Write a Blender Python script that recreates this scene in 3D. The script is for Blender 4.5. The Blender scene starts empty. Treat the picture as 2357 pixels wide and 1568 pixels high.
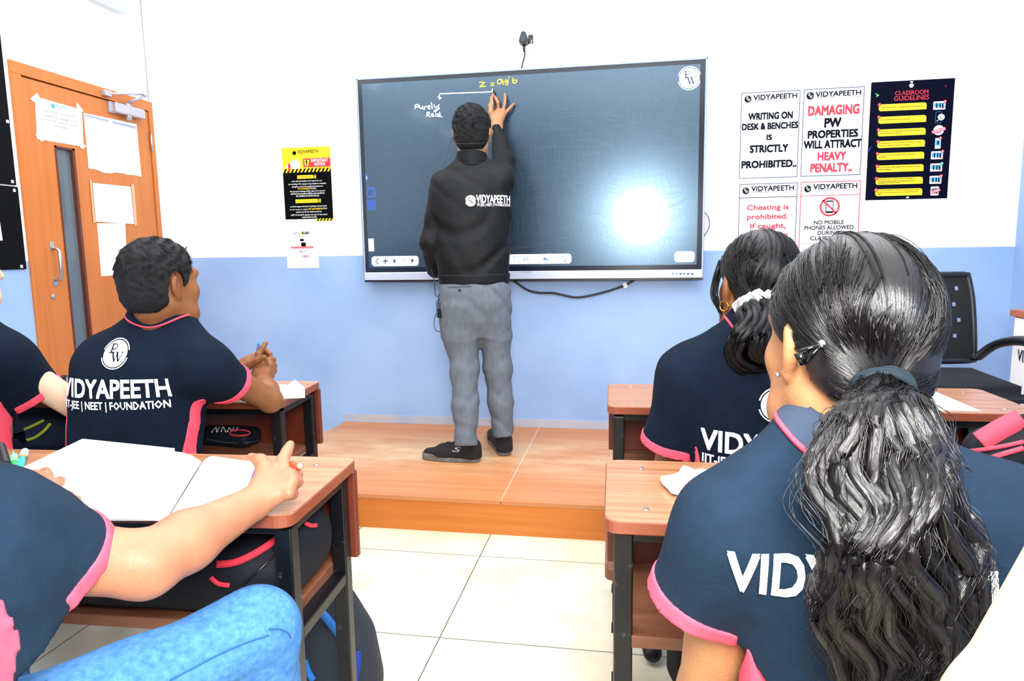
import bpy, bmesh, math, random
import numpy as np
from mathutils import Vector, Matrix, Euler
from mathutils.bvhtree import BVHTree
PI = math.pi
SC = bpy.context.scene
COL = SC.collection
random.seed(7)

# ------------------------------------------------------------------ camera (24 mm on 36 mm film, eye height 1.22 m)
F_PX, YAW, PIT, ROL = 1572.82, 0.175010, 0.131118, -0.0146865
IW, IH = 2357.0, 1568.0
def cam_axes():
    cy, sy, cp, sp = math.cos(YAW), math.sin(YAW), math.cos(PIT), math.sin(PIT)
    fwd = np.array([-sy*cp, cy*cp, -sp]); right = np.array([cy, sy, 0.0]); up = np.cross(right, fwd)
    cr, sr = math.cos(ROL), math.sin(ROL)
    return right*cr+up*sr, -right*sr+up*cr, fwd
RT, UP, FW = cam_axes()
CAM = np.array([0.0, 0.0, 1.22])
cd = bpy.data.cameras.new('camera'); cam = bpy.data.objects.new('camera', cd); COL.objects.link(cam)
cd.sensor_fit = 'HORIZONTAL'; cd.sensor_width = 36.0; cd.lens = F_PX/IW*36.0; cd.clip_start = 0.05
M = Matrix.Identity(4)
for i in range(3):
    M[i][0], M[i][1], M[i][2], M[i][3] = RT[i], UP[i], -FW[i], CAM[i]
cam.matrix_world = M
SC.camera = cam

def P(u, v, x=None, y=None, z=None):
    """world point on the sight line of photo point (u,v) at a known depth or height"""
    d = RT*((u-IW/2)/F_PX) + UP*(-(v-IH/2)/F_PX) + FW
    if x is not None: t = (x-CAM[0])/d[0]
    elif y is not None: t = (y-CAM[1])/d[1]
    else: t = (z-CAM[2])/d[2]
    return CAM+t*d

# ------------------------------------------------------------------ light and exposure
SC.view_settings.view_transform = 'Standard'; SC.view_settings.look = 'None'
SC.view_settings.gamma = 1.0; SC.view_settings.use_curve_mapping = False
SC.view_settings.exposure = 0.0
wd = bpy.data.worlds.new('world'); SC.world = wd; wd.use_nodes = True
wd.node_tree.nodes['Background'].inputs[0].default_value = (0.9, 0.95, 1.0, 1)
wd.node_tree.nodes['Background'].inputs[1].default_value = 0.02
def light(name, kind, loc, power, color=(1,1,1), rot=(0,0,0), **kw):
    l = bpy.data.lights.new(name, kind); l.energy = power; l.color = color
    for k, v in kw.items(): setattr(l, k, v)
    o = bpy.data.objects.new(name, l); COL.objects.link(o); o.location = loc; o.rotation_euler = rot
    return o
# the photographer's flash beside the lens (it is mirrored in the dark screen) ...
light('camera_flash', 'POINT', (0.09, -0.06, 1.58), 260, (1.0, 0.985, 0.96), shadow_soft_size=0.29)
# ... and two added fill areas under the ceiling, standing in for bounced flash
light('ceiling_fill', 'AREA', (-.5, 2.35, 2.95), 120, (0.95, 0.975, 1.0), shape='RECTANGLE', size=4.2, size_y=2.4)
light('ceiling_fill', 'AREA', (-.5, 0.2, 2.95), 18, (0.95, 0.975, 1.0), shape='RECTANGLE', size=4.2, size_y=1.6)

# ------------------------------------------------------------------ materials
def lin(h):
    h = h.lstrip('#'); out = []
    for i in (0, 2, 4):
        c = int(h[i:i+2], 16)/255
        out.append(c/12.92 if c <= 0.04045 else ((c+0.055)/1.055)**2.4)
    return tuple(out)+(1.0,)
MATS = {}
def mat(name, col, rough=0.6, metal=0.0, spec=0.5, var=None, vscale=(8,8,8), vdetail=4, bump=0.0, bscale=60, coords='Object', **kw):
    if name in MATS: return MATS[name]
    m = bpy.data.materials.new(name); m.use_nodes = True; nt = m.node_tree; b = nt.nodes['Principled BSDF']
    col = lin(col) if isinstance(col, str) else col
    b.inputs['Base Color'].default_value = col; b.inputs['Roughness'].default_value = rough
    b.inputs['Metallic'].default_value = metal; b.inputs['Specular IOR Level'].default_value = spec
    for k, v in kw.items(): b.inputs[k.replace('_', ' ')].default_value = v
    tc = nt.nodes.new('ShaderNodeTexCoord')
    if var is not None:
        mp = nt.nodes.new('ShaderNodeMapping'); mp.inputs['Scale'].default_value = vscale
        nz = nt.nodes.new('ShaderNodeTexNoise'); nz.inputs['Scale'].default_value = 1.0; nz.inputs['Detail'].default_value = vdetail
        nz.inputs['Roughness'].default_value = 0.6
        rp = nt.nodes.new('ShaderNodeValToRGB'); rp.color_ramp.elements[0].position = 0.32; rp.color_ramp.elements[1].position = 0.68
        rp.color_ramp.elements[0].color = col; rp.color_ramp.elements[1].color = lin(var) if isinstance(var, str) else var
        nt.links.new(tc.outputs[coords], mp.inputs['Vector']); nt.links.new(mp.outputs[0], nz.inputs['Vector'])
        nt.links.new(nz.outputs['Fac'], rp.inputs[0]); nt.links.new(rp.outputs[0], b.inputs['Base Color'])
    if bump:
        n2 = nt.nodes.new('ShaderNodeTexNoise'); n2.inputs['Scale'].default_value = bscale; n2.inputs['Detail'].default_value = 3
        bp = nt.nodes.new('ShaderNodeBump'); bp.inputs['Strength'].default_value = bump; bp.inputs['Distance'].default_value = 0.01
        nt.links.new(tc.outputs[coords], n2.inputs['Vector']); nt.links.new(n2.outputs['Fac'], bp.inputs['Height'])
        nt.links.new(bp.outputs[0], b.inputs['Normal'])
    MATS[name] = m
    return m
def emit(name, col, strength=1.0, rough=0.3):
    if name in MATS: return MATS[name]
    m = mat(name, col, rough); b = m.node_tree.nodes['Principled BSDF']
    b.inputs['Emission Color'].default_value = lin(col); b.inputs['Emission Strength'].default_value = strength
    return m
def wood(name, c0, c1, axis=0, rough=0.4, grain=1.0, spec=0.5):
    """laminate with grain along one axis"""
    if name in MATS: return MATS[name]
    sc = [46*grain, 46*grain, 46*grain]; sc[axis] = 1.6*grain
    m = mat(name, c0, rough, var=c1, vscale=sc, vdetail=5, spec=spec)
    return m

# ------------------------------------------------------------------ mesh helpers
class MB:
    """collects shapes; build() links them as one mesh object"""
    def __init__(s): s.v = []; s.f = []; s.sm = []
    def add(s, vs, fs, smooth=False):
        k = len(s.v); s.v += [tuple(map(float, p)) for p in vs]
        for f in fs: s.f.append(tuple(i+k for i in f)); s.sm.append(smooth)
        return s
    def bm(s, bm, smooth=False, xf=None):
        bm.verts.ensure_lookup_table(); bm.verts.index_update()
        vs = [(xf @ v.co if xf else v.co.copy()) for v in bm.verts]
        s.add(vs, [[v.index for v in f.verts] for f in bm.faces], smooth); bm.free(); return s
    def box(s, c, size, bevel=0.0, rot=None, seg=2):
        bm = bmesh.new(); bmesh.ops.create_cube(bm, size=1)
        for v in bm.verts: v.co = Vector((v.co.x*size[0], v.co.y*size[1], v.co.z*size[2]))
        if bevel: bmesh.ops.bevel(bm, geom=bm.edges[:], offset=bevel, segments=seg, affect='EDGES', profile=0.5)
        R = (rot if isinstance(rot, Matrix) else Euler(rot).to_matrix()) if rot is not None else Matrix.Identity(3)
        return s.bm(bm, False, Matrix.Translation(Vector(c)) @ R.to_4x4())
    def span(s, a, b, bevel=0.0, seg=2):
        return s.box([(a[i]+b[i])/2 for i in range(3)], [abs(b[i]-a[i]) for i in range(3)], bevel, None, seg)
    def tube(s, pts, r, n=8, cap=True, closed=False):
        pts = [np.array(p, float) for p in pts]; m = len(pts)
        rr = r if hasattr(r, '__len__') else [r]*m
        vs = []; prev = None
        for i, p in enumerate(pts):
            a = pts[(i-1) % m] if (closed or i > 0) else p
            b = pts[(i+1) % m] if (closed or i < m-1) else p
            t = b-a; t /= max(np.linalg.norm(t), 1e-9)
            if prev is None:
                ref = np.array([0, 0, 1.0]) if abs(t[2]) < 0.9 else np.array([1.0, 0, 0])
                x = np.cross(ref, t)
            else: x = prev-t*np.dot(prev, t)
            x /= max(np.linalg.norm(x), 1e-9); prev = x; yv = np.cross(t, x)
            for k in range(n):
                an = 2*PI*k/n; vs.append(p+rr[i]*(x*math.cos(an)+yv*math.sin(an)))
        fs = []
        for i in range(m if closed else m-1):
            for k in range(n):
                i2 = (i+1) % m
                fs.append((i*n+k, i*n+(k+1) % n, i2*n+(k+1) % n, i2*n+k))
        if cap and not closed:
            fs.append(tuple(range(n-1, -1, -1))); fs.append(tuple((m-1)*n+k for k in range(n)))
        return s.add(vs, fs, True)
    def lathe(s, prof, c, axis=(0,0,1), n=20):
        ax = Vector(axis).normalized(); q = Vector((0,0,1)).rotation_difference(ax).to_matrix()
        vs = []
        for (r, h) in prof:
            for k in range(n):
                vs.append(Vector(c)+q @ Vector((r*math.cos(2*PI*k/n), r*math.sin(2*PI*k/n), h)))
        fs = [(i*n+k, i*n+(k+1) % n, (i+1)*n+(k+1) % n, (i+1)*n+k) for i in range(len(prof)-1) for k in range(n)]
        fs.append(tuple(range(n-1, -1, -1))); fs.append(tuple((len(prof)-1)*n+k for k in range(n)))
        return s.add(vs, fs, True)
    def ball(s, c, r, n=12, R=None):
        bm = bmesh.new(); bmesh.ops.create_uvsphere(bm, u_segments=n, v_segments=max(6, n*2//3), radius=1)
        r = r if hasattr(r, '__len__') else (r, r, r)
        xf = Matrix.Translation(Vector(c)) @ ((R or Matrix.Identity(3)).to_4x4()) @ Matrix.Diagonal((*r, 1))
        return s.bm(bm, True, xf)
    def prism(s, poly, h, xf):
        """2-D outline (x,y) extruded by h along z, then placed by xf"""
        n = len(poly)
        vs = [xf @ Vector((p[0], p[1], 0)) for p in poly]+[xf @ Vector((p[0], p[1], h)) for p in poly]
        fs = [tuple(range(n-1, -1, -1)), tuple(range(n, 2*n))]+[(i, (i+1) % n, n+(i+1) % n, n+i) for i in range(n)]
        return s.add(vs, fs)
    def build(s, name, m, parent=None, **kw): return obj(name, s.v, s.f, m, parent, s.sm, **kw)

WM = {}
def obj(name, vs, fs, m, parent=None, smooth=True, local=False):
    """one mesh object from world-space vertices (local=True: already in the parent's space)"""
    me = bpy.data.meshes.new(name)
    base = Matrix.Identity(4)
    if parent is not None: base = WM[parent.name]
    vs = np.asarray(vs, float).reshape(-1, 3)
    if parent is not None and not local:
        inv = np.array(base.inverted()); vs = vs @ inv[:3, :3].T + inv[:3, 3]
        off = None
    elif parent is None:
        off = np.array([(vs[:, 0].min()+vs[:, 0].max())/2, (vs[:, 1].min()+vs[:, 1].max())/2, vs[:, 2].min()]); vs = vs-off
    else: off = None
    me.from_pydata(vs.tolist(), [], [tuple(int(i) for i in f) for f in fs]); me.update()
    if smooth is True: me.polygons.foreach_set('use_smooth', [True]*len(me.polygons))
    elif isinstance(smooth, list): me.polygons.foreach_set('use_smooth', smooth)
    if m is not None: me.materials.append(m)
    o = bpy.data.objects.new(name, me); COL.objects.link(o)
    if parent is not None: o.parent = parent
    else: o.location = off
    WM[o.name] = base if off is None else Matrix.Translation(Vector(off))
    return o
def tag(o, label, cat=None, group=None):
    o['label'] = label
    if cat: o['category'] = cat
    if group: o['group'] = group
    return o
def thing(name, label, cat, loc=(0,0,0), rotz=0.0, group=None):
    o = bpy.data.objects.new(name, None); COL.objects.link(o); o.empty_display_size = 0.1
    o.location = loc; o.rotation_euler = (0, 0, rotz)
    WM[o.name] = Matrix.Translation(Vector(loc)) @ Matrix.Rotation(rotz, 4, 'Z')
    return tag(o, label, cat, group)
def struct(o): o['kind'] = 'structure'; return o
def dup(root, loc, rotz, label=None, group=None):
    r = root.copy(); COL.objects.link(r); r.location = loc; r.rotation_euler = (0, 0, rotz)
    WM[r.name] = Matrix.Translation(Vector(loc)) @ Matrix.Rotation(rotz, 4, 'Z')
    if label: r['label'] = label
    if group: r['group'] = group
    for ch in list(root.children):
        c = ch.copy(); COL.objects.link(c); c.parent = r; WM[c.name] = WM[r.name]
        for g in list(ch.children):
            d = g.copy(); COL.objects.link(d); d.parent = c; WM[d.name] = WM[r.name]
    return r

# ------------------------------------------------------------------ flat print: lettering and marks
_tc = {}
def text_mesh(s, bold=0.0, shear=0.0, space=1.0):
    k = (s, bold, shear, space)
    if k in _tc: return _tc[k]
    cu = bpy.data.curves.new('t', 'FONT'); cu.body = s; cu.size = 1; cu.offset = bold; cu.shear = shear; cu.space_character = space
    cu.resolution_u = 3 if len(s) < 20 else 1
    o = bpy.data.objects.new('t', cu); COL.objects.link(o)
    dg = bpy.context.evaluated_depsgraph_get(); dg.update()
    me = bpy.data.meshes.new_from_object(o.evaluated_get(dg))
    vs = np.array([v.co[:2] for v in me.vertices]).reshape(-1, 2); fs = [tuple(p.vertices) for p in me.polygons]
    bpy.data.objects.remove(o); bpy.data.curves.remove(cu); bpy.data.meshes.remove(me)
    _tc[k] = (vs, fs); return _tc[k]
class Ink:
    """marks on a plane: origin O, in-plane axes ex, ez, outward normal n; one mesh per part name"""
    def __init__(s, O, ex, ez, n):
        s.O, s.ex, s.ez, s.n = [np.array(a, float) for a in (O, ex, ez, n)]; s.d = {}
    def put(s, key, m, vs, fs, lay):
        e = s.d.setdefault(key, [m, [], []]); k = len(e[1])
        for p in vs: e[1].append((p[0], p[1], lay))
        for f in fs: e[2].append(tuple(i+k for i in f))
    def poly(s, key, m, pts, lay=1): s.put(key, m, pts, [tuple(range(len(pts)))], lay)
    def rect(s, key, m, c, w, h, lay=1, r=0.0, corners=(1,1,1,1)):
        if r <= 0: return s.poly(key, m, [(c[0]-w/2, c[1]-h/2), (c[0]+w/2, c[1]-h/2), (c[0]+w/2, c[1]+h/2), (c[0]-w/2, c[1]+h/2)], lay)
        pts = []
        for i, (sx, sy, a0) in enumerate(((-1,-1,PI), (1,-1,1.5*PI), (1,1,0), (-1,1,.5*PI))):
            cx, cy = c[0]+sx*(w/2-r), c[1]+sy*(h/2-r)
            if corners[i]:
                for k in range(5): pts.append((cx+r*math.cos(a0+k*PI/8), cy+r*math.sin(a0+k*PI/8)))
            else: pts.append((c[0]+sx*w/2, c[1]+sy*h/2))
        s.poly(key, m, pts, lay)
    def frame(s, key, m, c, w, h, t, lay=1):
        s.rect(key, m, (c[0], c[1]+h/2-t/2), w, t, lay); s.rect(key, m, (c[0], c[1]-h/2+t/2), w, t, lay)
        s.rect(key, m, (c[0]-w/2+t/2, c[1]), t, h-2*t, lay); s.rect(key, m, (c[0]+w/2-t/2, c[1]), t, h-2*t, lay)
    def disc(s, key, m, c, r, lay=1, n=28, ry=None):
        ry = ry or r
        s.poly(key, m, [(c[0]+r*math.cos(2*PI*k/n), c[1]+ry*math.sin(2*PI*k/n)) for k in range(n)], lay)
    def arc(s, key, m, c, r0, r1, a0, a1, lay=1, n=24):
        vs = []; fs = []
        for k in range(n+1):
            a = a0+(a1-a0)*k/n
            vs += [(c[0]+r0*math.cos(a), c[1]+r0*math.sin(a)), (c[0]+r1*math.cos(a), c[1]+r1*math.sin(a))]
        for k in range(n): fs.append((2*k, 2*k+1, 2*k+3, 2*k+2))
        s.put(key, m, vs, fs, lay)
    def stroke(s, key, m, pts, w, lay=1):
        pts = [np.array(p, float) for p in pts]; vs = []; n = len(pts)
        for i, p in enumerate(pts):
            t = pts[min(i+1, n-1)]-pts[max(i-1, 0)]; t = t/max(np.linalg.norm(t), 1e-9); q = np.array([-t[1], t[0]])
            vs += [p+q*w/2, p-q*w/2]
        s.put(key, m, vs, [(2*i, 2*i+1, 2*i+3, 2*i+2) for i in range(n-1)], lay)
        for p in (pts[0], pts[-1]): s.disc(key, m, p, w/2, lay, 8)
    def text(s, key, m, t, c, w, h, lay=2, bold=0.0, shear=0.0, fit=True, rot=0.0, space=1.0):
        vs, fs = text_mesh(t, 0.0, shear, space)
        if len(vs) == 0: return
        lo, hi = vs.min(0), vs.max(0); sx = w/max(hi[0]-lo[0], 1e-6); sy = h/max(hi[1]-lo[1], 1e-6)
        if not fit: sx = sy = min(sx, sy)
        q = (vs-(lo+hi)/2)*np.array([sx, sy])
        if rot: q = q @ np.array([[math.cos(rot), math.sin(rot)], [-math.sin(rot), math.cos(rot)]])
        b = bold*.75
        for j, (dx, dy) in enumerate(((0,0), (-b,-b), (b,b), (-b,b), (b,-b)) if b else ((0,0),)):        # heavier weight: the letters printed five times, a hair apart
            e = np.array([dx*sx, dy*sy]); s.put(key, m, q+np.array(c)+(e if not rot else np.array([e[0]*math.cos(rot)-e[1]*math.sin(rot), e[0]*math.sin(rot)+e[1]*math.cos(rot)])), fs, lay+.12*j)
    def build(s, parent, step=0.0007, bvh=None, dist=0.6, maxlen=0.012, start=0.0, off=0.0016):
        out = {}
        for key, (m, vs, fs) in s.d.items():
            v3 = np.array([s.O+s.ex*a+s.ez*b+s.n*(start+step*l) for a, b, l in vs])
            if bvh is not None:
                bm = bmesh.new(); bv = [bm.verts.new(p) for p in v3]; ok = []
                for f in fs:
                    try: bm.faces.new([bv[i] for i in f])
                    except ValueError: pass
                bmesh.ops.triangulate(bm, faces=bm.faces[:])
                for _ in range(6):
                    ed = [e for e in bm.edges if e.calc_length() > maxlen]
                    if not ed: break
                    bmesh.ops.subdivide_edges(bm, edges=ed, cuts=1, use_grid_fill=False)
                    bmesh.ops.triangulate(bm, faces=bm.faces[:])
                bm.verts.ensure_lookup_table(); n = Vector(s.n); dead = []
                base = float(np.dot(s.O, s.n))
                for v in bm.verts:
                    lay = (v.co.dot(n)-base-start)/step if step else 1
                    o = v.co+n*dist
                    hit = bvh.ray_cast(o, -n, dist*2)
                    if hit[0] is None: dead.append(v)
                    else: v.co = hit[0]+hit[1]*(off+0.0011*max(lay, 0))
                bmesh.ops.delete(bm, geom=dead, context='VERTS')
                bm.verts.index_update()
                v3 = [v.co.copy() for v in bm.verts]; fs = [[v.index for v in f.verts] for f in bm.faces]; bm.free()
                if not fs: continue
            out[key] = obj(key, v3, fs, m, parent, bvh is not None)
        return out
def logo(ink, key, c, r, disc, letters, ring=True, lay=1, lkey=None, sx=1.0):
    """round monogram: a disc with a serif P over a serif W, two arcs outside"""
    lkey = lkey or key+'_letters'
    ink.disc(key, disc, c, r*0.86, lay, 36)
    if ring:
        ink.arc(key, disc, c, r*0.93, r, math.radians(15), math.radians(165), lay)
        ink.arc(key, disc, c, r*0.93, r, math.radians(195), math.radians(345), lay)
    L = lay+1
    def R(x0, y0, x1, y1): ink.poly(lkey, letters, [(c[0]+x0*r, c[1]+y0*r), (c[0]+x1*r, c[1]+y0*r), (c[0]+x1*r, c[1]+y1*r), (c[0]+x0*r, c[1]+y1*r)], L)
    R(-.36, .02, -.25, .62); R(-.46, .02, -.15, .07); R(-.46, .57, -.2, .62)
    ink.arc(lkey, letters, (c[0]-.12*r, c[1]+.44*r), r*.13, r*.19, -PI/2, PI/2, L, 10)
    R(-.25, .57, -.12, .63); R(-.25, .25, -.12, .31)
    def Q(a, b, w): ink.poly(lkey, letters, [(c[0]+(a[0]-w)*r, c[1]+a[1]*r), (c[0]+(b[0]-w)*r, c[1]+b[1]*r), (c[0]+(b[0]+w)*r, c[1]+b[1]*r), (c[0]+(a[0]+w)*r, c[1]+a[1]*r)], L)
    Q((-.14, .1), (.06, -.5), .06); Q((.06, -.5), (.2, 0.02), .025); Q((.16, .1), (.36, -.5), .06); Q((.36, -.5), (.56, .1), .025)
    R(-.26, .08, -.02, .12); R(.06, .08, .28, .12); R(.44, .08, .68, .12)
# ================================================================== THE SETTING
XL, XR, YW, YB, ZC = -2.885, 1.967, 4.0, -6.5, 3.0
STZ, STY, STX = 0.155, 2.765, -1.797
def wall_paint(name, zsplit):
    m = mat(name, '#f2f3f4', 0.55, bump=0.08, bscale=25); nt = m.node_tree; b = nt.nodes['Principled BSDF']
    g = nt.nodes.new('ShaderNodeNewGeometry'); sp = nt.nodes.new('ShaderNodeSeparateXYZ')
    gt = nt.nodes.new('ShaderNodeMath'); gt.operation = 'GREATER_THAN'; gt.inputs[1].default_value = zsplit
    nz = nt.nodes.new('ShaderNodeTexNoise'); nz.inputs['Scale'].default_value = 2.3; nz.inputs['Detail'].default_value = 6
    rp = nt.nodes.new('ShaderNodeValToRGB'); rp.color_ramp.elements[0].color = lin('#87a7d4'); rp.color_ramp.elements[1].color = lin('#97b5de')
    rp.color_ramp.elements[0].position = .3; rp.color_ramp.elements[1].position = .6
    # scuff marks
    mp = nt.nodes.new('ShaderNodeMapping'); mp.inputs['Scale'].default_value = (26, 26, 9); mp.inputs['Rotation'].default_value = (0, .5, 0)
    n2 = nt.nodes.new('ShaderNodeTexNoise'); n2.inputs['Scale'].default_value = 1; n2.inputs['Detail'].default_value = 8
    r2 = nt.nodes.new('ShaderNodeValToRGB'); r2.color_ramp.elements[0].position = .70; r2.color_ramp.elements[1].position = .78
    r2.color_ramp.elements[0].color = (0,0,0,1); r2.color_ramp.elements[1].color = (.35,.35,.35,1)
    m2 = nt.nodes.new('ShaderNodeMixRGB'); m2.inputs[2].default_value = lin('#6f80a6')
    mx = nt.nodes.new('ShaderNodeMixRGB'); mx.inputs[2].default_value = lin('#f2f3f4')
    L = nt.links.new
    L(g.outputs['Position'], sp.inputs[0]); L(sp.outputs[2], gt.inputs[0]); L(g.outputs['Position'], nz.inputs['Vector'])
    L(g.outputs['Position'], mp.inputs['Vector']); L(mp.outputs[0], n2.inputs['Vector']); L(n2.outputs['Fac'], r2.inputs[0])
    L(nz.outputs['Fac'], rp.inputs[0]); L(rp.outputs[0], m2.inputs[1]); L(r2.outputs[0], m2.inputs[0])
    L(m2.outputs[0], mx.inputs[1]); L(gt.outputs[0], mx.inputs[0]); L(mx.outputs[0], b.inputs['Base Color'])
    return m
M_WALL = wall_paint('wall_paint', 1.202); M_WALLR = wall_paint('side_wall_paint', 2.3)
M_WHITE = mat('white_paint', '#f2f3f4', 0.6)
def floor_mat():
    m = mat('floor_tile', '#efe9d8', 0.22, spec=0.5); nt = m.node_tree; b = nt.nodes['Principled BSDF']; L = nt.links.new
    g = nt.nodes.new('ShaderNodeNewGeometry'); mp = nt.nodes.new('ShaderNodeMapping'); T = .5915
    mp.inputs['Location'].default_value = (.595+10*T, -1.9615+10*T, 0)
    br = nt.nodes.new('ShaderNodeTexBrick'); br.offset = 0; br.squash = 1
    for k, v in dict(Scale=1.0).items(): br.inputs[k].default_value = v
    br.inputs['Brick Width'].default_value = T; br.inputs['Row Height'].default_value = T; br.inputs['Mortar Size'].default_value = .0022
    br.inputs['Mortar Smooth'].default_value = .1; br.inputs['Mortar'].default_value = lin('#5f584c')
    nz = nt.nodes.new('ShaderNodeTexNoise'); nz.inputs['Scale'].default_value = 3.0; nz.inputs['Detail'].default_value = 9; nz.inputs['Roughness'].default_value = .65
    rp = nt.nodes.new('ShaderNodeValToRGB'); rp.color_ramp.elements[0].color = lin('#d2c6a6'); rp.color_ramp.elements[1].color = lin('#e2dac4')
    rp.color_ramp.elements[0].position = .3; rp.color_ramp.elements[1].position = .6
    L(g.outputs['Position'], mp.inputs['Vector']); L(mp.outputs[0], br.inputs['Vector']); L(g.outputs['Position'], nz.inputs['Vector'])
    L(nz.outputs['Fac'], rp.inputs[0]); L(rp.outputs[0], br.inputs['Color1']); L(rp.outputs[0], br.inputs['Color2']); L(br.outputs['Color'], b.inputs['Base Color'])
    return m
T = 0.12
struct(MB().span((XL-1.6, YB-T, -.1), (XR+T, YW+T, 0)).build('floor', floor_mat()))
struct(MB().span((XL-1.6, YB-T, ZC), (XR+T, YW+T, ZC+.1)).build('ceiling', M_WHITE))
struct(MB().span((XL-1.6, YW, 0), (XR+T, YW+T, ZC)).build('wall_front', M_WALL))
struct(MB().span((XR, YB-T, 0), (XR+T, YW, ZC)).build('wall_right', M_WALLR))
struct(MB().span((XL-1.6, YB-T, 0), (XR, YB, ZC)).build('wall_back', M_WALL))
DY0, DY1, DZ = 2.881, 3.853, 2.14          # door opening (outside of its frame)
wl = MB(); wl.span((XL-T, YB, 0), (XL, DY0, ZC)); wl.span((XL-T, DY1, 0), (XL, YW, ZC)); wl.span((XL-T, DY0, DZ), (XL, DY1, ZC))
struct(wl.build('wall_left', M_WALL))
struct(MB().span((XL-1.5-T, YB, 0), (XL-1.5, YW, ZC)).build('wall_corridor', M_WALL))
struct(MB().tube([(XL+.004, 3.836, DZ+.01), (XL+.004, 3.835, ZC)], .0025, 6).build('trim_1', mat('seam', '#aab0ba')))
bb = MB(); bb.span((STX-1.09, YW-.006, 0), (STX, YW, .1)); bb.span((STX, YW-.006, STZ), (XR, YW, STZ+.05))
struct(bb.build('baseboard_front', mat('skirting', '#9fabc4', .6, var='#b9b6b4', vscale=(5,5,5))))

# ---- stage
M_ORANGE = wood('orange_laminate', '#a4592f', '#b86a3c', 0, .38)
M_ORANGE_V = wood('orange_laminate_upright', '#b65f24', '#c8702e', 2, .36)
def stage_mat():
    m = wood('stage_laminate', '#b67242', '#c88754', 0, .42, .8); nt = m.node_tree; b = nt.nodes['Principled BSDF']
    old = b.inputs['Base Color'].links[0].from_socket
    g = nt.nodes.new('ShaderNodeNewGeometry'); mp = nt.nodes.new('ShaderNodeMapping'); mp.inputs['Scale'].default_value = (1.3, 3.2, 1)
    nz = nt.nodes.new('ShaderNodeTexNoise'); nz.inputs['Scale'].default_value = 1.6; nz.inputs['Detail'].default_value = 7; nz.inputs['Roughness'].default_value = .7
    # worn, chalk-dusted strip where the teacher walks
    sp = nt.nodes.new('ShaderNodeSeparateXYZ'); mr = nt.nodes.new('ShaderNodeMath'); mr.operation = 'SUBTRACT'; mr.inputs[1].default_value = 3.42
    ab = nt.nodes.new('ShaderNodeMath'); ab.operation = 'ABSOLUTE'
    m3 = nt.nodes.new('ShaderNodeMapRange'); m3.inputs['From Min'].default_value = .05; m3.inputs['From Max'].default_value = .42; m3.inputs['To Min'].default_value = 1; m3.inputs['To Max'].default_value = 0
    rp = nt.nodes.new('ShaderNodeValToRGB'); rp.color_ramp.elements[0].position = .36; rp.color_ramp.elements[1].position = .66
    mu = nt.nodes.new('ShaderNodeMath'); mu.operation = 'MULTIPLY'; mx = nt.nodes.new('ShaderNodeMixRGB'); mx.inputs[2].default_value = lin('#d9bd92')
    L = nt.links.new
    L(g.outputs['Position'], mp.inputs[0]); L(mp.outputs[0], nz.inputs['Vector']); L(g.outputs['Position'], sp.inputs[0]); L(sp.outputs[1], mr.inputs[0])
    L(mr.outputs[0], ab.inputs[0]); L(ab.outputs[0], m3.inputs[0]); L(nz.outputs['Fac'], rp.inputs[0]); L(rp.outputs[0], mu.inputs[0]); L(m3.outputs[0], mu.inputs[1])
    L(mu.outputs[0], mx.inputs[0]); L(old, mx.inputs[1]); L(mx.outputs[0], b.inputs['Base Color'])
    return m
st = thing('stage_platform', 'low orange wooden platform the teacher stands on below the screen', 'platform', ((STX+XR)/2, (STY+YW)/2, 0))
sx = P(1152, 1154, z=STZ)[0]
m_ = MB(); m_.span((STX, STY, .137), (sx-.0012, YW-.007, STZ), .001); m_.span((sx+.0012, STY, .137), (XR-.002, YW-.007, STZ), .001); m_.build('top_board', stage_mat(), st)
MB().span((STX+.004, STY+.003, 0), (XR-.002, STY+.022, .1365)).build('front_board', wood('stage_front', '#b8641e', '#c6742a', 0, .4), st)
MB().span((STX+.004, STY+.023, 0), (STX+.022, YW-.007, .1365)).build('side_board', MATS['stage_front'], st)
MB().span((STX+.1, STY+.05, 0.0), (XR-.05, YW-.05, .136)).build('base_frame', mat('dark_wood', '#3a2415', .8), st)
MB().span((sx-.0012, STY+.002, STZ-.004), (sx+.0012, YW-.007, STZ-.0006)).build('seam', mat('chalk_white', '#d8cfc0', .8), st)

# ---- door (structure with parts)
M_DOOR = wood('door_laminate', '#b8662a', '#c47432', 2, .34, .7)
M_STEEL = mat('brushed_steel', '#c3c6cb', .28, 1.0); M_DARK = mat('dark_gap', '#1c0f08', .8)
dr = bpy.data.objects.new('door_1', None); COL.objects.link(dr); dr.location = (XL, 3.37, 0); WM[dr.name] = Matrix.Translation((XL, 3.37, 0)); struct(dr)
dr['label'] = 'orange wooden door with a narrow glass strip in the left wall'
FW_ = .057
f = MB(); f.span((XL-T, DY0, 0), (XL+.012, DY0+FW_, DZ-FW_), .002); f.span((XL-T, DY1-.035, 0), (XL+.012, DY1, DZ-FW_), .002); f.span((XL-T, DY0, DZ-FW_), (XL+.012, DY1, DZ), .002)
f.build('door_frame', M_DOOR, dr)
LY0, LY1, LZ = DY0+FW_+.004, DY1-.035-.005, DZ-FW_-.006
GY0, GY1, GZ0, GZ1 = 3.100, 3.226, .72, 1.78
d = MB(); X0, X1 = XL-.035, XL+.004
d.span((X0, LY0, .008), (X1, GY0, LZ)); d.span((X0, GY1, .008), (X1, LY1, LZ)); d.span((X0, GY0, GZ1), (X1, GY1, LZ)); d.span((X0, GY0, .008), (X1, GY1, GZ0))
leaf = d.build('door_leaf', M_DOOR, dr)
g = MB(); w = .016
M_GF = mat('glass_bead', '#5b2a19', .35)
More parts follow.
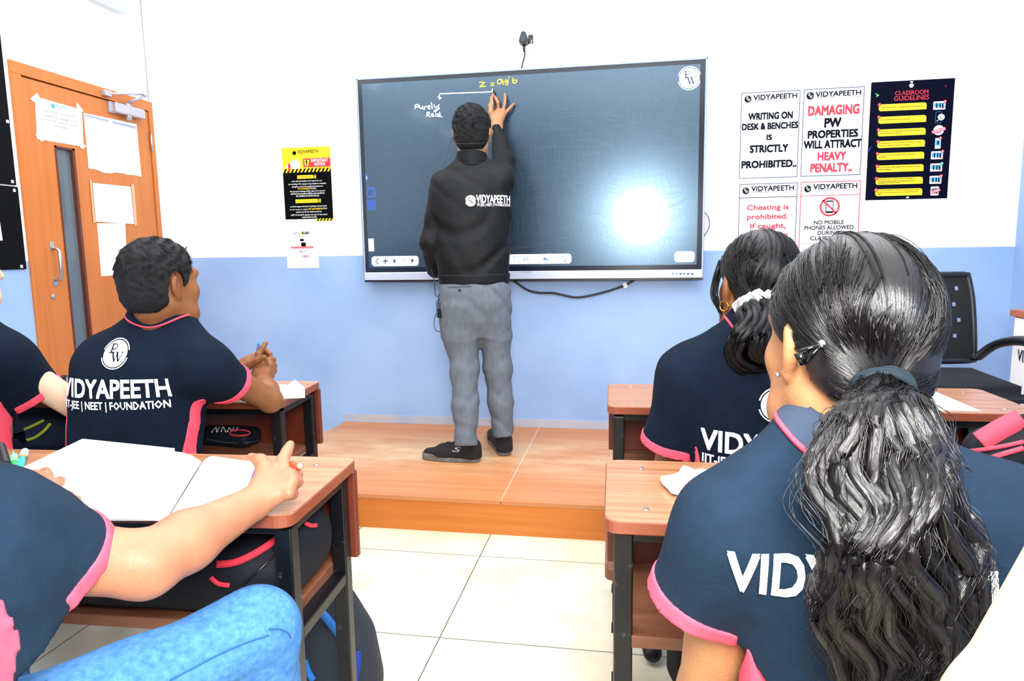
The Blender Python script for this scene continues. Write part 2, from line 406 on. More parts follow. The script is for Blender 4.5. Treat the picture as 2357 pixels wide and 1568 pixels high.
g.span((X0, GY0, GZ0), (X1+.004, GY0+.008, GZ1)); g.span((X0, GY1-w, GZ0), (X1+.004, GY1, GZ1)); g.span((X0, GY0, GZ1-.01), (X1+.004, GY1, GZ1)); g.span((X0, GY0, GZ0), (X1+.004, GY1, GZ0+.01))
g.build('glass_bead', M_GF, leaf)
gl = mat('door_glass', '#c9dcea', .02, spec=.6); gb = gl.node_tree.nodes['Principled BSDF']; gb.inputs['Transmission Weight'].default_value = .85; gb.inputs['IOR'].default_value = 1.3
MB().span((XL-.018, GY0+.008, GZ0+.01), (XL-.013, GY1-w, GZ1-.01)).build('glass_pane', gl, leaf)
h = MB(); hy, hz0, hz1 = 3.021, 1.085, 1.285
h.tube([(X1, hy, hz0+.02), (X1+.03, hy, hz0+.022), (X1+.042, hy, hz0+.035), (X1+.042, hy, hz1-.035), (X1+.03, hy, hz1-.022), (X1, hy, hz1-.02)], .0085, 10)
h.span((X1, hy-.013, hz0-.012), (X1+.004, hy+.013, hz0+.03), .0015); h.span((X1, hy-.013, hz1-.03), (X1+.004, hy+.013, hz1+.012), .0015)
h.build('door_handle', M_STEEL, leaf)
k = MB(); k.lathe([(.0, 0), (.014, 0), (.014, .004), (.011, .006), (0, .006)], (X1, 3.0, 1.022), (1,0,0), 18); k.span((X1+.005, 2.997, 1.012), (X1+.008, 3.003, 1.03)); k.build('lock', M_STEEL, leaf)
for hz in (1.9, 1.0, .25):
    k = MB(); k.tube([(XL+.014, LY1+.004, hz-.055), (XL+.014, LY1+.004, hz+.055)], .006, 8)
    k.span((XL+.0125, LY1-.002, hz-.05), (XL+.0142, LY1+.012, hz+.05)); k.build('hinge', M_STEEL, dr)
cz, cy0, cy1 = 2.045, 3.50, 3.735
M_ALU = mat('silver_painted_metal', '#b9b9c4', .35, .6)
dc = MB(); dc.box((XL+.03, (cy0+cy1)/2, cz), (.045, cy1-cy0, .055), .008).span((XL+.004, cy0-.012, cz-.03), (XL+.02, cy0+.03, cz+.03), .002)
dc.lathe([(0, -.05), (.014, -.05), (.016, -.03), (.016, .03), (.012, .042), (0, .042)], (XL+.03, 3.62, cz), (0,0,1), 14)
cl = dc.build('door_closer', M_ALU, dr)
a_ = MB(); ap = P(334, 219, x=XL+.11); a_.tube([(XL+.03, 3.62, cz+.046), ap-np.array([0,0,.006])], .008, 8); a_.tube([ap+np.array([0,0,.004]), (XL+.03, 3.47, 2.11)], .006, 8)
a_.ball(ap, .013, 10); a_.span((XL+.012, 3.44, 2.095), (XL+.04, 3.49, 2.125), .003); a_.build('closer_arm', M_ALU, cl)

# ---- tube lamps high on the side walls (three of them are mirrored in the screen)
M_TUBE = emit('tube_glow', '#f4f8ff', 52)
first = None
for i, (xs, y0) in enumerate([(-1, .60), (-1, -1.52), (-1, -2.85), (1, .60), (1, -1.52), (1, -2.85)]):
    x = XL+.16 if xs < 0 else XR-.14
    wx = XL if xs < 0 else XR
    lab = ('tube lamp high on the left wall, ' if xs < 0 else 'tube lamp high on the right wall, ')+('nearest the door end', 'beside the camera', 'at the back')[i % 3]
    t = thing('tube_lamp', 'white '+lab, 'lamp', (wx, y0+.5, 2.9), 0, 'tube lamps on the side walls')
    MB().span((min(wx, x-.03*xs), y0, 2.93), (max(wx, x-.03*xs), y0+1.0, 2.97), .004).build('batten', M_WHITE, t)
    MB().tube([(x-.02*xs, y0+.01, 2.95), (x-.02*xs, y0+.99, 2.95)], .013, 10).build('tube', M_TUBE, t)

# ================================================================== THE SCREEN
M_FRAME = mat('screen_frame_grey', '#8f9fba', .35, .5); M_BLACK = mat('black_plastic', '#0a0c10', .3)
TY = 3.93; X0, X1, Z0, Z1 = -1.594, .387, 1.05, 2.223
def screen_mat():
    m = mat('screen_glass', '#05070c', .3, spec=.5); nt = m.node_tree; b = nt.nodes['Principled BSDF']; L = nt.links.new
    b.inputs['Base Color'].default_value = lin('#0a1220')
    b.inputs['Emission Color'].default_value = lin('#12233f'); b.inputs['Emission Strength'].default_value = .2
    b.inputs['Specular IOR Level'].default_value = 1.0; b.inputs['IOR'].default_value = 1.68; b.inputs['Coat Weight'].default_value = 0.22; b.inputs['Coat Roughness'].default_value = .07; b.inputs['Specular Tint'].default_value = (.5, .76, 1, 1)
    g = nt.nodes.new('ShaderNodeNewGeometry')
    # wiped streaks in the anti-glare film
    mp = nt.nodes.new('ShaderNodeMapping'); mp.inputs['Scale'].default_value = (7, 7, 240)
    nd = nt.nodes.new('ShaderNodeTexNoise'); nd.inputs['Scale'].default_value = 1.1; nd.inputs['Detail'].default_value = 2
    ad = nt.nodes.new('ShaderNodeMixRGB'); ad.inputs[0].default_value = .35
    n1 = nt.nodes.new('ShaderNodeTexNoise'); n1.inputs['Scale'].default_value = 1; n1.inputs['Detail'].default_value = 6; n1.inputs['Roughness'].default_value = .7
    mp2 = nt.nodes.new('ShaderNodeMapping'); mp2.inputs['Scale'].default_value = (300, 8, 9); mp2.inputs['Rotation'].default_value = (0, .35, 0)
    n2 = nt.nodes.new('ShaderNodeTexNoise'); n2.inputs['Scale'].default_value = 1; n2.inputs['Detail'].default_value = 6; n2.inputs['Roughness'].default_value = .7
    mx = nt.nodes.new('ShaderNodeMath'); mx.operation = 'MAXIMUM'
    rr = nt.nodes.new('ShaderNodeMapRange'); rr.inputs['From Min'].default_value = .5; rr.inputs['From Max'].default_value = .78; rr.inputs['To Min'].default_value = .25; rr.inputs['To Max'].default_value = .35
    L(g.outputs['Position'], nd.inputs['Vector']); L(g.outputs['Position'], ad.inputs[1]); L(nd.outputs['Color'], ad.inputs[2])
    L(ad.outputs[0], mp.inputs[0]); L(mp.outputs[0], n1.inputs['Vector']); L(ad.outputs[0], mp2.inputs[0]); L(mp2.outputs[0], n2.inputs['Vector'])
    L(n1.outputs['Fac'], mx.inputs[0]); L(n2.outputs['Fac'], mx.inputs[1]); L(mx.outputs[0], rr.inputs[0]); L(rr.outputs[0], b.inputs['Roughness'])
    return m
tv = thing('interactive_display', 'large dark interactive display screen on the front wall, handwriting on it', 'display', (-.6, TY, Z0))
MB().span((X0+.03, TY+.02, Z0+.03), (X1-.03, YW-.01, Z1-.03)).build('rear_casing', M_BLACK, tv)
fr = MB(); b0 = .026
fr.span((X0, TY-.012, Z0), (X0+.012, TY+.02, Z1), .003); fr.span((X1-.012, TY-.012, Z0), (X1, TY+.02, Z1), .003)
fr.span((X0, TY-.012, Z1-.011), (X1, TY+.02, Z1), .003)
fr.build('frame', M_FRAME, tv)
MB().span((X0+.004, TY-.016, Z0+.004), (X1-.004, TY+.02, 1.101), .004).build('lower_bar', mat('lower_bar_silver', '#c9d2e4', .25, .35), tv)
MB().span((X0+.006, TY-.014, Z0-.006), (X1-.002, TY+.02, Z0+.0035)).build('underside_strip', M_BLACK, tv)
bz = MB(); bz.span((X0+.012, TY-.008, 1.102), (X0+.034, TY+.02, Z1-.012)); bz.span((X1-.038, TY-.008, 1.102), (X1-.0125, TY+.02, Z1-.012)); bz.span((X0+.0341, TY-.008, Z1-.03), (X1-.0381, TY+.02, Z1-.012)); bz.span((X0+.0341, TY-.008, 1.102), (X1-.0381, TY+.02, 1.128))
bz.build('bezel', mat('bezel_navy', '#0a1424', .18), tv)
SX0, SX1, SZ0, SZ1 = X0+.034, X1-.038, 1.128, Z1-.03
MB().span((SX0, TY-.006, SZ0), (SX1, TY+.02, SZ1)).build('screen', screen_mat(), tv)
ink = Ink((0, TY-.0066, 0), (1,0,0), (0,0,1), (0,-1,0))
def S(u, v): q = P(u, v, y=TY-.007); return (q[0], q[2])
PXM = 1.98/806.0   # metres per photo pixel on the screen
W_ = emit('ui_white', '#eef6fb', .95); C_Y = emit('ink_yellow', '#f0cf30', .9); C_W = emit('ink_white', '#ffffff', 1.0)
C_N = emit('ui_navy', '#1b2c44', .25); C_B = emit('ui_blue', '#3f7fd0', .8); C_P = emit('ui_panel', '#2c4f86', .35); C_L = emit('ui_pale', '#bfe0ee', .9)
def strokes(key, m, lst, w, lay=2):
    for st_ in lst: ink.stroke(key, m, [S(*p) for p in st_], w*PXM, lay)
strokes('yellow_handwriting', C_Y, [
    [(1104,190),(1112,189),(1116,190),(1108,196),(1104,200),(1110,199),(1117,199)], [(1130,192),(1137,191)], [(1130,197),(1137,196)],
    [(1155,185),(1151,182),(1146,185),(1145,191),(1150,194),(1154,189),(1156,183),(1157,192),(1159,194)], [(1160,188),(1168,187)], [(1165,183),(1164,194)],
    [(1170,184),(1169,192),(1167,196)], [(1171,178),(1172,179)], [(1181,180),(1180,190),(1184,192),(1189,189),(1190,185),(1186,184),(1181,187)]], 2.2)
strokes('white_handwriting', C_W, [
    [(1133,205),(1134,211),(1120,212),(1013,216),(1011,219),(1011,226)], [(1009,223),(1012,229),(1016,225),(1012,224)],
    [(956,242),(955,250)], [(956,243),(961,240),(964,243),(961,247),(956,247)], [(966,243),(966,249),(970,250),(973,244),(974,251)], [(977,252),(978,246),(982,245)],
    [(985,248),(990,246),(989,243),(985,245),(986,250),(990,251)], [(993,237),(995,250)], [(999,241),(1001,248),(1006,246),(1011,240),(1008,252),(1002,258),(998,256),(1004,252),(1012,250)],
    [(984,259),(982,268)], [(983,259),(989,258),(989,262),(984,264),(990,269)], [(993,266),(998,264),(997,261),(993,263),(994,268),(999,268)],
    [(1008,263),(1003,262),(1002,267),(1007,268),(1009,262),(1010,269)], [(1012,259),(1013,268),(1017,269)]], 2.1)
def Rr(key, m, u0, v0, u1, v1, r=0, lay=1, corners=(1,1,1,1)):
    a, b = S(u0, v1), S(u1, v0); ink.rect(key, m, ((a[0]+b[0])/2, (a[1]+b[1])/2), b[0]-a[0], b[1]-a[1], lay, r*PXM, corners)
Rr('page_toolbar', W_, 856, 589, 963, 613, 7); Rr('drawing_toolbar', W_, 1100, 584, 1315, 609, 7); Rr('next_toolbar', W_, 1552, 578.5, 1599, 603.5, 7)
strokes('toolbar_icons', C_N, [[(871,596),(865,602),(871,608)], [(887,596),(887,607)], [(881.5,601.5),(892.5,601)]], 2.6, 3)
ink.poly('toolbar_icons', C_N, [S(910,595), S(904,601), S(910,607)], 3); ink.poly('toolbar_icons', C_N, [S(947,594), S(953,600), S(947,606)], 3)
ink.text('toolbar_icons', C_N, '7', S(929,601), 5*PXM, 8*PXM, 3)
strokes('toolbar_icons_blue', C_B, [[(1183,591),(1195,591),(1195,602),(1183,602),(1183,591)], [(1205,596),(1210,591),(1216,592),(1216,597),(1209,602),(1205,600),(1205,596)], [(1205,597),(1215,596)],
    [(1295,590),(1306,590),(1306,598),(1295,598),(1295,590)], [(1300,598),(1300,602)], [(1297,602.5),(1304,602.5)], [(1583,585),(1588,591),(1583,597)]], 1.6, 3)
Ar = [S(1249,596), S(1256,590), S(1256,594), S(1262,597), S(1263,602), S(1258,598.5), S(1256,598.5), S(1256,601)]; ink.poly('undo_icon', emit('ui_slate', '#5577a0', .5), Ar, 3)
Ar = [S(1284,595), S(1277,589), S(1277,593), S(1271,596), S(1270,601), S(1275,597.5), S(1277,597.5), S(1277,600)]; ink.poly('redo_icon', C_L, Ar, 3)
Rr('eraser_icon', C_L, 1230, 590, 1237, 602, 3, 3)
Rr('side_button', C_P, 844, 430, 865, 456, 3, 1, (0,1,1,0)); Rr('side_button', C_P, 845, 459, 866, 485, 3, 1, (0,1,1,0))
strokes('side_icon', C_N, [[(849,444),(851,439),(856,438),(858,441)], [(857,444),(855,448),(850,448),(848,445)]], 1.6, 3)
strokes('side_icon_blue', emit('ui_royal', '#3440f0', .9), [[(849,467.5),(858.5,467),(858.5,474.5),(849,475),(849,467.5)]], 1.7, 3)
ink.arc('side_tab', C_P, S(839.5, 409), 0, 11*PXM, -PI/2, PI/2, 1, 12); strokes('side_tab_arrow', C_W, [[(843.5,407),(845,409.5),(843.5,412)]], 1.2, 3)
Rr('version_tag', W_, 849, 549.5, 860, 578.5, 1); ink.text('version_text', C_N, 'v 2.10.5', S(854.6, 564), 20*PXM, 6*PXM, 3, rot=PI/2)
logo(ink, 'corner_logo', S(1586.7, 180), 25*PXM, W_, C_N)
ink.build(tv)
ink = Ink((0, TY-.0165, 0), (1,0,0), (0,0,1), (0,-1,0)); q = P(1212, 626.5, y=TY-.016)
ink.text('maker_lettering', mat('grey_print', '#7d8796', .5), 'MAXHUB', (q[0], q[2]), 23*PXM, 3.4*PXM, 1)
ink.build(tv)
for u, w_ in ((1549,3), (1558,3), (1567,6), (1575,4), (1584,6), (1593,6)):
    q = P(u, 630.5, y=TY-.017); MB().box((q[0], TY-.017, q[2]), (w_*PXM, .004, 3*PXM), .0008).build('port', mat('port_blue', '#244a86', .4), tv)

# ---- socket, plug, cables round the screen
pq = P(1208, 93, y=YW); sk = thing('wall_socket', 'small white wall socket above the screen, partly dark inside', 'socket', (pq[0]+.03, YW, pq[2]-.04))
MB().span((pq[0]-.035, YW-.012, pq[2]-.045), (pq[0]+.06, YW, pq[2]+.045), .004).build('plate', M_WHITE, sk)
MB().span((pq[0]+.022, YW-.015, pq[2]-.024), (pq[0]+.05, YW-.0125, pq[2]+.024), .001).build('opening', M_BLACK, sk)
pl = thing('power_plug', 'black three-pin plug and its cord in the socket above the screen', 'plug', (pq[0], YW-.03, pq[2]-.03))
bm_ = MB(); hs = [(0.0,.036),(.012,.03),(.026,-.012),(.024,-.026),(.012,-.033),(-.012,-.033),(-.024,-.026),(-.026,-.012),(-.012,.03)]
bm_.prism(hs, .04, Matrix.Translation((pq[0], YW-.0125, pq[2])) @ Matrix.Rotation(PI/2, 4, 'X')); bm_.build('plug_body', mat('plug_black', '#0d131a', .35), pl)
MB().prism([(a*.62, b*.62) for a, b in hs], .006, Matrix.Translation((pq[0], YW-.0526, pq[2]-.002)) @ Matrix.Rotation(PI/2, 4, 'X')).build('grip', mat('plug_grey', '#25323c', .5), pl)
MB().tube([(pq[0], YW-.03, pq[2]-.03), (pq[0], YW-.03, pq[2]-.07)], [.008, .005], 10).build('strain_relief', MATS['plug_black'], pl)
def cpts(l, y): return [P(u, v, y=y) for u, v in l]
def spline(pts, n=8):
    pts = [np.array(p, float) for p in pts]; out = []
    for i in range(len(pts)-1):
        p0, p1, p2, p3 = pts[max(i-1,0)], pts[i], pts[i+1], pts[min(i+2, len(pts)-1)]
        for k in range(n):
            t = k/n; out.append(.5*((2*p1)+(-p0+p2)*t+(2*p0-5*p1+4*p2-p3)*t*t+(-p0+3*p1-3*p2+p3)*t**3))
    return out+[pts[-1]]
MB().tube(spline(cpts([(1208,116),(1207,130),(1202,150),(1199,172)], YW-.03)), .0042, 8).build('cord', MATS['plug_black'], pl)
tag(MB().tube(spline(cpts([(1224,92),(1219,110),(1213,130),(1209,172)], YW-.018)), .0022, 6).build('thin_cable', mat('white_cable', '#dfe8f0', .5)), 'thin white cable running from the socket down behind the screen', 'cable')
cb = thing('power_cable', 'black cable sagging below the screen along the blue wall', 'cable', tuple(P(1310,685,y=YW-.012)))
MB().tube(spline(cpts([(1172,640),(1190,652),(1215,668),(1240,674),(1275,675),(1320,684),(1350,682),(1400,670),(1440,656),(1468,640)], YW-.012)), .006, 8).build('cord', M_BLACK, cb)
tg = P(1439, 657, y=YW-.02); MB().box((tg[0], tg[1], tg[2]), (.022, .002, .03), 0, (0,-.4,0)).build('paper_tag', M_WHITE, cb)
tag(MB().tube(spline(cpts([(1618,486),(1628,496),(1633,510),(1631,526),(1620,545)], YW-.02)), .003, 6).build('loop_cable', mat('grey_cable', '#5a6680', .5)), 'thin grey cable looping out from the right edge of the screen', 'cable')

# ================================================================== POSTERS AND NOTICES
PAPER = mat('white_paper', '#f4f5f6', .5); INKN = mat('print_navy', '#030816', .6, spec=.1); INKR = mat('print_red', '#e8283f', .5); INKP = mat('print_purple', '#8a3a8c', .5)
INKB = mat('print_black', '#020203', .6, spec=.1); INKY = mat('print_yellow', '#f4cf14', .45); INKG = mat('print_grey', '#3f4c62', .5); INKBL = mat('print_blue', '#46a0e0', .5); INKW = mat('print_white', '#f2f4f6', .5); INKO = mat('print_orange', '#d8761c', .5)
MWALL = .00255     # metres per photo pixel on the front wall (near the middle)
def wp(u, v): q = P(u, v, y=YW); return np.array([q[0], q[2]])
def sheet(name, label, cat, quad, m, t=.003, group=None, tilt=0):
    """a sheet on the front wall; quad = its photo corners TL TR BR BL, squared up on the wall"""
    c = [wp(*p) for p in quad]
    x0, x1 = (c[0][0]+c[3][0])/2, (c[1][0]+c[2][0])/2; z1, z0 = (c[0][1]+c[1][1])/2, (c[2][1]+c[3][1])/2
    o = thing(name, label, cat, ((x0+x1)/2, YW, z0), 0, group)
    MB().span((x0, YW-t, z0), (x1, YW-.0004, z1)).build('sheet', m, o)
    ik = Ink((0, YW-t, 0), (1,0,0), (0,0,1), (0,-1,0)); ik.ext = (x0, x1, z0, z1)
    return o, ik
def zoomer(ox, oy, s):
    """photo-crop coordinates -> wall coordinates, and crop length -> metres"""
    def W(x, y): return wp(ox+x/s, oy+y/s)
    def tx(ik, key, m, t, x, y, w, h, lay=2, **kw):
        a, b = W(x-w/2, y), W(x+w/2, y); u, d_ = W(x, y-h/2), W(x, y+h/2); ik.text(key, m, t, W(x, y), abs(b[0]-a[0]), abs(u[1]-d_[1]), lay, **kw)
    def rc(ik, key, m, x, y, w, h, lay=1, r=0, **kw):
        a, b = W(x-w/2, y), W(x+w/2, y); u, d_ = W(x, y-h/2), W(x, y+h/2); ik.rect(key, m, W(x, y), abs(b[0]-a[0]), abs(u[1]-d_[1]), lay, r, **kw)
    k = lambda x, y, l: abs(W(x+l/2, y)[0]-W(x-l/2, y)[0])
    return W, tx, rc, k
W, tx, rc, kk = zoomer(1660, 150, 3.336)
def header(ik, lx, ly, r, vx, vy, vw):
    logo(ik, 'logo', W(lx, ly), kk(lx, ly, r), INKN, INKW)
    tx(ik, 'lettering', INKN, 'VIDYAPEETH', vx, vy, vw, 38, bold=.03)
    tx(ik, 'lettering', INKN, 'POWERED BY', vx-vw*.275, vy+30, vw*.40, 13); tx(ik, 'lettering_purple', INKP, 'PHYSICS WALLAH', vx+vw*.22, vy+29.5, vw*.56, 13)
def border(ik, m, t=.004):
    x0, x1, z0, z1 = ik.ext; ik.frame('border', m, ((x0+x1)/2, (z0+z1)/2), x1-x0-.004, z1-z0-.004, t)
def zz(*l): return [(1660+x/3.336, 150+y/3.336) for x, y in l]
G = 'white rule notices in a two by two block'
o, ik = sheet('notice', 'white notice reading writing on desk and benches is strictly prohibited', 'notice', zz((150,212),(612,187),(585,862),(133,878)), PAPER, group=G)
header(ik, 205, 262, 31, 413, 242, 333); border(ik, INKG)
for t, x, y, w, h in (('WRITING ON',377,390,337,50), ('DESK & BENCHES',373,468,427,47), ('IS',368,555,38,40), ('STRICTLY',366,641,290,54), ('PROHIBITED..',365,760,417,52)): tx(ik, 'lettering', INKB, t, x, y, w, h, bold=.055)
ik.build(o)
o, ik = sheet('notice', 'white notice with red words damaging properties will attract heavy penalty', 'notice', zz((630,186),(1103,158),(1072,845),(604,862)), PAPER, group=G)
header(ik, 682, 237, 33, 897, 218, 345); border(ik, INKG)
for t, x, y, w, h, m in (('DAMAGING',862,345,388,70,INKR), ('PW',856,442,124,66,INKB), ('PROPERTIES',855,528,380,56,INKB), ('WILL ATTRACT',852,606,438,58,INKB), ('HEAVY',848,699,214,60,INKR), ('PENALTY..',843,787,315,62,INKR)):
    tx(ik, 'lettering' if m is INKB else 'lettering_red', m, t, x, y, w, h, bold=.055)
ik.build(o)
o, ik = sheet('notice', 'white notice with red text saying cheating is prohibited', 'notice', zz((135,912),(586,898),(568,1560),(120,1575)), PAPER, group=G)
header(ik, 188, 966, 30, 393, 946, 325); border(ik, INKG); rc(ik, 'rule', INKN, 357, 1015, 446, 5)
for t, x, y, w, h in (('Cheating is',356,1097,317,50), ('prohibited.',353,1168,310,50), ('If caught,',358,1240,272,50), ('you will be',358,1308,300,44)): tx(ik, 'lettering_red', INKR, t, x, y, w, h, bold=.03)
ik.build(o)
o, ik = sheet('notice', 'white red-edged notice with a crossed-out phone, no mobile phones allowed', 'notice', zz((605,898),(1072,880),(1046,1545),(586,1562)), PAPER, group=G)
header(ik, 663, 951, 31, 873, 930, 335); border(ik, INKR); rc(ik, 'rule', INKR, 836, 1000, 462, 5)
c_ = W(831, 1088); r_ = kk(831, 1088, 77)
rc(ik, 'phone_symbol', INKB, 831, 1088, 60, 96, 1, .006); rc(ik, 'phone_screen', INKW, 831, 1086, 48, 72, 2)
ik.arc('ban_ring', INKR, c_, r_*.82, r_, 0, 2*PI, 4, 40); q = r_*.64; ik.stroke('ban_ring', INKR, [(c_[0]-q, c_[1]+q), (c_[0]+q, c_[1]-q)], r_*.17, 4)
for t, x, y, w, h in (('NO MOBILE',825,1207,230,30), ('PHONES ALLOWED',825,1247,375,31), ('DURING',822,1287,165,30), ('CLASSROOM',822,1328,280,30)): tx(ik, 'lettering', INKN, t, x, y, w, h, bold=.02)
rc(ik, 'rule', INKR, 830, 1368, 462, 3); ik.build(o)

# classroom guidelines
W, tx, rc, kk = zoomer(1950, 160, 5.06)
def zg(*l): return [(1950+x/5.06, 160+y/5.06) for x, y in l]
o, ik = sheet('guidelines_poster', 'dark navy poster of eight yellow classroom guidelines with small pictures', 'poster', zg((272,155),(1247,98),(1168,1498),(218,1525)), mat('poster_navy', '#02041a', .6, spec=.06))
logo(ik, 'logo', W(746,188), kk(746,188,30), INKW, INKN, False); rc(ik, 'tape', INKW, 748, 146, 34, 16, 1, .003); rc(ik, 'tape', INKW, 700, 1491, 34, 18, 1, .003)
tx(ik, 'title', INKR, 'CLASSROOM', 747, 270, 385, 50, bold=.005); tx(ik, 'title', INKR, 'GUIDELINES', 745, 332, 405, 54, bold=.005)
rules = [(642,437,555,['Usage of Mobile Phone is strictly prohibited inside classrooms']), (637,583,557,['Keep your Mobile Phone Silent during classes']),
    (630,731,555,['If a student is found using mobile phone during classes then the','mobile phone will be confiscated']), (624,868,553,['Uploading any kind of videos & photos in PW uniform on social','media is prohibited, it may lead to suspension']),
    (616,1008,550,['Consumption of Food & Beverages during ongoing class is','prohibited']), (610,1152,548,['Be Polite & Humble while talking to your Classmates, Faculties','and PW Team Members']),
    (602,1298,547,['If any student found creating nuisance and indulging in','mischievous activities inside the classroom then strict','disciplinary action will be taken']),
    (596,1430,545,['In case your attendance is <75%, your online batch access will be','blocked & you won\'t be able to watch recorded lectures in the','batch'])]
pics = [(1070,421,140,96), (1062,560,0,0), (1060,708,0,0), (1053,862,66,124), (1042,1000,138,92), (1033,1142,138,92), (1025,1286,138,92), (1015,1416,94,104)]
for i, (x, y, w, tl) in enumerate(rules):
    rc(ik, 'yellow_bar', INKY, x, y, w, 80, 1, .012, corners=(1,0,1,1))
    for j, t in enumerate(tl):
        n = len(t)/64.0; yy = y+(j-(len(tl)-1)/2)*(30 if len(tl) < 3 else 24)
        tw = w*.9*min(n, 1.0); tx(ik, 'rule_text', INKB, t, x-w*.45+tw/2, yy+(-(tw/2-w*.45)*.0), tw, 17, 2, bold=.012)
    cx, cy = x-w/2+8, y-25
    ik.disc('number_disc', INKR, W(cx, cy), kk(cx, cy, 20), 3, 18); tx(ik, 'number', INKW, str(i+1), cx, cy, 5 if i == 0 else 10, 20, 4)
    px, py, pw, ph = pics[i]
    if pw:
        rc(ik, 'picture_card', INKW, px, py, pw, ph, 1, .003); rc(ik, 'picture_scene', INKBL, px, py-4, pw*.86, ph*.5, 2)
        if pw > 90:
            for dx in (-.22, .05, .26): rc(ik, 'picture_figure', INKN, px+dx*pw, py+8, pw*.1, ph*.5, 3, .002); ik.disc('picture_figure', INKN, W(px+dx*pw, py-22), kk(px, py, 8), 3, 10)
            rc(ik, 'picture_scene_red', INKR, px+pw*.3, py+22, pw*.2, ph*.18, 3)
        else: rc(ik, 'picture_figure', INKN, px, py-10, pw*.25, ph*.35, 3, .002)
        if i != 7:
            bx, by = px+pw/2-6, py-ph/2; k_ = 'tick_badge' if i == 5 else 'cross_badge'
            ik.disc(k_, mat('print_teal', '#2fb39a', .5) if i == 5 else INKR, W(bx, by), kk(bx, by, 19), 4, 16)
            if i == 5: ik.stroke('badge_mark', INKW, [W(bx-9, by), W(bx-2, by+7), W(bx+9, by-7)], .0022, 5)
            else: ik.stroke('badge_mark', INKW, [W(bx-7, by-7), W(bx+7, by+7)], .0025, 5); ik.stroke('badge_mark', INKW, [W(bx+7, by-7), W(bx-7, by+7)], .0025, 5)
rc(ik, 'phone_outline', INKBL, 1060, 560, 72, 134, 1, .006); rc(ik, 'phone_face', mat('poster_navy2', '#03051e', .6, spec=.06), 1060, 560, 67, 129, 2, .005)
ik.disc('bell_disc', INKW, W(1090,557), kk(1090,557,40), 3, 24); ik.stroke('bell_symbol', INKN, [W(1075,572), W(1080,545), W(1090,536), W(1100,545), W(1105,572), W(1075,572)], .0018, 4); ik.stroke('bell_symbol', INKN, [W(1072,538), W(1108,580)], .0018, 4)
ik.disc('bell_disc', INKW, W(1045,600), kk(1045,600,8), 3, 10)
ik.disc('round_picture', INKW, W(1062,708), kk(1062,708,62), 1, 28); ik.disc('round_picture_figure', mat('print_lilac', '#b9a0d8', .5), W(1062,730), kk(1062,730,30), 2, 18)
for (x, y, w, h, t) in ((1060,712,165,40,'CONFISCATED'), (1018,1418,120,34,'BLOCKED')):
    c = W(x, y); a = .28; hw, hh = kk(x, y, w)/2, kk(x, y, h)/2; ca, sa = math.cos(a), math.sin(a)
    ik.poly('stamp', INKR, [(c[0]+px*ca-py*sa, c[1]+px*sa+py*ca) for px, py in ((-hw,-hh),(hw,-hh),(hw,hh),(-hw,hh))], 5); ik.text('stamp_text', INKW, t, c, hw*1.8, hh*1.2, 6, rot=a, bold=.02)
ik.poly('flask', mat('print_green', '#6fd04a', .5), [W(335,325), W(372,302), W(345,285)], 1); ik.stroke('flask_neck', INKBL, [W(325,280), W(342,292)], .004, 1)
ik.stroke('pen_drawing', mat('print_royal', '#2238d8', .5), [W(250,950), W(272,905)], .004, 1); ik.disc('dot', INKR, W(1143,193), kk(1143,193,7), 1, 8)
ik.build(o)

# important notice
W, tx, rc, kk = zoomer(640, 320, 4.9)
def zn(*l): return [(640+x/4.9, 320+y/4.9) for x, y in l]
o, ik = sheet('warning_poster', 'yellow and black important notice poster left of the screen', 'poster', zn((38,112),(578,75),(630,930),(92,922)), mat('poster_black', '#020507', .6, spec=.06))
x0, x1, z0, z1 = ik.ext; zs = z1-(z1-z0)*.335
ik.rect('yellow_field', INKY, ((x0+x1)/2, (z1+zs)/2), x1-x0, z1-zs, 1)
for k in range(13):
    xa = x0+.004+k*(x1-x0)/12.6
    ik.poly('hazard_stripe', INKB if True else INKY, [(max(x0, min(x1, xa)), zs), (max(x0, min(x1, xa+.012)), zs), (max(x0, min(x1, xa+.026)), zs+.022), (max(x0, min(x1, xa+.013)), zs+.022)], 2)
ik.rect('white_strip', INKW, (x0+(x1-x0)*.32, z0+.006), (x1-x0)*.64, .012, 1); ik.rect('yellow_strip', INKY, (x0+(x1-x0)*.82, z0+.007), (x1-x0)*.36, .014, 1)
for k in range(5): xa = x0+(x1-x0)*(.66+k*.068); ik.poly('hazard_stripe', INKB, [(xa, z0), (xa+.01, z0), (xa+.018, z0+.014), (xa+.009, z0+.014)], 2)
ik.disc('logo', INKB, W(187,160), kk(187,160,21), 2, 20); tx(ik, 'lettering', INKB, 'VIDYAPEETH', 337, 142, 238, 34, bold=.015); tx(ik, 'lettering', INKB, 'POWERED BY', 277, 172, 100, 9); tx(ik, 'lettering_brown', INKO, 'PHYSICS WALLAH', 393, 166, 126, 9)
rc(ik, 'red_panel', INKR, 438, 266, 305, 100, 2, .006); ik.poly('warning_tag', INKY, [W(296,240), W(356,236), W(342,308), W(312,310)], 3); tx(ik, 'exclamation', INKB, '!', 326, 272, 12, 58, 4, bold=.03)
tx(ik, 'lettering_white', INKW, 'IMPORTANT', 471, 242, 186, 34, 3, bold=.03); tx(ik, 'lettering_white', INKW, 'NOTICE', 474, 283, 118, 30, 3, bold=.03)
cc = W(200, 290); bp = []
for k in range(28): a = 2*PI*k/28; r = kk(200,290,60 if k % 2 else 46); bp.append((cc[0]+r*math.cos(a), cc[1]+r*math.sin(a)))
ik.poly('burst', INKW, bp, 2)
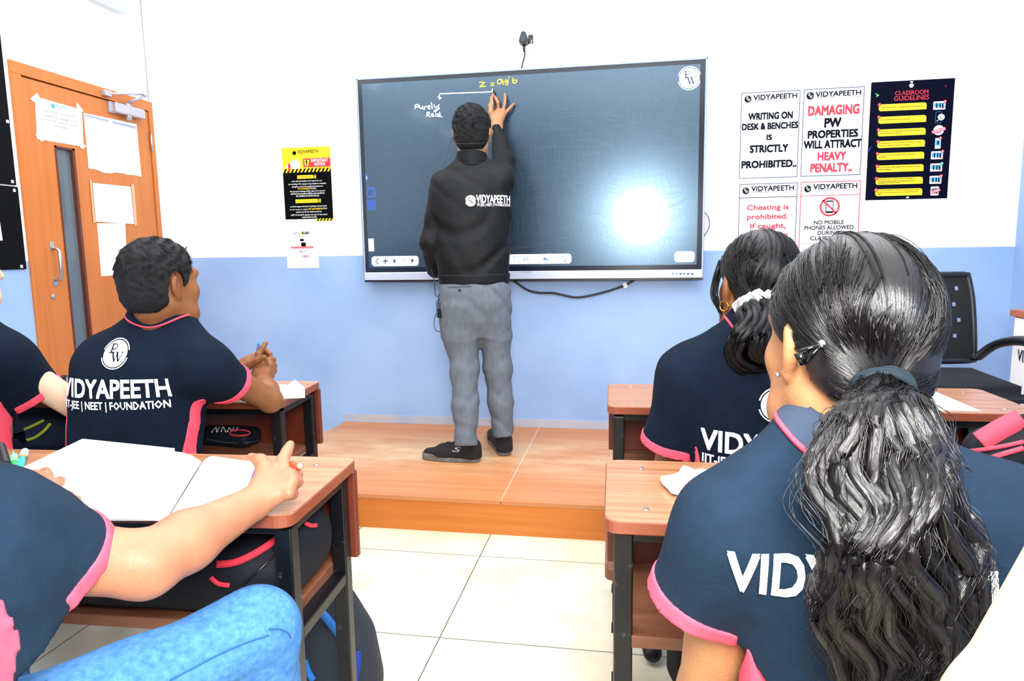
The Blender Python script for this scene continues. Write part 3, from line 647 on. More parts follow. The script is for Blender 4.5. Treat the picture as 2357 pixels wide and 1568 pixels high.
ik.poly('megaphone', INKR, [W(112,295), W(122,330), W(150,325), W(138,265)], 3); ik.poly('megaphone_horn', INKW, [W(135,268), W(165,245), W(185,330), W(150,328)], 4); ik.poly('megaphone', INKR, [W(118,330), W(136,326), W(136,366), W(122,368)], 3); ik.poly('megaphone_horn', INKW, [W(88,312), W(112,292), W(122,328), W(96,334)], 4)
rc(ik, 'caption_bar', INKY, 326, 428, 212, 40, 2); tx(ik, 'caption_text', INKO, 'ATTENTION ALL', 308, 430, 152, 22, 3, bold=.02); tx(ik, 'caption_mark', INKB, '!!', 410, 424, 20, 40, 4, bold=.03)
for j, t in enumerate(["Let's uphold discipline and respect for our", 'surroundings. We request every student to maintain', 'discipline and avoid unethical practices at']): tx(ik, 'notice_text', INKW, t, 328+j*3, (475,508,538)[j], (340,425,350)[j], 22, bold=.015)
tx(ik, 'notice_text_yellow', INKY, 'PW VIDYAPEETH', 294, 562, 130, 18, bold=.02); tx(ik, 'notice_text', INKW, 'Campus.', 400, 558, 74, 19, bold=.015)
for j, t in enumerate(['Any property damage will be taken into account', 'and the losses incurred will be recovered from', 'the students involved in the act.']): tx(ik, 'notice_text', INKW, t, 335+j*2, (590,614,640)[j], (395,380,260)[j], 21, bold=.015)
rc(ik, 'caption_bar', INKY, 343, 700, 285, 42, 2); tx(ik, 'caption_text', INKO, 'सूचना : सभी छात्रों के लिए', 325, 702, 225, 24, 3); tx(ik, 'caption_mark', INKB, '!!', 462, 695, 20, 42, 4, bold=.03)
for j, t in enumerate(['हम सभी को अनुशासन और संस्था के प्रति सम्मान बनाए रखना चाहिए', 'अनुशासन बनाए रखें और अनैतिक प्रथाओं से बचें', 'किसी भी संपत्ति के नुकसान को ध्यान में रखा जाएगा', 'छात्रों से रिकवरी की जाएगी']): tx(ik, 'notice_text', INKW, t, (346,350,354,358)[j], (762,824,857,884)[j], (410,290,412,165)[j], 22, bold=.01)
tx(ik, 'notice_text', INKW, 'हम हर छात्र से अनुरोध', 240, 798, 205, 20); tx(ik, 'notice_text_yellow', INKY, 'PW VIDYAPEETH', 426, 789, 156, 18, bold=.02); tx(ik, 'notice_text', INKW, 'कैंपस', 532, 782, 50, 20)
ik.build(o)
o, ik = sheet('flyer', 'small white flyer with purple heading under the yellow and black poster', 'flyer', zn((85,1025),(440,1020),(465,1455),(112,1460)), PAPER)
tx(ik, 'heading', INKP, 'YAARI', 205, 1064, 72, 20, bold=.01); rc(ik, 'heading_pill', INKN, 308, 1060, 96, 26, 1, .006); tx(ik, 'heading_white', INKW, 'JEET KI', 318, 1060, 66, 15, 2, bold=.02); ik.disc('star', INKY, W(265,1058), kk(265,1058,12), 3, 10)
for x, y, r in ((275,1097,9), (248,1106,4), (306,1107,5), (236,1197,11), (318,1195,9)): ik.disc('star', INKY, W(x, y), kk(x, y, r), 1, 10)
for x, y, w, h in ((272,1140,44,28), (290,1190,55,44)): rc(ik, 'dark_picture', INKN, x, y, w, h, 1, .006)
rc(ik, 'pink_band', INKR, 275, 1223, 250, 22, 1); tx(ik, 'band_text', INKW, 'WHEN YOUR JUNIOR SCHOOL FRIEND JOINS', 275, 1223, 240, 10, 2, bold=.02)
tx(ik, 'small_text', INKN, 'Make Your Friend a Part of the family', 275, 1247, 200, 10); tx(ik, 'purple_text', INKP, '1000', 258, 1268, 40, 20, bold=.02); tx(ik, 'small_text', INKN, 'COURSES', 306, 1268, 50, 12)
tx(ik, 'pale_text', INKG, 'to help you in your studies and have fun together', 280, 1290, 240, 7); tx(ik, 'purple_text', INKP, '10000', 314, 1323, 66, 24, bold=.02); ik.disc('star', INKO, W(265,1322), kk(265,1322,10), 1, 10); tx(ik, 'small_text', INKN, 'GET UPTO', 200, 1332, 90, 8); tx(ik, 'small_text', INKN, 'REWARDS', 380, 1330, 60, 7)
ik.build(o)

# ---- left wall: black board and papers, sheets on the door
def lwp(u, v, dx=0): q = P(u, v, x=XL+dx); return np.array([q[1], q[2]])
o = thing('notice_board', 'black notice board on the left wall beside the door', 'notice board', (XL, 2.3, 1.17))
MB().span((XL, 1.5, 1.56), (XL+.008, 2.853, 2.6), .001).build('upper_panel', mat('board_black', '#010308', .7, bump=.1, bscale=200, spec=.12), o)
MB().span((XL, 1.5, 1.165), (XL+.0085, 2.859, 1.553), .001).build('lower_panel', MATS['board_black'], o)
for y, z in ((2.838, 1.85), (2.835, 1.535), (2.83, 1.178), (2.83, 1.575)): MB().box((XL+.011, y, z), (.004, .012, .014), .001).build('tape_spot', M_WHITE, o)
def door_sheet(label, quad, jag=0, seed=1, x=XL+.0052):
    c = [lwp(u, v) for u, v in quad]; rnd = random.Random(seed)
    pts = []
    for i in range(4):
        a, b = c[i], c[(i+1) % 4]
        for k in range(8):
            t = k/8; p = a+(b-a)*t
            if jag and i == 2: p = p+np.array([0, rnd.uniform(-jag, jag*.3)])
            pts.append(p)
    n = len(pts); vs = [(x, p[0], p[1]) for p in pts]+[(x+.0012, p[0], p[1]) for p in pts]
    fs = [tuple(range(n)), tuple(range(2*n-1, n-1, -1))]+[(i, n+i, n+(i+1) % n, (i+1) % n) for i in range(n)]
    o = thing('door_notice', label, 'notice', (XL, float(np.mean([p[0] for p in pts])), float(min(p[1] for p in pts))))
    obj('sheet', vs, fs, PAPER, o, False)
    ik = Ink((x+.0012, 0, 0), (0,1,0), (0,0,1), (1,0,0)); ik.c = c
    return o, ik
def dtx(ik, key, m, t, u, v, w, h, **kw):
    a, b, c, e = lwp(u-w/2, v-w*.14), lwp(u+w/2, v+w*.14), lwp(u, v-h/2), lwp(u, v+h/2)
    ik.text(key, m, t, lwp(u, v), abs(b[0]-a[0]), abs(c[1]-e[1]), 1, **kw)
o, ik = door_sheet('white notice taped by its corners to the upper left of the door', [(78,222),(186,253),(190,338),(83,320)], 0)
dtx(ik, 'heading', INKBL, 'VIDYAPEETH', 139, 246, 28, 6, bold=.015); ik.disc('logo', INKBL, lwp(119,244), .012, 1, 14); dtx(ik, 'heading', INKG, 'POWERED BY PHYSICS', 141, 252, 26, 2.6)
for j, t in enumerate(['Dear student, punching other', "student's ID card will not be", 'accepted. If caught, punishment', 'will be given.']): dtx(ik, 'notice_text', INKG, t, 136+j*.9, 263+j*10, (76,73,82,34)[j], 7.5)
tp = Ink((XL+.0066, 0, 0), (0,1,0), (0,0,1), (1,0,0))
for q in ([(66,228),(82,214),(88,224),(76,236)], [(174,236),(190,256),(182,258),(172,246)], [(80,306),(98,324),(92,326),(79,312)], [(184,330),(196,336),(188,344),(182,340)]): tp.poly('tape', PAPER, [lwp(*p) for p in q], 1)
tp.build(o); ik.build(o)
o, ik = door_sheet('large white printed timetable on the door under the door closer', [(190,260),(312,286),(323,404),(202,388)], .012, 3)
for u, v in ((221,272), (284,288)): a, b = lwp(u-27, v-6), lwp(u+27, v+6); ik.rect('header_band', mat('print_lavender', '#9aa2cc', .5), lwp(u, v), abs(b[0]-a[0]), .012, 1)
for i in range(9): a, b = lwp(196+i*.8, 278+i*11), lwp(310+i*.8, 304+i*11); ik.stroke('table_line', mat('print_pale', '#dfe4ee', .5), [a, b], .0015, 1)
ik.build(o)
o, ik = door_sheet('blank white sheet on the door with clear tape along its sides', [(209,421),(298,430),(306,516),(217,510)], 0, x=XL+.0068)
for q in ([(203,410),(210,420),(218,512),(212,514)], [(299,424),(306,424),(313,518),(307,520)]): ik.poly('clear_tape', mat('tape_clear', '#d8a582', .2), [lwp(*p) for p in q], 0)
ik.build(o)
door_sheet('lowest blank white sheet on the door, beside the boy\'s head', [(221,514),(286,514),(291,632),(231,636)], 0)
o = thing('pinned_sheet', 'white sheet pinned to the lower black notice board at the left edge', 'paper', (XL, 2.72, 1.29))
q = [(XL+.0095, y, z) for y, z in ((2.3,1.30),(2.745,1.30),(2.735,1.545),(2.3,1.53))]; obj('sheet', q+[(a+.0012, b, c) for a, b, c in q], [(0,1,2,3),(7,6,5,4),(0,4,5,1),(1,5,6,2),(2,6,7,3),(3,7,4,0)], PAPER, o, False)
o = thing('wall_unit', 'white plastic wall unit above the door at the top edge', 'wall unit', (XL, 3.52, 2.57))
m_ = MB(); prof = []
for k in range(9): a = PI/2*k/8; prof.append((.16*math.sin(a), -.09*math.cos(a)))
m_.prism([(0,.25),(.0,-.05),(.05,-.06),(.11,-.03),(.14,.03),(.14,.25)], .27, Matrix(((1,0,0,XL),(0,0,1,3.37),(0,1,0,2.64),(0,0,0,1)))); m_.build('casing', mat('unit_white', '#dfe9f2', .4), o)
MB().ball((XL+.085, 3.60, 2.605), (.006,.004,.006), 8).build('screw', M_STEEL, o)
# ================================================================== DESKS AND BENCHES
M_DTOP = wood('walnut_laminate', '#8d5a3a', '#b08060', 0, .3, 1.0)
M_EDGE = mat('edge_banding', '#7a3d28', .28, spec=.6, var='#86462f', vscale=(9,9,9)); M_PANEL = mat('modesty_board', '#6d3020', .33, var='#5c2415', vscale=(7,7,7))
M_SHELF = wood('shelf_board', '#6b3f28', '#85543c', 0, .5)
def steel_black():
    m = mat('black_steel', '#080a0f', .35, .0, spec=.45); nt = m.node_tree; b = nt.nodes['Principled BSDF']; L = nt.links.new
    tc = nt.nodes.new('ShaderNodeTexCoord'); nz = nt.nodes.new('ShaderNodeTexNoise'); nz.inputs['Scale'].default_value = 38; nz.inputs['Detail'].default_value = 8; nz.inputs['Roughness'].default_value = .75
    rp = nt.nodes.new('ShaderNodeValToRGB'); rp.color_ramp.elements[0].position = .62; rp.color_ramp.elements[1].position = .74; rp.color_ramp.elements[0].color = lin('#080a0f'); rp.color_ramp.elements[1].color = lin('#6c7078')
    L(tc.outputs['Object'], nz.inputs['Vector']); L(nz.outputs['Fac'], rp.inputs[0]); L(rp.outputs[0], b.inputs['Base Color'])
    return m
M_LEG = steel_black()
def rrect(x0, y0, x1, y1, r, n=6):
    out = []
    for cx, cy, a0 in ((x0+r, y0+r, PI), (x1-r, y0+r, 1.5*PI), (x1-r, y1-r, 0), (x0+r, y1-r, .5*PI)):
        for k in range(n+1): a = a0+k*PI/2/n; out.append((cx+r*math.cos(a), cy+r*math.sin(a)))
    return out
DW, DD = 1.2, .356
def make_desk(label, loc, rz):
    t = thing('desk', label, 'desk', loc, rz, 'student desks'); L = dict(local=True)
    tr = Matrix.Translation
    w, d = DW/2, DD/2
    MB().prism(rrect(-w+.002, -d+.002, w-.002, d-.002, .028), .0245, tr((0,0,.7255))).build('tabletop', M_DTOP, t, **L)
    o_, i_ = rrect(-w, -d, w, d, .03), rrect(-w+.0021, -d+.0021, w-.0021, d-.0021, .028); n = len(o_)
    prof = [(i_, .7495), (o_, .7475), (o_, .7275), (i_, .7253)]
    vs = [(p[0], p[1], z) for ring, z in prof for p in ring]
    fs = [(k*n+i, k*n+(i+1) % n, ((k+1) % 4)*n+(i+1) % n, ((k+1) % 4)*n+i) for k in range(4) for i in range(n)]
    obj('edge_band', vs, [f[::-1] for f in fs], M_EDGE, t, False, **L)
    MB().box((0, d-.011, .6195), (DW-.006, .02, .2085), .004).build('modesty_panel', M_PANEL, t, **L)
    for sx in (-1, 1):
        for y in (-d+.055, d-.04):
            MB().box((sx*(w-.035), y, .356), (.034, .034, .708), .003).box((sx*(w-.035), y, .008), (.04,.04,.016), .002).build('leg', M_LEG, t, **L)
        MB().box((sx*(w-.035), .006, .7105), (.03, d*2-.13, .028), .002).build('side_rail', M_LEG, t, **L); MB().box((sx*(w-.035), .008, .4815), (.03, d*2-.13, .024), .002).build('shelf_rail', M_LEG, t, **L)
    for y in (-d+.055, d-.04): MB().box((0, y, .7105), (DW-.1, .028, .028), .002).build('cross_rail', M_LEG, t, **L)
    MB().box((0, .01, .506), (DW-.1, d*2-.05, .024), .002).build('shelf', M_SHELF, t, **L)
    for sx in (-1, 1):
        for y in (-d+.06, d-.06):
            MB().lathe([(0, 0), (.0065, 0), (.006, .0012), (0, .0014)], (sx*(w-.075), y, .7502), (0,0,1), 12).build('screw', M_STEEL, t, **L)
    return t
def desk_loc(corner_far, corner_near, side):
    """desk from the far and near ends of its aisle-side edge; side=-1: the desk extends to the left"""
    a, b = np.array(corner_far), np.array(corner_near); yv = (a-b)/np.linalg.norm(a-b); xv = np.array([yv[1], -yv[0]])
    c = (a+b)/2+xv*side*DW/2
    return (c[0], c[1], 0), math.atan2(xv[1], xv[0])
LFl, LFr = desk_loc((-.621, 1.446), (-.605, 1.09), -1); LBl, LBr = desk_loc((-1.133, 2.334), (-1.105, 1.978), -1)
RFl, RFr = desk_loc((-.055, 1.506), (-.045, 1.150), 1); RBl, RBr = desk_loc((-.081, 2.388), (-.071, 2.032), 1)
deskLF = make_desk('brown desk at front left under the open white notebook', LFl, LFr)
deskLB = dup(deskLF, LBl, LBr, 'brown desk by the blue wall in front of the boy with the clasped hands')
deskRF = dup(deskLF, RFl, RFr, 'brown desk in front of the girl with the long wavy ponytail')
deskRB = dup(deskLF, RBl, RBr, 'brown desk carrying a white sheet, before the girl with the white hair tie')
def make_bench(label, loc, rz):
    t = thing('bench', label, 'bench', loc, rz, 'benches behind the desks'); L = dict(local=True)
    MB().prism(rrect(-.6, -.125, .6, .125, .028), .028, Matrix.Translation((0,0,.415))).build('seat', M_SHELF, t, **L)
    for sx in (-1, 1):
        for sy in (-1, 1): MB().box((sx*.56, sy*.09, .2075), (.03, .03, .414), .002).box((sx*.56, sy*.09, .012), (.045,.05,.024), .004).build('leg', M_LEG, t, **L)
        MB().box((sx*.56, 0, .398), (.03, .15, .028), .002).build('side_rail', M_LEG, t, **L); MB().box((sx*.56, 0, .12), (.025, .15, .025), .002).build('foot_rail', M_LEG, t, **L)
    MB().box((0, 0, .398), (1.09, .03, .028), .002).build('cross_rail', M_LEG, t, **L)
    return t
bR = make_bench('brown bench under the girl with the white hair tie', (RBl[0]+.012, 1.735, 0), RBr)
bRF = dup(bR, (RFl[0]+.03, .80, 0), RFr, 'brown bench under the girl with the long ponytail')
bLB = dup(bR, (LBl[0], 1.64, 0), LBr, 'brown bench under the boy with the clasped hands')
bLF = dup(bR, (LFl[0]-.1, .72, 0), LFr, 'brown bench under the student in blue jeans')

# ================================================================== THINGS ON AND UNDER THE DESKS
def page_block(name, o, far, near, wdir, width, z, hump, thick, m, n=14, curl=0.0):
    """one half of an open book: starts on the spine (far..near), runs along wdir for width, with the paper's curve"""
    far, near, wdir = np.array(far), np.array(near), np.array(wdir)/np.linalg.norm(wdir); vs = []; fs = []
    prof = []
    for i in range(n+1):
        t = i/n; h = hump*(1-(1-min(t/.22, 1))**2)*(1-.75*max(0, (t-.22)/.78)**1.1)+curl*max(0, t-.8)
        prof.append((t*width, z+thick+h))
    for e in (far, near):
        for q, hz in prof: p = e+wdir*q; vs.append((p[0], p[1], hz))
        for q, hz in prof: p = e+wdir*q; vs.append((p[0], p[1], z))
    k = n+1
    for i in range(n):
        fs += [(i, i+1, 2*k+i+1, 2*k+i), (k+i, 3*k+i, 3*k+i+1, k+i+1), (i, k+i, k+i+1, i+1), (2*k+i, 2*k+i+1, 3*k+i+1, 3*k+i)]
    fs += [(n, k+n, 3*k+n, 2*k+n), (0, 2*k, 3*k, k)]
    return obj(name, vs, fs, m, o, True)
PAGE = mat('page_paper', '#f7f7f5', .55)
nb = thing('spiral_notebook', 'white spiral notebook with punched edge lying under the open book', 'notebook', (-1.2, 1.3, .751))
c = [P(33,1092,z=.753)[:2], P(190,1012,z=.757)[:2], P(402,1034,z=.757)[:2], P(330,1130,z=.753)[:2]]
m_ = MB(); q = []
for zt in (.751, .759):
    for k, p in enumerate(c): q.append((p[0], p[1], zt))
m_.add(q, [(0,3,2,1),(4,5,6,7),(0,1,5,4),(1,2,6,5),(2,3,7,6),(3,0,4,7)]); m_.build('pages', PAGE, nb)
a_, b_ = np.array(c[0]), np.array(c[1]); hb = MB()
for k in range(26):
    p = a_+(b_-a_)*(k+.5)/26+(np.array(c[2])-b_)*.035; hb.box((p[0], p[1], .7592), (.003,.003,.0006))
hb.build('punch_hole', INKG, nb)
ob = thing('open_notebook', 'large open white notebook with curving blank pages on the front left desk', 'notebook', (-.9, 1.17, .76))
sf, sn = np.array([-.945, 1.335]), np.array([-.80, 1.02])
wl_ = np.array([-.92, -.12]); wr_ = np.array([.99, .09])
page_block('left_page', ob, sf, sn, wl_, .275, .760, .022, .004, PAGE); page_block('right_page', ob, sf, sn, wr_, .125, .7515, .018, .006, PAGE)
cv = MB(); c4 = [sf-.0*wl_, sn, sn+wr_/np.linalg.norm(wr_)*.127, sf+wr_/np.linalg.norm(wr_)*.127]
cv.add([(p[0], p[1]-.002, .7505) for p in c4]+[(p[0], p[1]-.002, .7514) for p in c4], [(0,1,2,3),(7,6,5,4),(0,4,5,1),(1,5,6,2),(2,6,7,3),(3,7,4,0)]); cv.build('cover', mat('cover_blue', '#4a4fd6', .4), ob)
# spiral book, markers at the left edge
sb = thing('spiral_book', 'thick white book with black spiral binding at the left edge of the picture', 'book', tuple(P(0,1062,z=.75)))
p0 = P(10, 1072, z=.752); p1 = P(-4, 1025, z=.752)
dv = (p1-p0)/np.linalg.norm(p1-p0); sd = np.array([-dv[1], dv[0], 0])
m_ = MB(); ang = math.atan2(dv[1], dv[0]); ctr = (p0+p1)/2+sd*.075+np.array([0,0,.011]); m_.box(ctr, (.21, .13, .018), .001, (0,0,ang)); m_.build('pages', PAGE, sb)
sp_ = MB()
for k in range(26):
    c_ = p0-dv*.05+dv*(.2*k/25)+np.array([0,0,.012])
    sp_.tube([c_+sd*.011*math.cos(a)+np.array([0,0,.0115*math.sin(a)]) for a in np.linspace(0, 2*PI, 12)], .0011, 5, True)
sp_.build('spiral_binding', M_BLACK, sb)
def pen(name, label, a, b, r, body, capm, cat='pen', clip=True, tipm=None, ring=None):
    a, b = np.array(a), np.array(b); d = (b-a)/np.linalg.norm(b-a); l = np.linalg.norm(b-a)
    o = thing(name, label, cat, tuple(a))
    MB().lathe([(0, 0), (r*.3, 0), (r*.5, l*.05), (r*.9, l*.12), (r, l*.2), (r, l*.58)], a, d, 14).build('barrel', body, o)
    MB().lathe([(r*1.08, l*.585), (r*1.12, l*.62), (r*1.12, l*.96), (r*.9, l), (0, l)], a, d, 14).build('cap', capm, o)
    if ring: MB().lathe([(r*1.16, l*.55), (r*1.16, l*.6)], a, d, 14).build('ring', ring, o)
    if clip:
        s = np.cross(d, (0,0,1)); s /= np.linalg.norm(s); u = np.cross(s, d); c = a+d*l*.8+u*r*1.5
        MB().tube([a+d*l*.97+u*r, a+d*l*.95+u*r*1.7, a+d*l*.65+u*r*1.4], r*.25, 6).build('clip', capm, o)
    return o
pen('highlighter', 'green highlighter lying beside the spiral book', P(33,1087,z=.7585), P(32,1050,z=.7585), .0075, mat('green_plastic', '#35c060', .35), mat('pale_green_plastic', '#8fe0a8', .35), 'highlighter')
pen('highlighter', 'cyan highlighter with pale cap and gold ring beside the green one', P(44,1082,z=.7585), P(58,1038,z=.7585), .0075, mat('cyan_plastic', '#30c3cf', .35), mat('pale_blue_plastic', '#c6dce6', .35), 'highlighter', False, None, mat('gold', '#b88628', .3, .9))
# boy's desk
bb_ = thing('open_book', 'small open white book standing up its pages on the far left desk', 'book', (-1.29, 2.2, .751))
s0, s1 = P(600,896,z=.757)[:2], P(618,916,z=.757)[:2]; wv = P(672,893,z=.757)[:2]-s0
page_block('page', bb_, s0, s1, wv, .115, .751, .012, .012, PAGE, 10, .10); page_block('page', bb_, s0, s1, -wv, .12, .751, .012, .006, PAGE, 10)
bs = thing('wire_notebook', 'dark wire-bound notebook lying under the boy\'s right arm', 'notebook', (-1.38, 2.03, .75))
e0, e1 = P(487,912,z=.754), P(556,925,z=.754); dv = (e1-e0)/np.linalg.norm(e1-e0); sd = np.array([-dv[1], dv[0], 0]); ang = math.atan2(dv[1], dv[0])
MB().box((e0+e1)/2+sd*.09+np.array([0,0,.001]), (.2, .15, .009), .001, (0,0,ang)).build('cover', mat('cover_grey', '#2c3444', .5), bs)
sp_ = MB()
for k in range(22):
    c_ = e0-dv*.02+dv*(.2*k/21)+sd*.008+np.array([0,0,.003]); sp_.tube([c_+sd*.007*math.cos(a)+np.array([0,0,.007*math.sin(a)]) for a in np.linspace(0, 2*PI, 10)], .001, 5)
sp_.build('wire_binding', mat('white_wire', '#d5dae2', .3, .5), bs)

# ---- soft bags: implicit surfaces (helper below) are used for the bags too, see the bag section
# papers on the right
def sheet_on(label, quad, z, name='paper_sheet', t=.0006, marks=None):
    c = [P(u, v, z=z) for u, v in quad]; o = thing(name, label, 'paper', tuple(np.mean(c, 0)))
    obj('sheet', [tuple(p) for p in c]+[(p[0], p[1], p[2]+t) for p in c], [(0,1,2,3),(7,6,5,4),(0,4,5,1),(1,5,6,2),(2,6,7,3),(3,7,4,0)], PAPER, o, False)
    if marks:
        ik = MB()
        for (u, v, l) in marks:
            p = P(u, v, z=z+t); ik.box(p+np.array([0,0,.0003]), (l, .006, .0003))
        ik.build('print', INKN, o)
    return o
sheet_on('white printed sheet lying on the right rear desk', [(2068,894),(2128,891),(2258,947),(2105,944)], .7506, marks=[(2082,905,.03),(2102,905,.012),(2133,905,.01)])
tis = thing('crumpled_paper', 'crumpled white paper on the desk left of the girl with the long ponytail', 'paper', tuple(P(1585,1112,z=.75)))
bm_ = bmesh.new(); bmesh.ops.create_icosphere(bm_, subdivisions=3, radius=1); rnd = random.Random(4)
cc = P(1600, 1108, z=.762)
for v in bm_.verts:
    n_ = 1+.25*math.sin(v.co.x*5+v.co.y*3)+.2*math.sin(v.co.z*7+v.co.x*4)+rnd.uniform(-.08, .08)
    v.co = Vector((cc[0]+v.co.x*.05*n_, cc[1]+v.co.y*.06*n_, max(.7505, .762+v.co.z*.014*n_)))
tis_m = MB().bm(bm_, False); tis_m.build('paper', PAPER, tis)

# ================================================================== OFFICE CHAIR AND LECTERN
M_MESH = mat('chair_mesh', '#05070a', .55, bump=.6, bscale=900, spec=.4); M_PLAS = mat('chair_plastic', '#12151b', .38); M_SEATF = mat('chair_fabric', '#080c14', .85, bump=.3, bscale=400)
ch = thing('office_chair', 'black mesh-backed office chair with arms standing by the front wall', 'chair', (1.22, 3.2, STZ))
def backpt(s, t):
    """s -1..1 across, t 0..1 up the chair back"""
    w = .225-.015*t-.03*max(0, t-.75); z = .725+.365*t; y = 3.18+.06*t*t+.035*(s*s)-.035
    return np.array([1.215+s*w, y, z])
nu, nv = 24, 22; slots = {(0,17),(0,18)}
vs = []; fs = []
for layer, dy in ((0, -.004), (1, .004)):
    for j in range(nv+1):
        for i in range(nu+1): p = backpt(-1+2*i/nu, j/nv); vs.append((p[0], p[1]+dy, p[2]))
N1 = (nu+1)*(nv+1)
def slot(i, j): return (j % 4 == 2) and (i % 3 == (1 if (j//4) % 2 else 2)) and 2 < i < nu-2 and 2 < j < nv-1
for j in range(nv):
    for i in range(nu):
        a = j*(nu+1)+i
        if slot(i, j): 
            for p, q in ((a, a+1), (a+1, a+nu+2), (a+nu+2, a+nu+1), (a+nu+1, a)): fs.append((p, p+N1, q+N1, q))
            continue
        fs.append((a, a+1, a+nu+2, a+nu+1)); fs.append((N1+a, N1+a+nu+1, N1+a+nu+2, N1+a+1))
obj('back_mesh', vs, fs, M_MESH, ch, True)
loop = [backpt(-1, t) for t in np.linspace(0, 1, 12)]+[backpt(s, 1) for s in np.linspace(-.9, .9, 12)]+[backpt(1, t) for t in np.linspace(1, 0, 12)]+[backpt(s, 0) for s in np.linspace(.9, -.9, 10)]
MB().tube(loop, .013, 10, False, True).build('back_frame', M_PLAS, ch)
st_ = MB(); bm_ = bmesh.new(); bmesh.ops.create_cube(bm_, size=1)
for v in bm_.verts: v.co = Vector((v.co.x*.50, v.co.y*.47, v.co.z*.09))
bmesh.ops.bevel(bm_, geom=bm_.edges[:], offset=.04, segments=5, affect='EDGES')
for v in bm_.verts: v.co.z += -.12*max(0, -v.co.y-.1)**1.5+.05*(v.co.x*2)**2*0; v.co.z -= .25*v.co.x*v.co.x
st_.bm(bm_, True, Matrix.Translation((1.22, 2.98, .66))).build('seat', M_SEATF, ch)
for sx in (-1, 1):
    x = 1.22+sx*.27
    arm = spline([(x-sx*.05, 3.16, .735), (x-.0, 3.12, .80), (x+sx*.035, 3.02, .832), (x+sx*.05, 2.90, .828), (x+sx*.055, 2.82, .79), (x+sx*.04, 2.80, .70), (x-sx*.02, 2.86, .62)], 6)
    n = len(arm); m_ = MB(); vs = []; fs = []
    for k, p in enumerate(arm):
        tg_ = arm[min(k+1, n-1)]-arm[max(k-1, 0)]; tg_ /= np.linalg.norm(tg_); X_ = np.array([1.0,0,0]); N_ = np.cross(tg_, X_); N_ /= np.linalg.norm(N_)
        hw, ht = .03-.006*abs(2*k/n-1), .013+.008*math.sin(PI*k/n)
        for a in np.linspace(0, 2*PI, 12, endpoint=False): vs.append(p+X_*hw*math.cos(a)+N_*ht*math.sin(a))
    for k in range(n-1):
        for a in range(12): fs.append((k*12+a, k*12+(a+1) % 12, (k+1)*12+(a+1) % 12, (k+1)*12+a))
    fs += [tuple(range(11, -1, -1)), tuple((n-1)*12+a for a in range(12))]
    obj('armrest', vs, fs, M_PLAS, ch, True)
MB().tube([(1.22, 3.2, .76), (1.22, 3.19, .66), (1.22, 3.05, .6)], .025, 8).build('back_bracket', M_PLAS, ch)
MB().lathe([(0,0),(.03,0),(.03,.2),(.02,.21),(.02,.4),(0,.4)], (1.22, 3.0, STZ+.07), (0,0,1), 14).build('gas_lift', M_PLAS, ch)
for k in range(5):
    a = 2*PI*k/5+.3; e = np.array([1.22+.28*math.cos(a), 3.0+.28*math.sin(a), STZ+.075])
    lg = MB().tube([(1.22, 3.0, STZ+.11), e], [.028, .018], 8).build('foot', M_PLAS, ch)
    MB().lathe([(0,-.012),(.028,-.012),(.028,.012),(0,.012)], (e[0], e[1], STZ+.0285), (-math.sin(a), math.cos(a), 0), 14).build('castor', M_PLAS, lg)
lc = thing('lectern', 'orange-edged lectern with a white printed side at the right edge', 'lectern', (1.80, 3.0, STZ))
lx0, ly0, lz1 = 1.672, 2.96, P(2333,712,y=3.4)[2]
LW_ = XR-.012-lx0
for n_, a, b, m in (('side_panel', (lx0+.012, ly0+.02, STZ), (lx0+.03, ly0+.42, lz1-.03), M_ORANGE_V), ('side_panel', (lx0+LW_-.03, ly0+.02, STZ), (lx0+LW_-.012, ly0+.42, lz1-.03), M_ORANGE_V)): MB().span(a, b, .001).build(n_, m, lc)
MB().span((lx0, ly0, lz1-.029), (lx0+LW_, ly0+.44, lz1), .002).build('top', M_ORANGE, lc)
MB().span((lx0+.0305, ly0+.024, STZ), (lx0+LW_-.0305, ly0+.042, lz1-.03)).build('front_panel', M_ORANGE_V, lc)
MB().span((lx0+.007, ly0+.026, STZ+.2), (lx0+.0115, ly0+.408, lz1-.034)).build('white_poster', PAPER, lc)
ik = Ink((lx0+.007, 0, 0), (0,-1,0), (0,0,1), (-1,0,0))
logo(ik, 'logo', (-ly0-.2, .85), .06, INKN, INKW); ik.text('lettering', INKN, 'VIDYAPEETH', (-ly0-.2, .73), .32, .05, bold=.02); ik.build(lc)
# ================================================================== IMPLICIT SURFACES FOR SOFT FORMS (people, clothes, bags)
V = lambda *a: np.array(a, np.float32)
def _n(v): v = np.asarray(v, float); return v/max(np.linalg.norm(v), 1e-9)
class Rc:
    """tapered limb between two joints; flat=(direction, factor) makes its section oval"""
    def __init__(s, a, b, ra, rb, k=.02, flat=None, op=1):
        s.a = np.asarray(a, np.float32); s.b = np.asarray(b, np.float32); s.ra, s.rb, s.k, s.op = ra, rb, k, op
        s.fl = None if flat is None else (_n(flat[0]).astype(np.float32), flat[1])
    def __call__(s, p):
        ba = s.b-s.a; L = float(ba @ ba)+1e-12; pa = p-s.a
        t = np.clip((pa @ ba)/L, 0, 1); o = pa-t[..., None]*ba; r = s.ra+(s.rb-s.ra)*t
        if s.fl is None: return np.sqrt((o*o).sum(-1))-r
        w, f = s.fl; q = o @ w; l2 = (o*o).sum(-1)-q*q
        d = np.sqrt(np.maximum(l2, 0)+(q/f)**2)-r
        return d*min(1, f)**.5
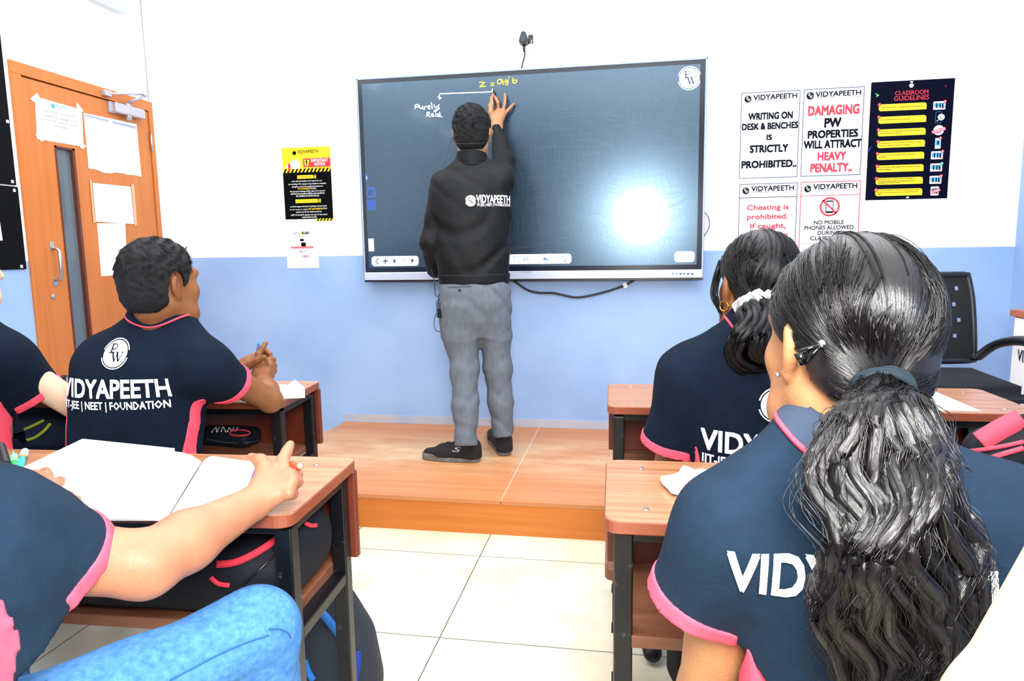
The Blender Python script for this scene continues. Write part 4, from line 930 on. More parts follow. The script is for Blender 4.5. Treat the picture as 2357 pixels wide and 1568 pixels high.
class El:
    def __init__(s, c, r, R=None, k=.02, op=1):
        s.c = np.asarray(c, np.float32); s.r = np.asarray(r, np.float32); s.R = np.eye(3, dtype=np.float32) if R is None else np.asarray(R, np.float32); s.k, s.op = k, op
    def __call__(s, p):
        q = (p-s.c) @ s.R; k0 = np.sqrt(((q/s.r)**2).sum(-1)); k1 = np.sqrt(((q/s.r**2)**2).sum(-1))+1e-9
        return k0*(k0-1)/k1
class Bx:
    """rounded box"""
    def __init__(s, c, h, R=None, rad=.01, k=.02, op=1):
        s.c = np.asarray(c, np.float32); s.h = np.asarray(h, np.float32)-rad; s.R = np.eye(3, dtype=np.float32) if R is None else np.asarray(R, np.float32); s.rad, s.k, s.op = rad, k, op
    def __call__(s, p):
        q = np.abs((p-s.c) @ s.R)-s.h
        return np.sqrt((np.maximum(q, 0)**2).sum(-1))+np.minimum(q.max(-1), 0)-s.rad
class Stack:
    """oval sections piled along an axis: rows (height, half width, half depth, shift x, shift y) in the frame O,R (columns x,y,z)"""
    def __init__(s, O, R, rows, k=.03, op=1, n=2.3):
        s.O = np.asarray(O, np.float32); s.R = np.asarray(R, np.float32); rows = sorted(rows); s.k, s.op, s.n = k, op, n
        z = np.array([r[0] for r in rows]); zz = np.linspace(z[0], z[-1], 48); s.z = zz; s.c = []
        for j in range(1, 5):
            y = np.array([r[j] if len(r) > j else 0 for r in rows], float); yi = np.interp(zz, z, y)
            for _ in range(3): yi[1:-1] = (yi[:-2]+2*yi[1:-1]+yi[2:])/4
            s.c.append(yi)
    def __call__(s, p):
        q = (p-s.O) @ s.R; z = q[..., 2]
        a, b, cx, cy = [np.interp(z, s.z, c).astype(np.float32) for c in s.c]
        x = np.abs(q[..., 0]-cx)/a; y = np.abs(q[..., 1]-cy)/b
        r = (x**s.n+y**s.n)**(1/s.n); d = (r-1)*np.minimum(a, b)
        return np.maximum(d, np.maximum(s.z[0]-z, z-s.z[-1]))
def smin(a, b, k):
    h = np.maximum(k-np.abs(a-b), 0)/k
    return np.minimum(a, b)-h*h*k*.25
class U:
    """smooth union (op=1) / cut (op=-1) of shapes, evaluated block by block"""
    def __init__(s, *ps):
        s.p = []
        for q in ps: s.p += q if isinstance(q, list) else [q]
    def __call__(s, P_):
        c = P_.mean(1); rad = np.sqrt(((P_-c[:, None])**2).sum(-1).max(1))
        dc = [q(c) for q in s.p]
        best = np.min([d for d, q in zip(dc, s.p) if q.op > 0], 0)
        D = np.full(P_.shape[:2], 9.0, np.float32)
        for q, d in zip(s.p, dc):
            if q.op > 0: m = d-best <= 3*rad+q.k+.002
            else: m = d <= 2*rad+q.k+.002
            if not m.any(): continue
            v = q(P_[m])
            D[m] = smin(D[m], v, q.k) if q.op > 0 else -smin(-D[m], v, q.k)
        return D
def grid_mesh(f, h, lo, hi, pad=.02):
    lo = np.asarray(lo, float)-pad; hi = np.asarray(hi, float)+pad; B = 8; S = h*B
    nb = np.ceil((hi-lo)/S).astype(int)+1
    bi = np.stack(np.meshgrid(*[np.arange(n) for n in nb], indexing='ij'), -1).reshape(-1, 3)
    c = (lo+(bi+.5)*S).astype(np.float32)
    d = np.concatenate([f(c[i:i+4096, None, :])[:, 0] for i in range(0, len(c), 4096)])
    bi = bi[np.abs(d) < S*1.25]
    off = np.stack(np.meshgrid(*[np.arange(B+1)]*3, indexing='ij'), -1)
    vs, keys, quads = [], [], []
    dims = nb*B+2
    def key(i): return (i[..., 0]*dims[1]+i[..., 1])*dims[2]+i[..., 2]
    for s in range(0, len(bi), 600):
        b = bi[s:s+600]; g = b[:, None, None, None, :]*B+off
        D = f((lo+g*h).astype(np.float32).reshape(len(b), -1, 3)).reshape(len(b), B+1, B+1, B+1)
        I = D < 0
        cnt = sum(I[:, x:x+B, y:y+B, z:z+B].astype(np.int8) for x in (0,1) for y in (0,1) for z in (0,1))
        act = (cnt > 0) & (cnt < 8); w = np.argwhere(act)
        if len(w) == 0: continue
        acc = np.zeros((len(w), 3)); num = np.zeros(len(w))
        W4 = lambda x, y, z: D[w[:, 0], w[:, 1]+x, w[:, 2]+y, w[:, 3]+z]
        cor = {(x,y,z): W4(x,y,z) for x in (0,1) for y in (0,1) for z in (0,1)}
        for (x,y,z), v0 in cor.items():
            for ax in range(3):
                e = [x,y,z]
                if e[ax]: continue
                e[ax] = 1; v1 = cor[tuple(e)]; m = (v0 < 0) != (v1 < 0)
                t = np.where(m, v0/(v0-v1+1e-12), 0); q = np.zeros((len(w), 3)); q[:] = (x,y,z); q[:, ax] = t
                acc += q*m[:, None]; num += m
        cell = b[w[:, 0]]*B+w[:, 1:]
        vs.append(lo+(cell+acc/num[:, None])*h); keys.append(key(cell))
        for ax in range(3):
            o = [0,0,0]; o[ax] = 1
            A = I[:, :B, :B, :B]; Bq = I[:, o[0]:o[0]+B, o[1]:o[1]+B, o[2]:o[2]+B]; e = np.argwhere(A != Bq)
            if len(e) == 0: continue
            gi = b[e[:, 0]]*B+e[:, 1:]; ok = (gi > 0).all(1); e, gi = e[ok], gi[ok]
            a1, a2 = [(1,2),(2,0),(0,1)][ax]; u = np.zeros(3, int); u[a1] = 1; v = np.zeros(3, int); v[a2] = 1
            q = np.stack([key(gi-u-v), key(gi-v), key(gi), key(gi-u)], 1)
            flip = ~A[e[:, 0], e[:, 1], e[:, 2], e[:, 3]]; q[flip] = q[flip][:, ::-1]; quads.append(q)
    vs = np.concatenate(vs); keys = np.concatenate(keys); quads = np.concatenate(quads)
    o = np.argsort(keys); sk = keys[o]; pos = np.clip(np.searchsorted(sk, quads), 0, len(sk)-1); ok = (sk[pos] == quads).all(1)
    return vs, o[pos[ok]]
def smooth_mesh(vs, fs, it=1, lam=.5):
    e = np.concatenate([fs[:, [0,1]], fs[:, [1,2]], fs[:, [2,3]], fs[:, [3,0]]]); n = len(vs)
    for _ in range(it):
        acc = np.zeros_like(vs); cnt = np.zeros(n)
        for a, b in ((0,1),(1,0)):
            for k in range(3): acc[:, k] += np.bincount(e[:, a], vs[e[:, b], k], n)
            cnt += np.bincount(e[:, a], minlength=n)
        vs = vs+lam*(acc/np.maximum(cnt, 1)[:, None]-vs)
    return vs
def main_piece(vs, fs):
    """drops stray crumbs: keeps pieces larger than a tenth of the largest"""
    lab = np.arange(len(vs)); a = np.concatenate([fs[:, 0], fs[:, 1], fs[:, 2]]); b = np.concatenate([fs[:, 1], fs[:, 2], fs[:, 3]])
    while True:
        m = np.minimum(lab[a], lab[b]); old = lab.copy(); np.minimum.at(lab, a, m); np.minimum.at(lab, b, m); lab = lab[lab]
        if (lab == old).all(): break
    u, inv, cnt = np.unique(lab, return_inverse=True, return_counts=True); keep = (cnt > .1*cnt.max())[inv]
    if keep.all(): return vs, fs
    idx = np.cumsum(keep)-1; return vs[keep], idx[fs[keep[fs[:, 0]]]]
def sobj(name, f, h, lo, hi, m, parent=None, it=2):
    vs, fs = main_piece(*grid_mesh(f, h, lo, hi)); vs = smooth_mesh(vs, fs, it)
    return obj(name, vs, fs, m, parent, True)
def bvh_of(o):
    b = WM[o.name]; return BVHTree.FromPolygons([b @ v.co for v in o.data.vertices], [list(p.vertices) for p in o.data.polygons])
def bounds(pts, r): pts = np.array(pts, float); return pts.min(0)-r, pts.max(0)+r
def chain(pts, rad, k=.02, flat=None):
    rad = rad if hasattr(rad, '__len__') else [rad]*len(pts)
    return [Rc(pts[i], pts[i+1], rad[i], rad[i+1], k, flat) for i in range(len(pts)-1)]
def frame(fwd, up=(0,0,1)):
    """columns: right, forward, up"""
    f = _n(fwd); x = _n(np.cross(f, up)); u = np.cross(x, f); return np.stack([x, f, u], 1)
def ang(deg): a = math.radians(deg); return np.array([math.sin(a), math.cos(a), 0.0])   # heading, 0 = towards the front wall, + = right
def folds(P_, amp, freq, d, warp=.5, seed=0):
    """cloth folds running across direction d"""
    d = _n(d); r = np.random.RandomState(seed).rand(6)*6
    s = P_ @ d.astype(np.float32)
    w = np.sin(P_[..., 0]*11+r[0])+np.sin(P_[..., 1]*13+r[1])+np.sin(P_[..., 2]*9+r[2])
    g = np.sin(s*freq+w*warp*2.2+r[3]); h = np.sin(P_[..., 0]*7+r[4])*np.sin(P_[..., 2]*8+r[5])
    return amp*(np.maximum(g, -.2)**2)*(.55+.45*h)

# ---- heads
def head_prims(C, R, s=1.0, ears=True):
    L = lambda x, y, z: C+R @ (np.array([x, y, z])*s)
    E = lambda c, r, k=.02, op=1, Q=None: El(L(*c), np.array(r)*s, R if Q is None else R @ Q, k, op)
    K = lambda a, b, ra, rb, k=.012, op=1: Rc(L(*a), L(*b), ra*s, rb*s, k, None, op)
    p = [E((0,-.012,.035), (.075,.095,.088)), E((0,.03,-.03), (.063,.064,.085), .04), K((-.035,.055,-.085), (.035,.055,-.085), .03, .03, .03), K((0,.075,-.1), (0,.08,-.095), .02, .018, .03),
         K((-.05,-.0,-.055), (-.03,.06,-.095), .022, .02, .03), K((.05,-.0,-.055), (.03,.06,-.095), .022, .02, .03),
         E((-.036,.066,-.022), (.026,.024,.024), .03), E((.036,.066,-.022), (.026,.024,.024), .03),
         K((-.04,.083,.032), (.04,.083,.032), .012, .012, .025), K((0,.094,.012), (0,.112,-.026), .008, .0125, .016), E((-.012,.1,-.03), (.009,.012,.008), .008), E((.012,.1,-.03), (.009,.012,.008), .008),
         K((-.02,.092,-.062), (.02,.092,-.062), .006, .006, .01), K((-.017,.091,-.072), (.017,.091,-.072), .007, .007, .01),
         E((-.032,.1,.012), (.018,.014,.011), .014, -1), E((.032,.1,.012), (.018,.014,.011), .014, -1)]
    if ears:
        for sx in (-1, 1):
            Q = np.array(Euler((math.radians(12), 0, sx*math.radians(28))).to_matrix())
            p += [E((sx*.079,-.012,-.002), (.011,.019,.033), .008, 1, Q), E((sx*.076,-.004,-.032), (.008,.010,.012), .008, 1, Q), E((sx*.090,-.006,.002), (.007,.010,.018), .006, -1, Q)]
    return p
def add_eyes(C, R, s, parent, m):
    L = lambda x, y, z: C+R @ (np.array([x, y, z])*s)
    for sx in (-1, 1):
        e = MB().ball(L(sx*.032, .081, .012), .0115*s, 14).build('eye', mat('eye_white', '#d8d4cf', .2), parent)
        MB().ball(L(sx*.032, .0885, .012), (.0055*s, .0055*s, .0055*s), 10).build('iris', mat('eye_dark', '#1c110b', .15), e)
def hair_mat(name, col, rough, sp):
    m = mat(name, col, rough, spec=sp); nt = m.node_tree; b = nt.nodes['Principled BSDF']; L = nt.links.new
    at = nt.nodes.new('ShaderNodeAttribute'); at.attribute_name = 'comb'; mp = nt.nodes.new('ShaderNodeMapping'); mp.inputs['Scale'].default_value = (260, 260, 14)
    nz = nt.nodes.new('ShaderNodeTexNoise'); nz.inputs['Scale'].default_value = 1; nz.inputs['Detail'].default_value = 5; nz.inputs['Roughness'].default_value = .65
    bp = nt.nodes.new('ShaderNodeBump'); bp.inputs['Strength'].default_value = .5; bp.inputs['Distance'].default_value = .004
    L(at.outputs['Vector'], mp.inputs[0]); L(mp.outputs[0], nz.inputs['Vector']); L(nz.outputs['Fac'], bp.inputs['Height']); L(bp.outputs[0], b.inputs['Normal'])
    return m
M_CROP = mat('cropped_hair', '#07080c', .55, spec=.3, bump=.5, bscale=500)
M_HAIR = hair_mat('black_hair', '#040406', .3, .32); M_HAIRB = hair_mat('dark_brown_hair', '#070405', .25, .5)
def strands_mesh(paths, r0, r1, m, parent, name='hair', n=3):
    """many tapering strands as one mesh; paths (N,K,3)"""
    Pth = np.asarray(paths, float); N, K, _ = Pth.shape
    T_ = np.gradient(Pth, axis=1); T_ /= np.linalg.norm(T_, axis=2, keepdims=True)+1e-9
    ref = np.where(np.abs(T_[..., 2:3]) < .9, np.array([0,0,1.0]), np.array([1.0,0,0])); X_ = np.cross(ref, T_); X_ /= np.linalg.norm(X_, axis=2, keepdims=True)+1e-9; Y_ = np.cross(T_, X_)
    rad = np.linspace(r0, r1, K)[None, :, None] if np.isscalar(r0) else np.asarray(r0)[None, :, None]
    vs = np.stack([Pth+rad*(X_*math.cos(2*PI*k/n)+Y_*math.sin(2*PI*k/n)) for k in range(n)], 2).reshape(-1, 3)
    base = (np.arange(N)*K*n)[:, None, None]; i = np.arange(K-1)[None, :, None]*n; k = np.arange(n)[None, None, :]; k2 = (k+1) % n
    fs = np.stack([base+i+k, base+i+k2, base+i+n+k2, base+i+n+k], -1).reshape(-1, 4)
    return vs, fs
def short_hair(C, R, s, parent, m, thick=.013, seed=1, h=.0045, nstr=5200, ln=.022, front=.055, lowback=-.075):
    """cropped hair: a cap following the skull plus short strands lying back over it"""
    Rf = R.astype(np.float32); Cf = C.astype(np.float32)
    hp = U([El(C+R @ (np.array([0,-.014,.037])*s), (np.array([.076,.096,.088]))*s+thick, R, .02), El(C+R @ (np.array([0,-.045,-.03])*s), np.array([.062,.056,.06])*s+thick*.6, R, .04)])
    def f(P_):
        q = ((P_-Cf) @ Rf)/s; x, y, z = q[..., 0], q[..., 1], q[..., 2]
        d = hp(P_)-.0022*np.sin(x*140+3*np.sin(z*60))*np.sin(y*120+seed)*np.sin(z*130)
        hl = np.maximum((front+.02-.25*np.abs(x))-(z-.0)*0-99*0, -9)           # face opening
        face = np.minimum(y-(.036+.38*np.maximum(z-.02, 0)-.25*np.maximum(.02-z, 0)*0), (.098-z)) if True else 0
        side = np.minimum(y-(-.024+.16*np.maximum(z, -.02)), np.where(y > .014, -.012, .022)-z)        # in front of and below the ear line
        low = (lowback-z)+.9*np.maximum(y+.055, 0)
        ear = .040-np.sqrt((y+.010)**2*2.1+(z+.008)**2*.6)
        d = np.maximum(d, face*s); d = np.maximum(d, np.where(np.abs(x) > .03, side, -1)*s); d = np.maximum(d, low*s); d = np.maximum(d, np.where(np.abs(x) > .055, ear, -1)*s)
        return d
    lo, hi = bounds([C], .15*s); vs, fs = grid_mesh(f, h, lo, hi); vs = smooth_mesh(vs, fs, 1)
    rnd = np.random.RandomState(seed); tri = fs[rnd.randint(0, len(fs), nstr)]; w = rnd.dirichlet((1,1,1,1), nstr); p0 = (vs[tri]*w[..., None]).sum(1)
    nrm = np.cross(vs[tri[:, 2]]-vs[tri[:, 0]], vs[tri[:, 3]]-vs[tri[:, 1]]); nrm /= np.linalg.norm(nrm, axis=1, keepdims=True)+1e-9
    whorl = C+R @ (np.array([.015,-.06,.115])*s); fl = p0-whorl; fl += rnd.normal(0, .03, fl.shape); fl -= nrm*(fl*nrm).sum(1, keepdims=True); fl /= np.linalg.norm(fl, axis=1, keepdims=True)+1e-9
    out = (p0-C); loc = (out @ R)/s; keep = ((out*nrm).sum(1) > 0) & ~((np.abs(loc[:, 0]) > .05) & (np.abs(loc[:, 1]+.004) < .05) & (loc[:, 2] < .045) & (loc[:, 2] > -.05)); p0, nrm, fl = p0[keep], nrm[keep], fl[keep]
    l = ln*(.6+.8*rnd.rand(len(p0), 1)); zrel = ((p0-C) @ R)[:, 2:3]/s; l = l*np.clip(.45+(zrel+.06)*5, .3, 1.0)
    t = np.linspace(0, 1, 4)[None, :, None]
    paths = p0[:, None]+fl[:, None]*l[:, None]*t+nrm[:, None]*(l[:, None]*(.20*t-.18*t*t))-nrm[:, None]*.002
    sv, sf = strands_mesh(paths, .0008, .0003, m, parent)
    V_ = np.concatenate([vs, sv]); F_ = [tuple(q) for q in fs]+[tuple(q) for q in sf+len(vs)]
    return obj('hair', V_, F_, m, parent, True)

# ---- skin and cloth
def skin(name, c0, c1): return mat(name, c0, .5, var=c1, vscale=(14,14,14), spec=.35, bump=.12, bscale=220)
M_SK_T = skin('skin_teacher', '#a87350', '#b5805c'); M_SK_B = skin('skin_brown', '#744626', '#80502f'); M_SK_L = skin('skin_light', '#9c664b', '#a97256'); M_SK_G = skin('skin_girl', '#9c6a47', '#a97750'); M_SK_P = skin('skin_pale', '#d3ae92', '#dab99e')
M_NAVY = mat('navy_knit', '#0a1422', .9, var='#0d192b', vscale=(30,30,30), bump=.35, bscale=900, spec=.12); M_NAVY2 = mat('lit_navy_knit', '#112233', .85, var='#15293c', vscale=(20,20,20), bump=.4, bscale=700, spec=.15)  # second navy: nearer shirts' copy, flash brightening put into its colour
M_PINK = mat('coral_knit', '#e8485f', .8, var='#f0566c', vscale=(30,30,30), bump=.3, bscale=900, spec=.25); M_JACK = mat('black_jacket', '#06090b', .6, var='#0a0e11', vscale=(6,6,6), bump=.9, bscale=9, spec=.25)
M_TROU = mat('grey_trousers', '#5a6069', .8, var='#646b75', vscale=(60,60,14), bump=.3, bscale=30, spec=.3); M_JEAN = mat('blue_denim', '#356aa4', .9, var='#5486ba', vscale=(90,90,90), vdetail=9, bump=.25, bscale=420, spec=.2); M_DARKT = mat('dark_trousers', '#0b0f18', .85)
M_PRINT = mat('shirt_print_white', '#f1f2f4', .6)
def finger(pts, r=(.0095,.009,.008,.0068), k=.005): return chain(pts, list(r)[:len(pts)], k)
def hand_auto(wrist, fwd, palm, side, curl=(25,35,25), spread=6, s=1.0, thumb=(38, 20), curls=None):
    """palm, four bent fingers of unequal length and a thumb from the side of the palm. side=+1: thumb on +x of (fwd x palm)"""
    f = _n(fwd); n = _n(np.asarray(palm)-f*np.dot(palm, f)); x = np.cross(f, n)*side; w = np.asarray(wrist, float); out = []
    off = [.029, .0095, -.0105, -.029]; mlen = [.086, .09, .085, .077]; seg = [(.042,.026,.02), (.047,.03,.021), (.043,.028,.02), (.033,.021,.018)]; rr = [.0093, .0096, .0091, .0081]; tips = []
    for i in range(4):
        kx = w+x*off[i]*s+f*mlen[i]*s-n*.003*s*abs(i-1.3)*-1; out.append(Rc(w+x*off[i]*.55*s+f*.006, kx, .0135*s, .0115*s, .016))
        c = curls[i] if curls else curl; a = 0; p = kx; pts = [p]; sp = math.radians(spread)*(1.5-i)/1.5
        d0 = _n(f*math.cos(sp)+x*math.sin(sp))
        for j in range(3):
            a += math.radians(c[j]); d = d0*math.cos(a)+n*math.sin(a); p = p+d*seg[i][j]*s; pts.append(p)
        out += chain(pts, [rr[i]*s*1.05, rr[i]*s, rr[i]*s*.92, rr[i]*s*.78], .005); tips.append(p)
    tb = w+x*.024*s+f*.022*s+n*.008*s; ta = math.radians(thumb[0]); d = _n(f*math.cos(ta)+x*math.sin(ta)+n*.25); t1 = tb+d*.042*s
    d2 = _n(d+n*math.tan(math.radians(thumb[1]))-x*.25); t2 = t1+d2*.032*s; t3 = t2+_n(d2+n*.2-x*.15)*.024*s
    out += [Rc(w+x*.012*s+f*.01, tb, .016*s, .0155*s, .014)]+chain([tb, t1, t2, t3], [.0155*s, .0115*s, .0105*s, .0085*s], .008)
    return out, tips+[t3]
# ================================================================== PEOPLE
def seated(label, O, face, rows, shoulders, arms, head, skin_m, shirt_m, group=None, sleeve=(.5, .075, .07), hands=None, hold=None, lower=None, collar_m=None, hair=None, s_h=1.0, h=.006,
           side=True, neck_r=.052, trousers=M_DARKT, print_=None, mark=None, collar_edge=None, both_side=True, shoes=True, ends=(None, None), collar_w=.036, collar_h=.030, collar_in=None, yoke=.012, extra_shirt=None, extra_panel=None, extra_skin=None, armr=(.045,.04,.027), fold=.0035, collar_tilt=0):
    """a seated student in the school polo shirt. O: torso origin on the seat; face: heading of the chest; joints in world space"""
    t = thing('person', label, 'person', (O[0], O[1], 0))
    R = frame(face); O = np.asarray(O, float)
    hC, hF, hs = head; hC = np.asarray(hC, float); HR = frame(hF, hold if hold is not None else (0,0,1))
    nb = O+R @ np.array([rows[-1][3], rows[-1][4], rows[-1][0]]); nt = hC+HR @ (np.array([0,-.03,-.06])*hs)
    core = Stack(O, R, [(r[0], r[1]*.82, r[2]*.8)+tuple(r[3:]) for r in rows], .03)
    sk = [core]+head_prims(hC, HR, hs)+[Rc(nb-R[:, 2]*.02, nt, neck_r*1.12, neck_r, .035)]
    sh = [Stack(O, R, rows, .03)]
    cuts = []; cuffs = []
    pts = [hC, O]
    for a in (0, 1):
        S_, E_, W_ = [np.asarray(q, float) for q in arms[a]]; pts += [S_, E_, W_]
        sk += [Rc(S_, E_, armr[0]*1.08, armr[1], .03), Rc(E_, E_+(W_-E_)*.35, armr[1], armr[1]*.98, .02), Rc(E_+(W_-E_)*.35, W_, armr[1]*.98, armr[2], .02, (np.cross(_n(W_-E_), (0,0,1)), 1.0))]
        e = S_+(E_-S_)*sleeve[0] if ends[a] is None else np.asarray(ends[a][0] if isinstance(ends[a], tuple) else ends[a], float); d = _n(e-(ends[a][1] if isinstance(ends[a], tuple) else S_))
        top = O+R @ np.array([rows[-1][3]+(-1 if a == 0 else 1)*.05, rows[-1][4], rows[-1][0]-.012-yoke])
        sh += [Rc(top, S_, .048-yoke*.2, sleeve[1]*.92, .06), Rc(S_, e, sleeve[1], sleeve[2], .05)]
        cuts.append((S_, e, d, sleeve[2]))
    if hands: sk += hands
    if extra_shirt: sh += extra_shirt
    if extra_skin: sk += extra_skin
    Usk = U(sk); allp = pts+([q.b for q in hands if isinstance(q, Rc)] if hands else [])
    lo, hi = bounds(allp, .16); lo[2] = min(lo[2], O[2]-.02)
    body = sobj('body', Usk, .004, lo, hi, skin_m, t, 1)
    add_eyes(hC, HR, hs, t, None)
    Ush = U(sh); neckU = U([Rc(nb-R[:, 2]*.05, nt, neck_r*1.12+.006, neck_r+.006, .03)])
    def shirt_f(P_):
        d = Ush(P_)+folds(P_, fold, 34, R[:, 2]*.8+R[:, 0]*.5, .5, int(abs(O[0])*100))-.001
        for S_, e, dd, r in cuts:
            ax = ((P_-e.astype(np.float32)) @ dd.astype(np.float32)); near = np.sqrt(((P_-e.astype(np.float32))**2).sum(-1))
            d = np.where(near < r*2.2, np.maximum(d, ax), d)          # flat sleeve end
            hole = Rc(e-dd*.03, e+dd*.05, r-.015, r-.012)(P_); d = np.maximum(d, -hole)
        return np.maximum(d, -neckU(P_))
    lo2, hi2 = bounds([O, O+R @ np.array([0,0,rows[-1][0]]), arms[0][0], arms[1][0]]+[c[1] for c in cuts]+[O+R @ np.array([r[1], 0, r[0]]) for r in rows]+[O-R @ np.array([r[1], 0, -r[0]]) for r in rows], .11)
    shirt = sobj('polo_shirt', shirt_f, h, lo2, hi2, shirt_m, t, 2)
    for S_, e, dd, r in cuts:                                  # coral sleeve bands
        ring = []; X_ = _n(np.cross(dd, (0.2,0.1,1))); Y_ = np.cross(dd, X_)
        def band(P_, S_=S_, e=e, dd=dd, r=r):
            d = Ush(P_)+folds(P_, fold, 34, R[:, 2]*.8+R[:, 0]*.5, .5, int(abs(O[0])*100))-.0035; ax = (P_-e.astype(np.float32)) @ dd.astype(np.float32)
            near = np.maximum(np.sqrt(((P_-e.astype(np.float32))**2).sum(-1))-r*1.9, Rc(e-dd*.08, e+dd*.02, r+.016, r+.016)(P_))
            d = np.maximum(np.maximum(d, ax-.003), np.maximum(-.021-ax, near)); return np.maximum(d, -Rc(e-dd*.1, e+dd*.06, r-.014, r-.011)(P_))
        sobj('cuff', band, .0035, e-r*1.5, e+r*1.5, M_PINK, shirt, 1)
    if side:                                                   # coral panel down each side
        for sx in ((-1, 1) if both_side else (1,)):
            O32 = O.astype(np.float32); R32 = R.astype(np.float32)
            def panel(P_, sx=sx):
                q = (P_-O32) @ R32; d = Ush(P_)+folds(P_, fold, 34, R[:, 2]*.8+R[:, 0]*.5, .5, int(abs(O[0])*100))-.003; d = np.maximum(d, -(d+.02))
                zt = rows[-1][0]-.19; u = np.clip((zt-q[..., 2])/.25, 0, 2); hwid = .004+.03*u+.006*np.sin(u*5)
                cy = -.028-.03*u*.3
                d = np.maximum(d, np.abs(q[..., 1]-cy)-hwid); d = np.maximum(d, q[..., 2]-zt); d = np.maximum(d, -(q[..., 2]-rows[0][0]-.005)); d = np.maximum(d, .04-sx*q[..., 0])
                for S_, e, dd, r in cuts: d = np.maximum(d, -(Rc(S_-dd*.05, e+dd*.05, r+.016, r+.034)(P_)))
                return d
            try: sobj('side_panel', panel, .0045, lo2, hi2, M_PINK, shirt, 1)
            except ValueError: pass
    if extra_panel:
        ex = U(extra_panel); sobj('side_panel', lambda P_: np.maximum(np.maximum(Ush(P_)+folds(P_, fold, 34, R[:, 2]*.8+R[:, 0]*.5, .5, int(abs(O[0])*100))-.003, ex(P_)), -(Ush(P_)+.02)), .005, lo2, hi2, M_PINK, shirt, 1)
    # collar: a band standing round the neck and folded down over the shoulders
    b = bvh_of(shirt); up = _n(_n(nt-nb)+np.array([0,0,1.5])); cx = _n(R[:, 0]-up*np.dot(R[:, 0], up)); cy = np.cross(up, cx); rn = neck_r*1.12+.003; N_, S_n = 56, 12
    def drop(th, r):
        o = nb+(cx*math.cos(th)+cy*math.sin(th))*r; h_ = b.ray_cast(Vector(o+up*.09), Vector(-up), .25)
        return .09-h_[3] if h_[0] is not None else -.03
    G_ = np.zeros((N_, S_n+1, 3)); 
    for i in range(N_):
        th = 2*PI*i/N_; cw = collar_w*(1-.5*max(0, math.sin(th))); rise = collar_h-.018*max(0, math.sin(th)); hs_ = [max(drop(th, rn+.006+cw*k/S_n), -.06) for k in range(S_n+1)]
        for k in range(S_n+1):
            q = k/S_n; r = rn+.006+cw*q**1.2; hl = rise*(1-q)+(hs_[-1]+.003)*q; hh = max(hl, hs_[k]+.009) if k else max(rise, hs_[0]+.012)
            G_[i, k] = nb+(cx*math.cos(th)+cy*math.sin(th))*r+up*min(hh, max(rise+.004, hs_[k]+.012))
    for _ in range(3): G_ = (np.roll(G_, 1, 0)+2*G_+np.roll(G_, -1, 0))/4
    def band_mesh(k0, k1, t):
        rows_ = list(range(k0, k1+1)); top = G_[:, rows_]+up*t; bot = G_[:, rows_]-up*.004; ring = np.concatenate([top, bot[:, ::-1]], 1); m = ring.shape[1]
        return ring.reshape(-1, 3), [(i*m+k, i*m+(k+1) % m, ((i+1) % N_)*m+(k+1) % m, ((i+1) % N_)*m+k) for i in range(N_) for k in range(m)]
    ks = S_n-1
    if collar_in is not None:
        vs_, fs_ = band_mesh(0, 5, .0008); obj('collar_lining', vs_, [f[::-1] for f in fs_], collar_in, shirt, True); vs_, fs_ = band_mesh(5, ks, 0)
    else: vs_, fs_ = band_mesh(0, ks, 0)
    col = obj('collar', vs_, [f[::-1] for f in fs_], collar_m or shirt_m, shirt, True)
    vs_, fs_ = band_mesh(ks, S_n, .0012); obj('collar_stripe', vs_, [f[::-1] for f in fs_], M_PINK, col, True)
    if print_:
        b = bvh_of(shirt); back = -R[:, 1]; ox, oz = print_['at']; sc = print_['s']
        ik = Ink(O+R @ np.array([ox, 0, oz]), R[:, 0], R[:, 2], back)
        logo(ik, 'back_logo', (print_.get('lx', 0), .135*sc), .043*sc, M_PRINT, shirt_m)
        ik.text('back_lettering', M_PRINT, 'VIDYAPEETH', (0, .035*sc), .335*sc, .052*sc, bold=.035); 
        if print_.get('sub', True): ik.text('back_lettering', M_PRINT, 'IIT-JEE | NEET | FOUNDATION', (0, -.018*sc), .325*sc, .03*sc, bold=.03)
        ik.build(shirt, step=.0007, bvh=b, dist=.35, off=.002)
    if lower:
        lg = []; lp = []
        for (H, K, A) in lower:
            lg += [Rc(H, K, .085, .062, .04), Rc(K, A, .06, .045, .03)]; lp += [H, K, A]
        lg.append(Rc(lower[0][0], lower[1][0], .1, .1, .05)); lo3, hi3 = bounds(lp, .12)
        Ul = U(lg); zf = min(l[2][2] for l in lower)
        sobj('trousers', lambda P_: Ul(P_)+folds(P_, .004, 40, (0,.7,.7), .6, 5), .008, lo3, hi3, trousers, t, 2)
        if shoes:
            for (H, K, A) in lower: shoe(t, np.array([A[0], A[1]-.03, 0]), np.array([A[0]+face[0]*.2, A[1]+face[1]*.2, 0]), .001, M_BLACK)
    return t, shirt, body, (hC, HR)
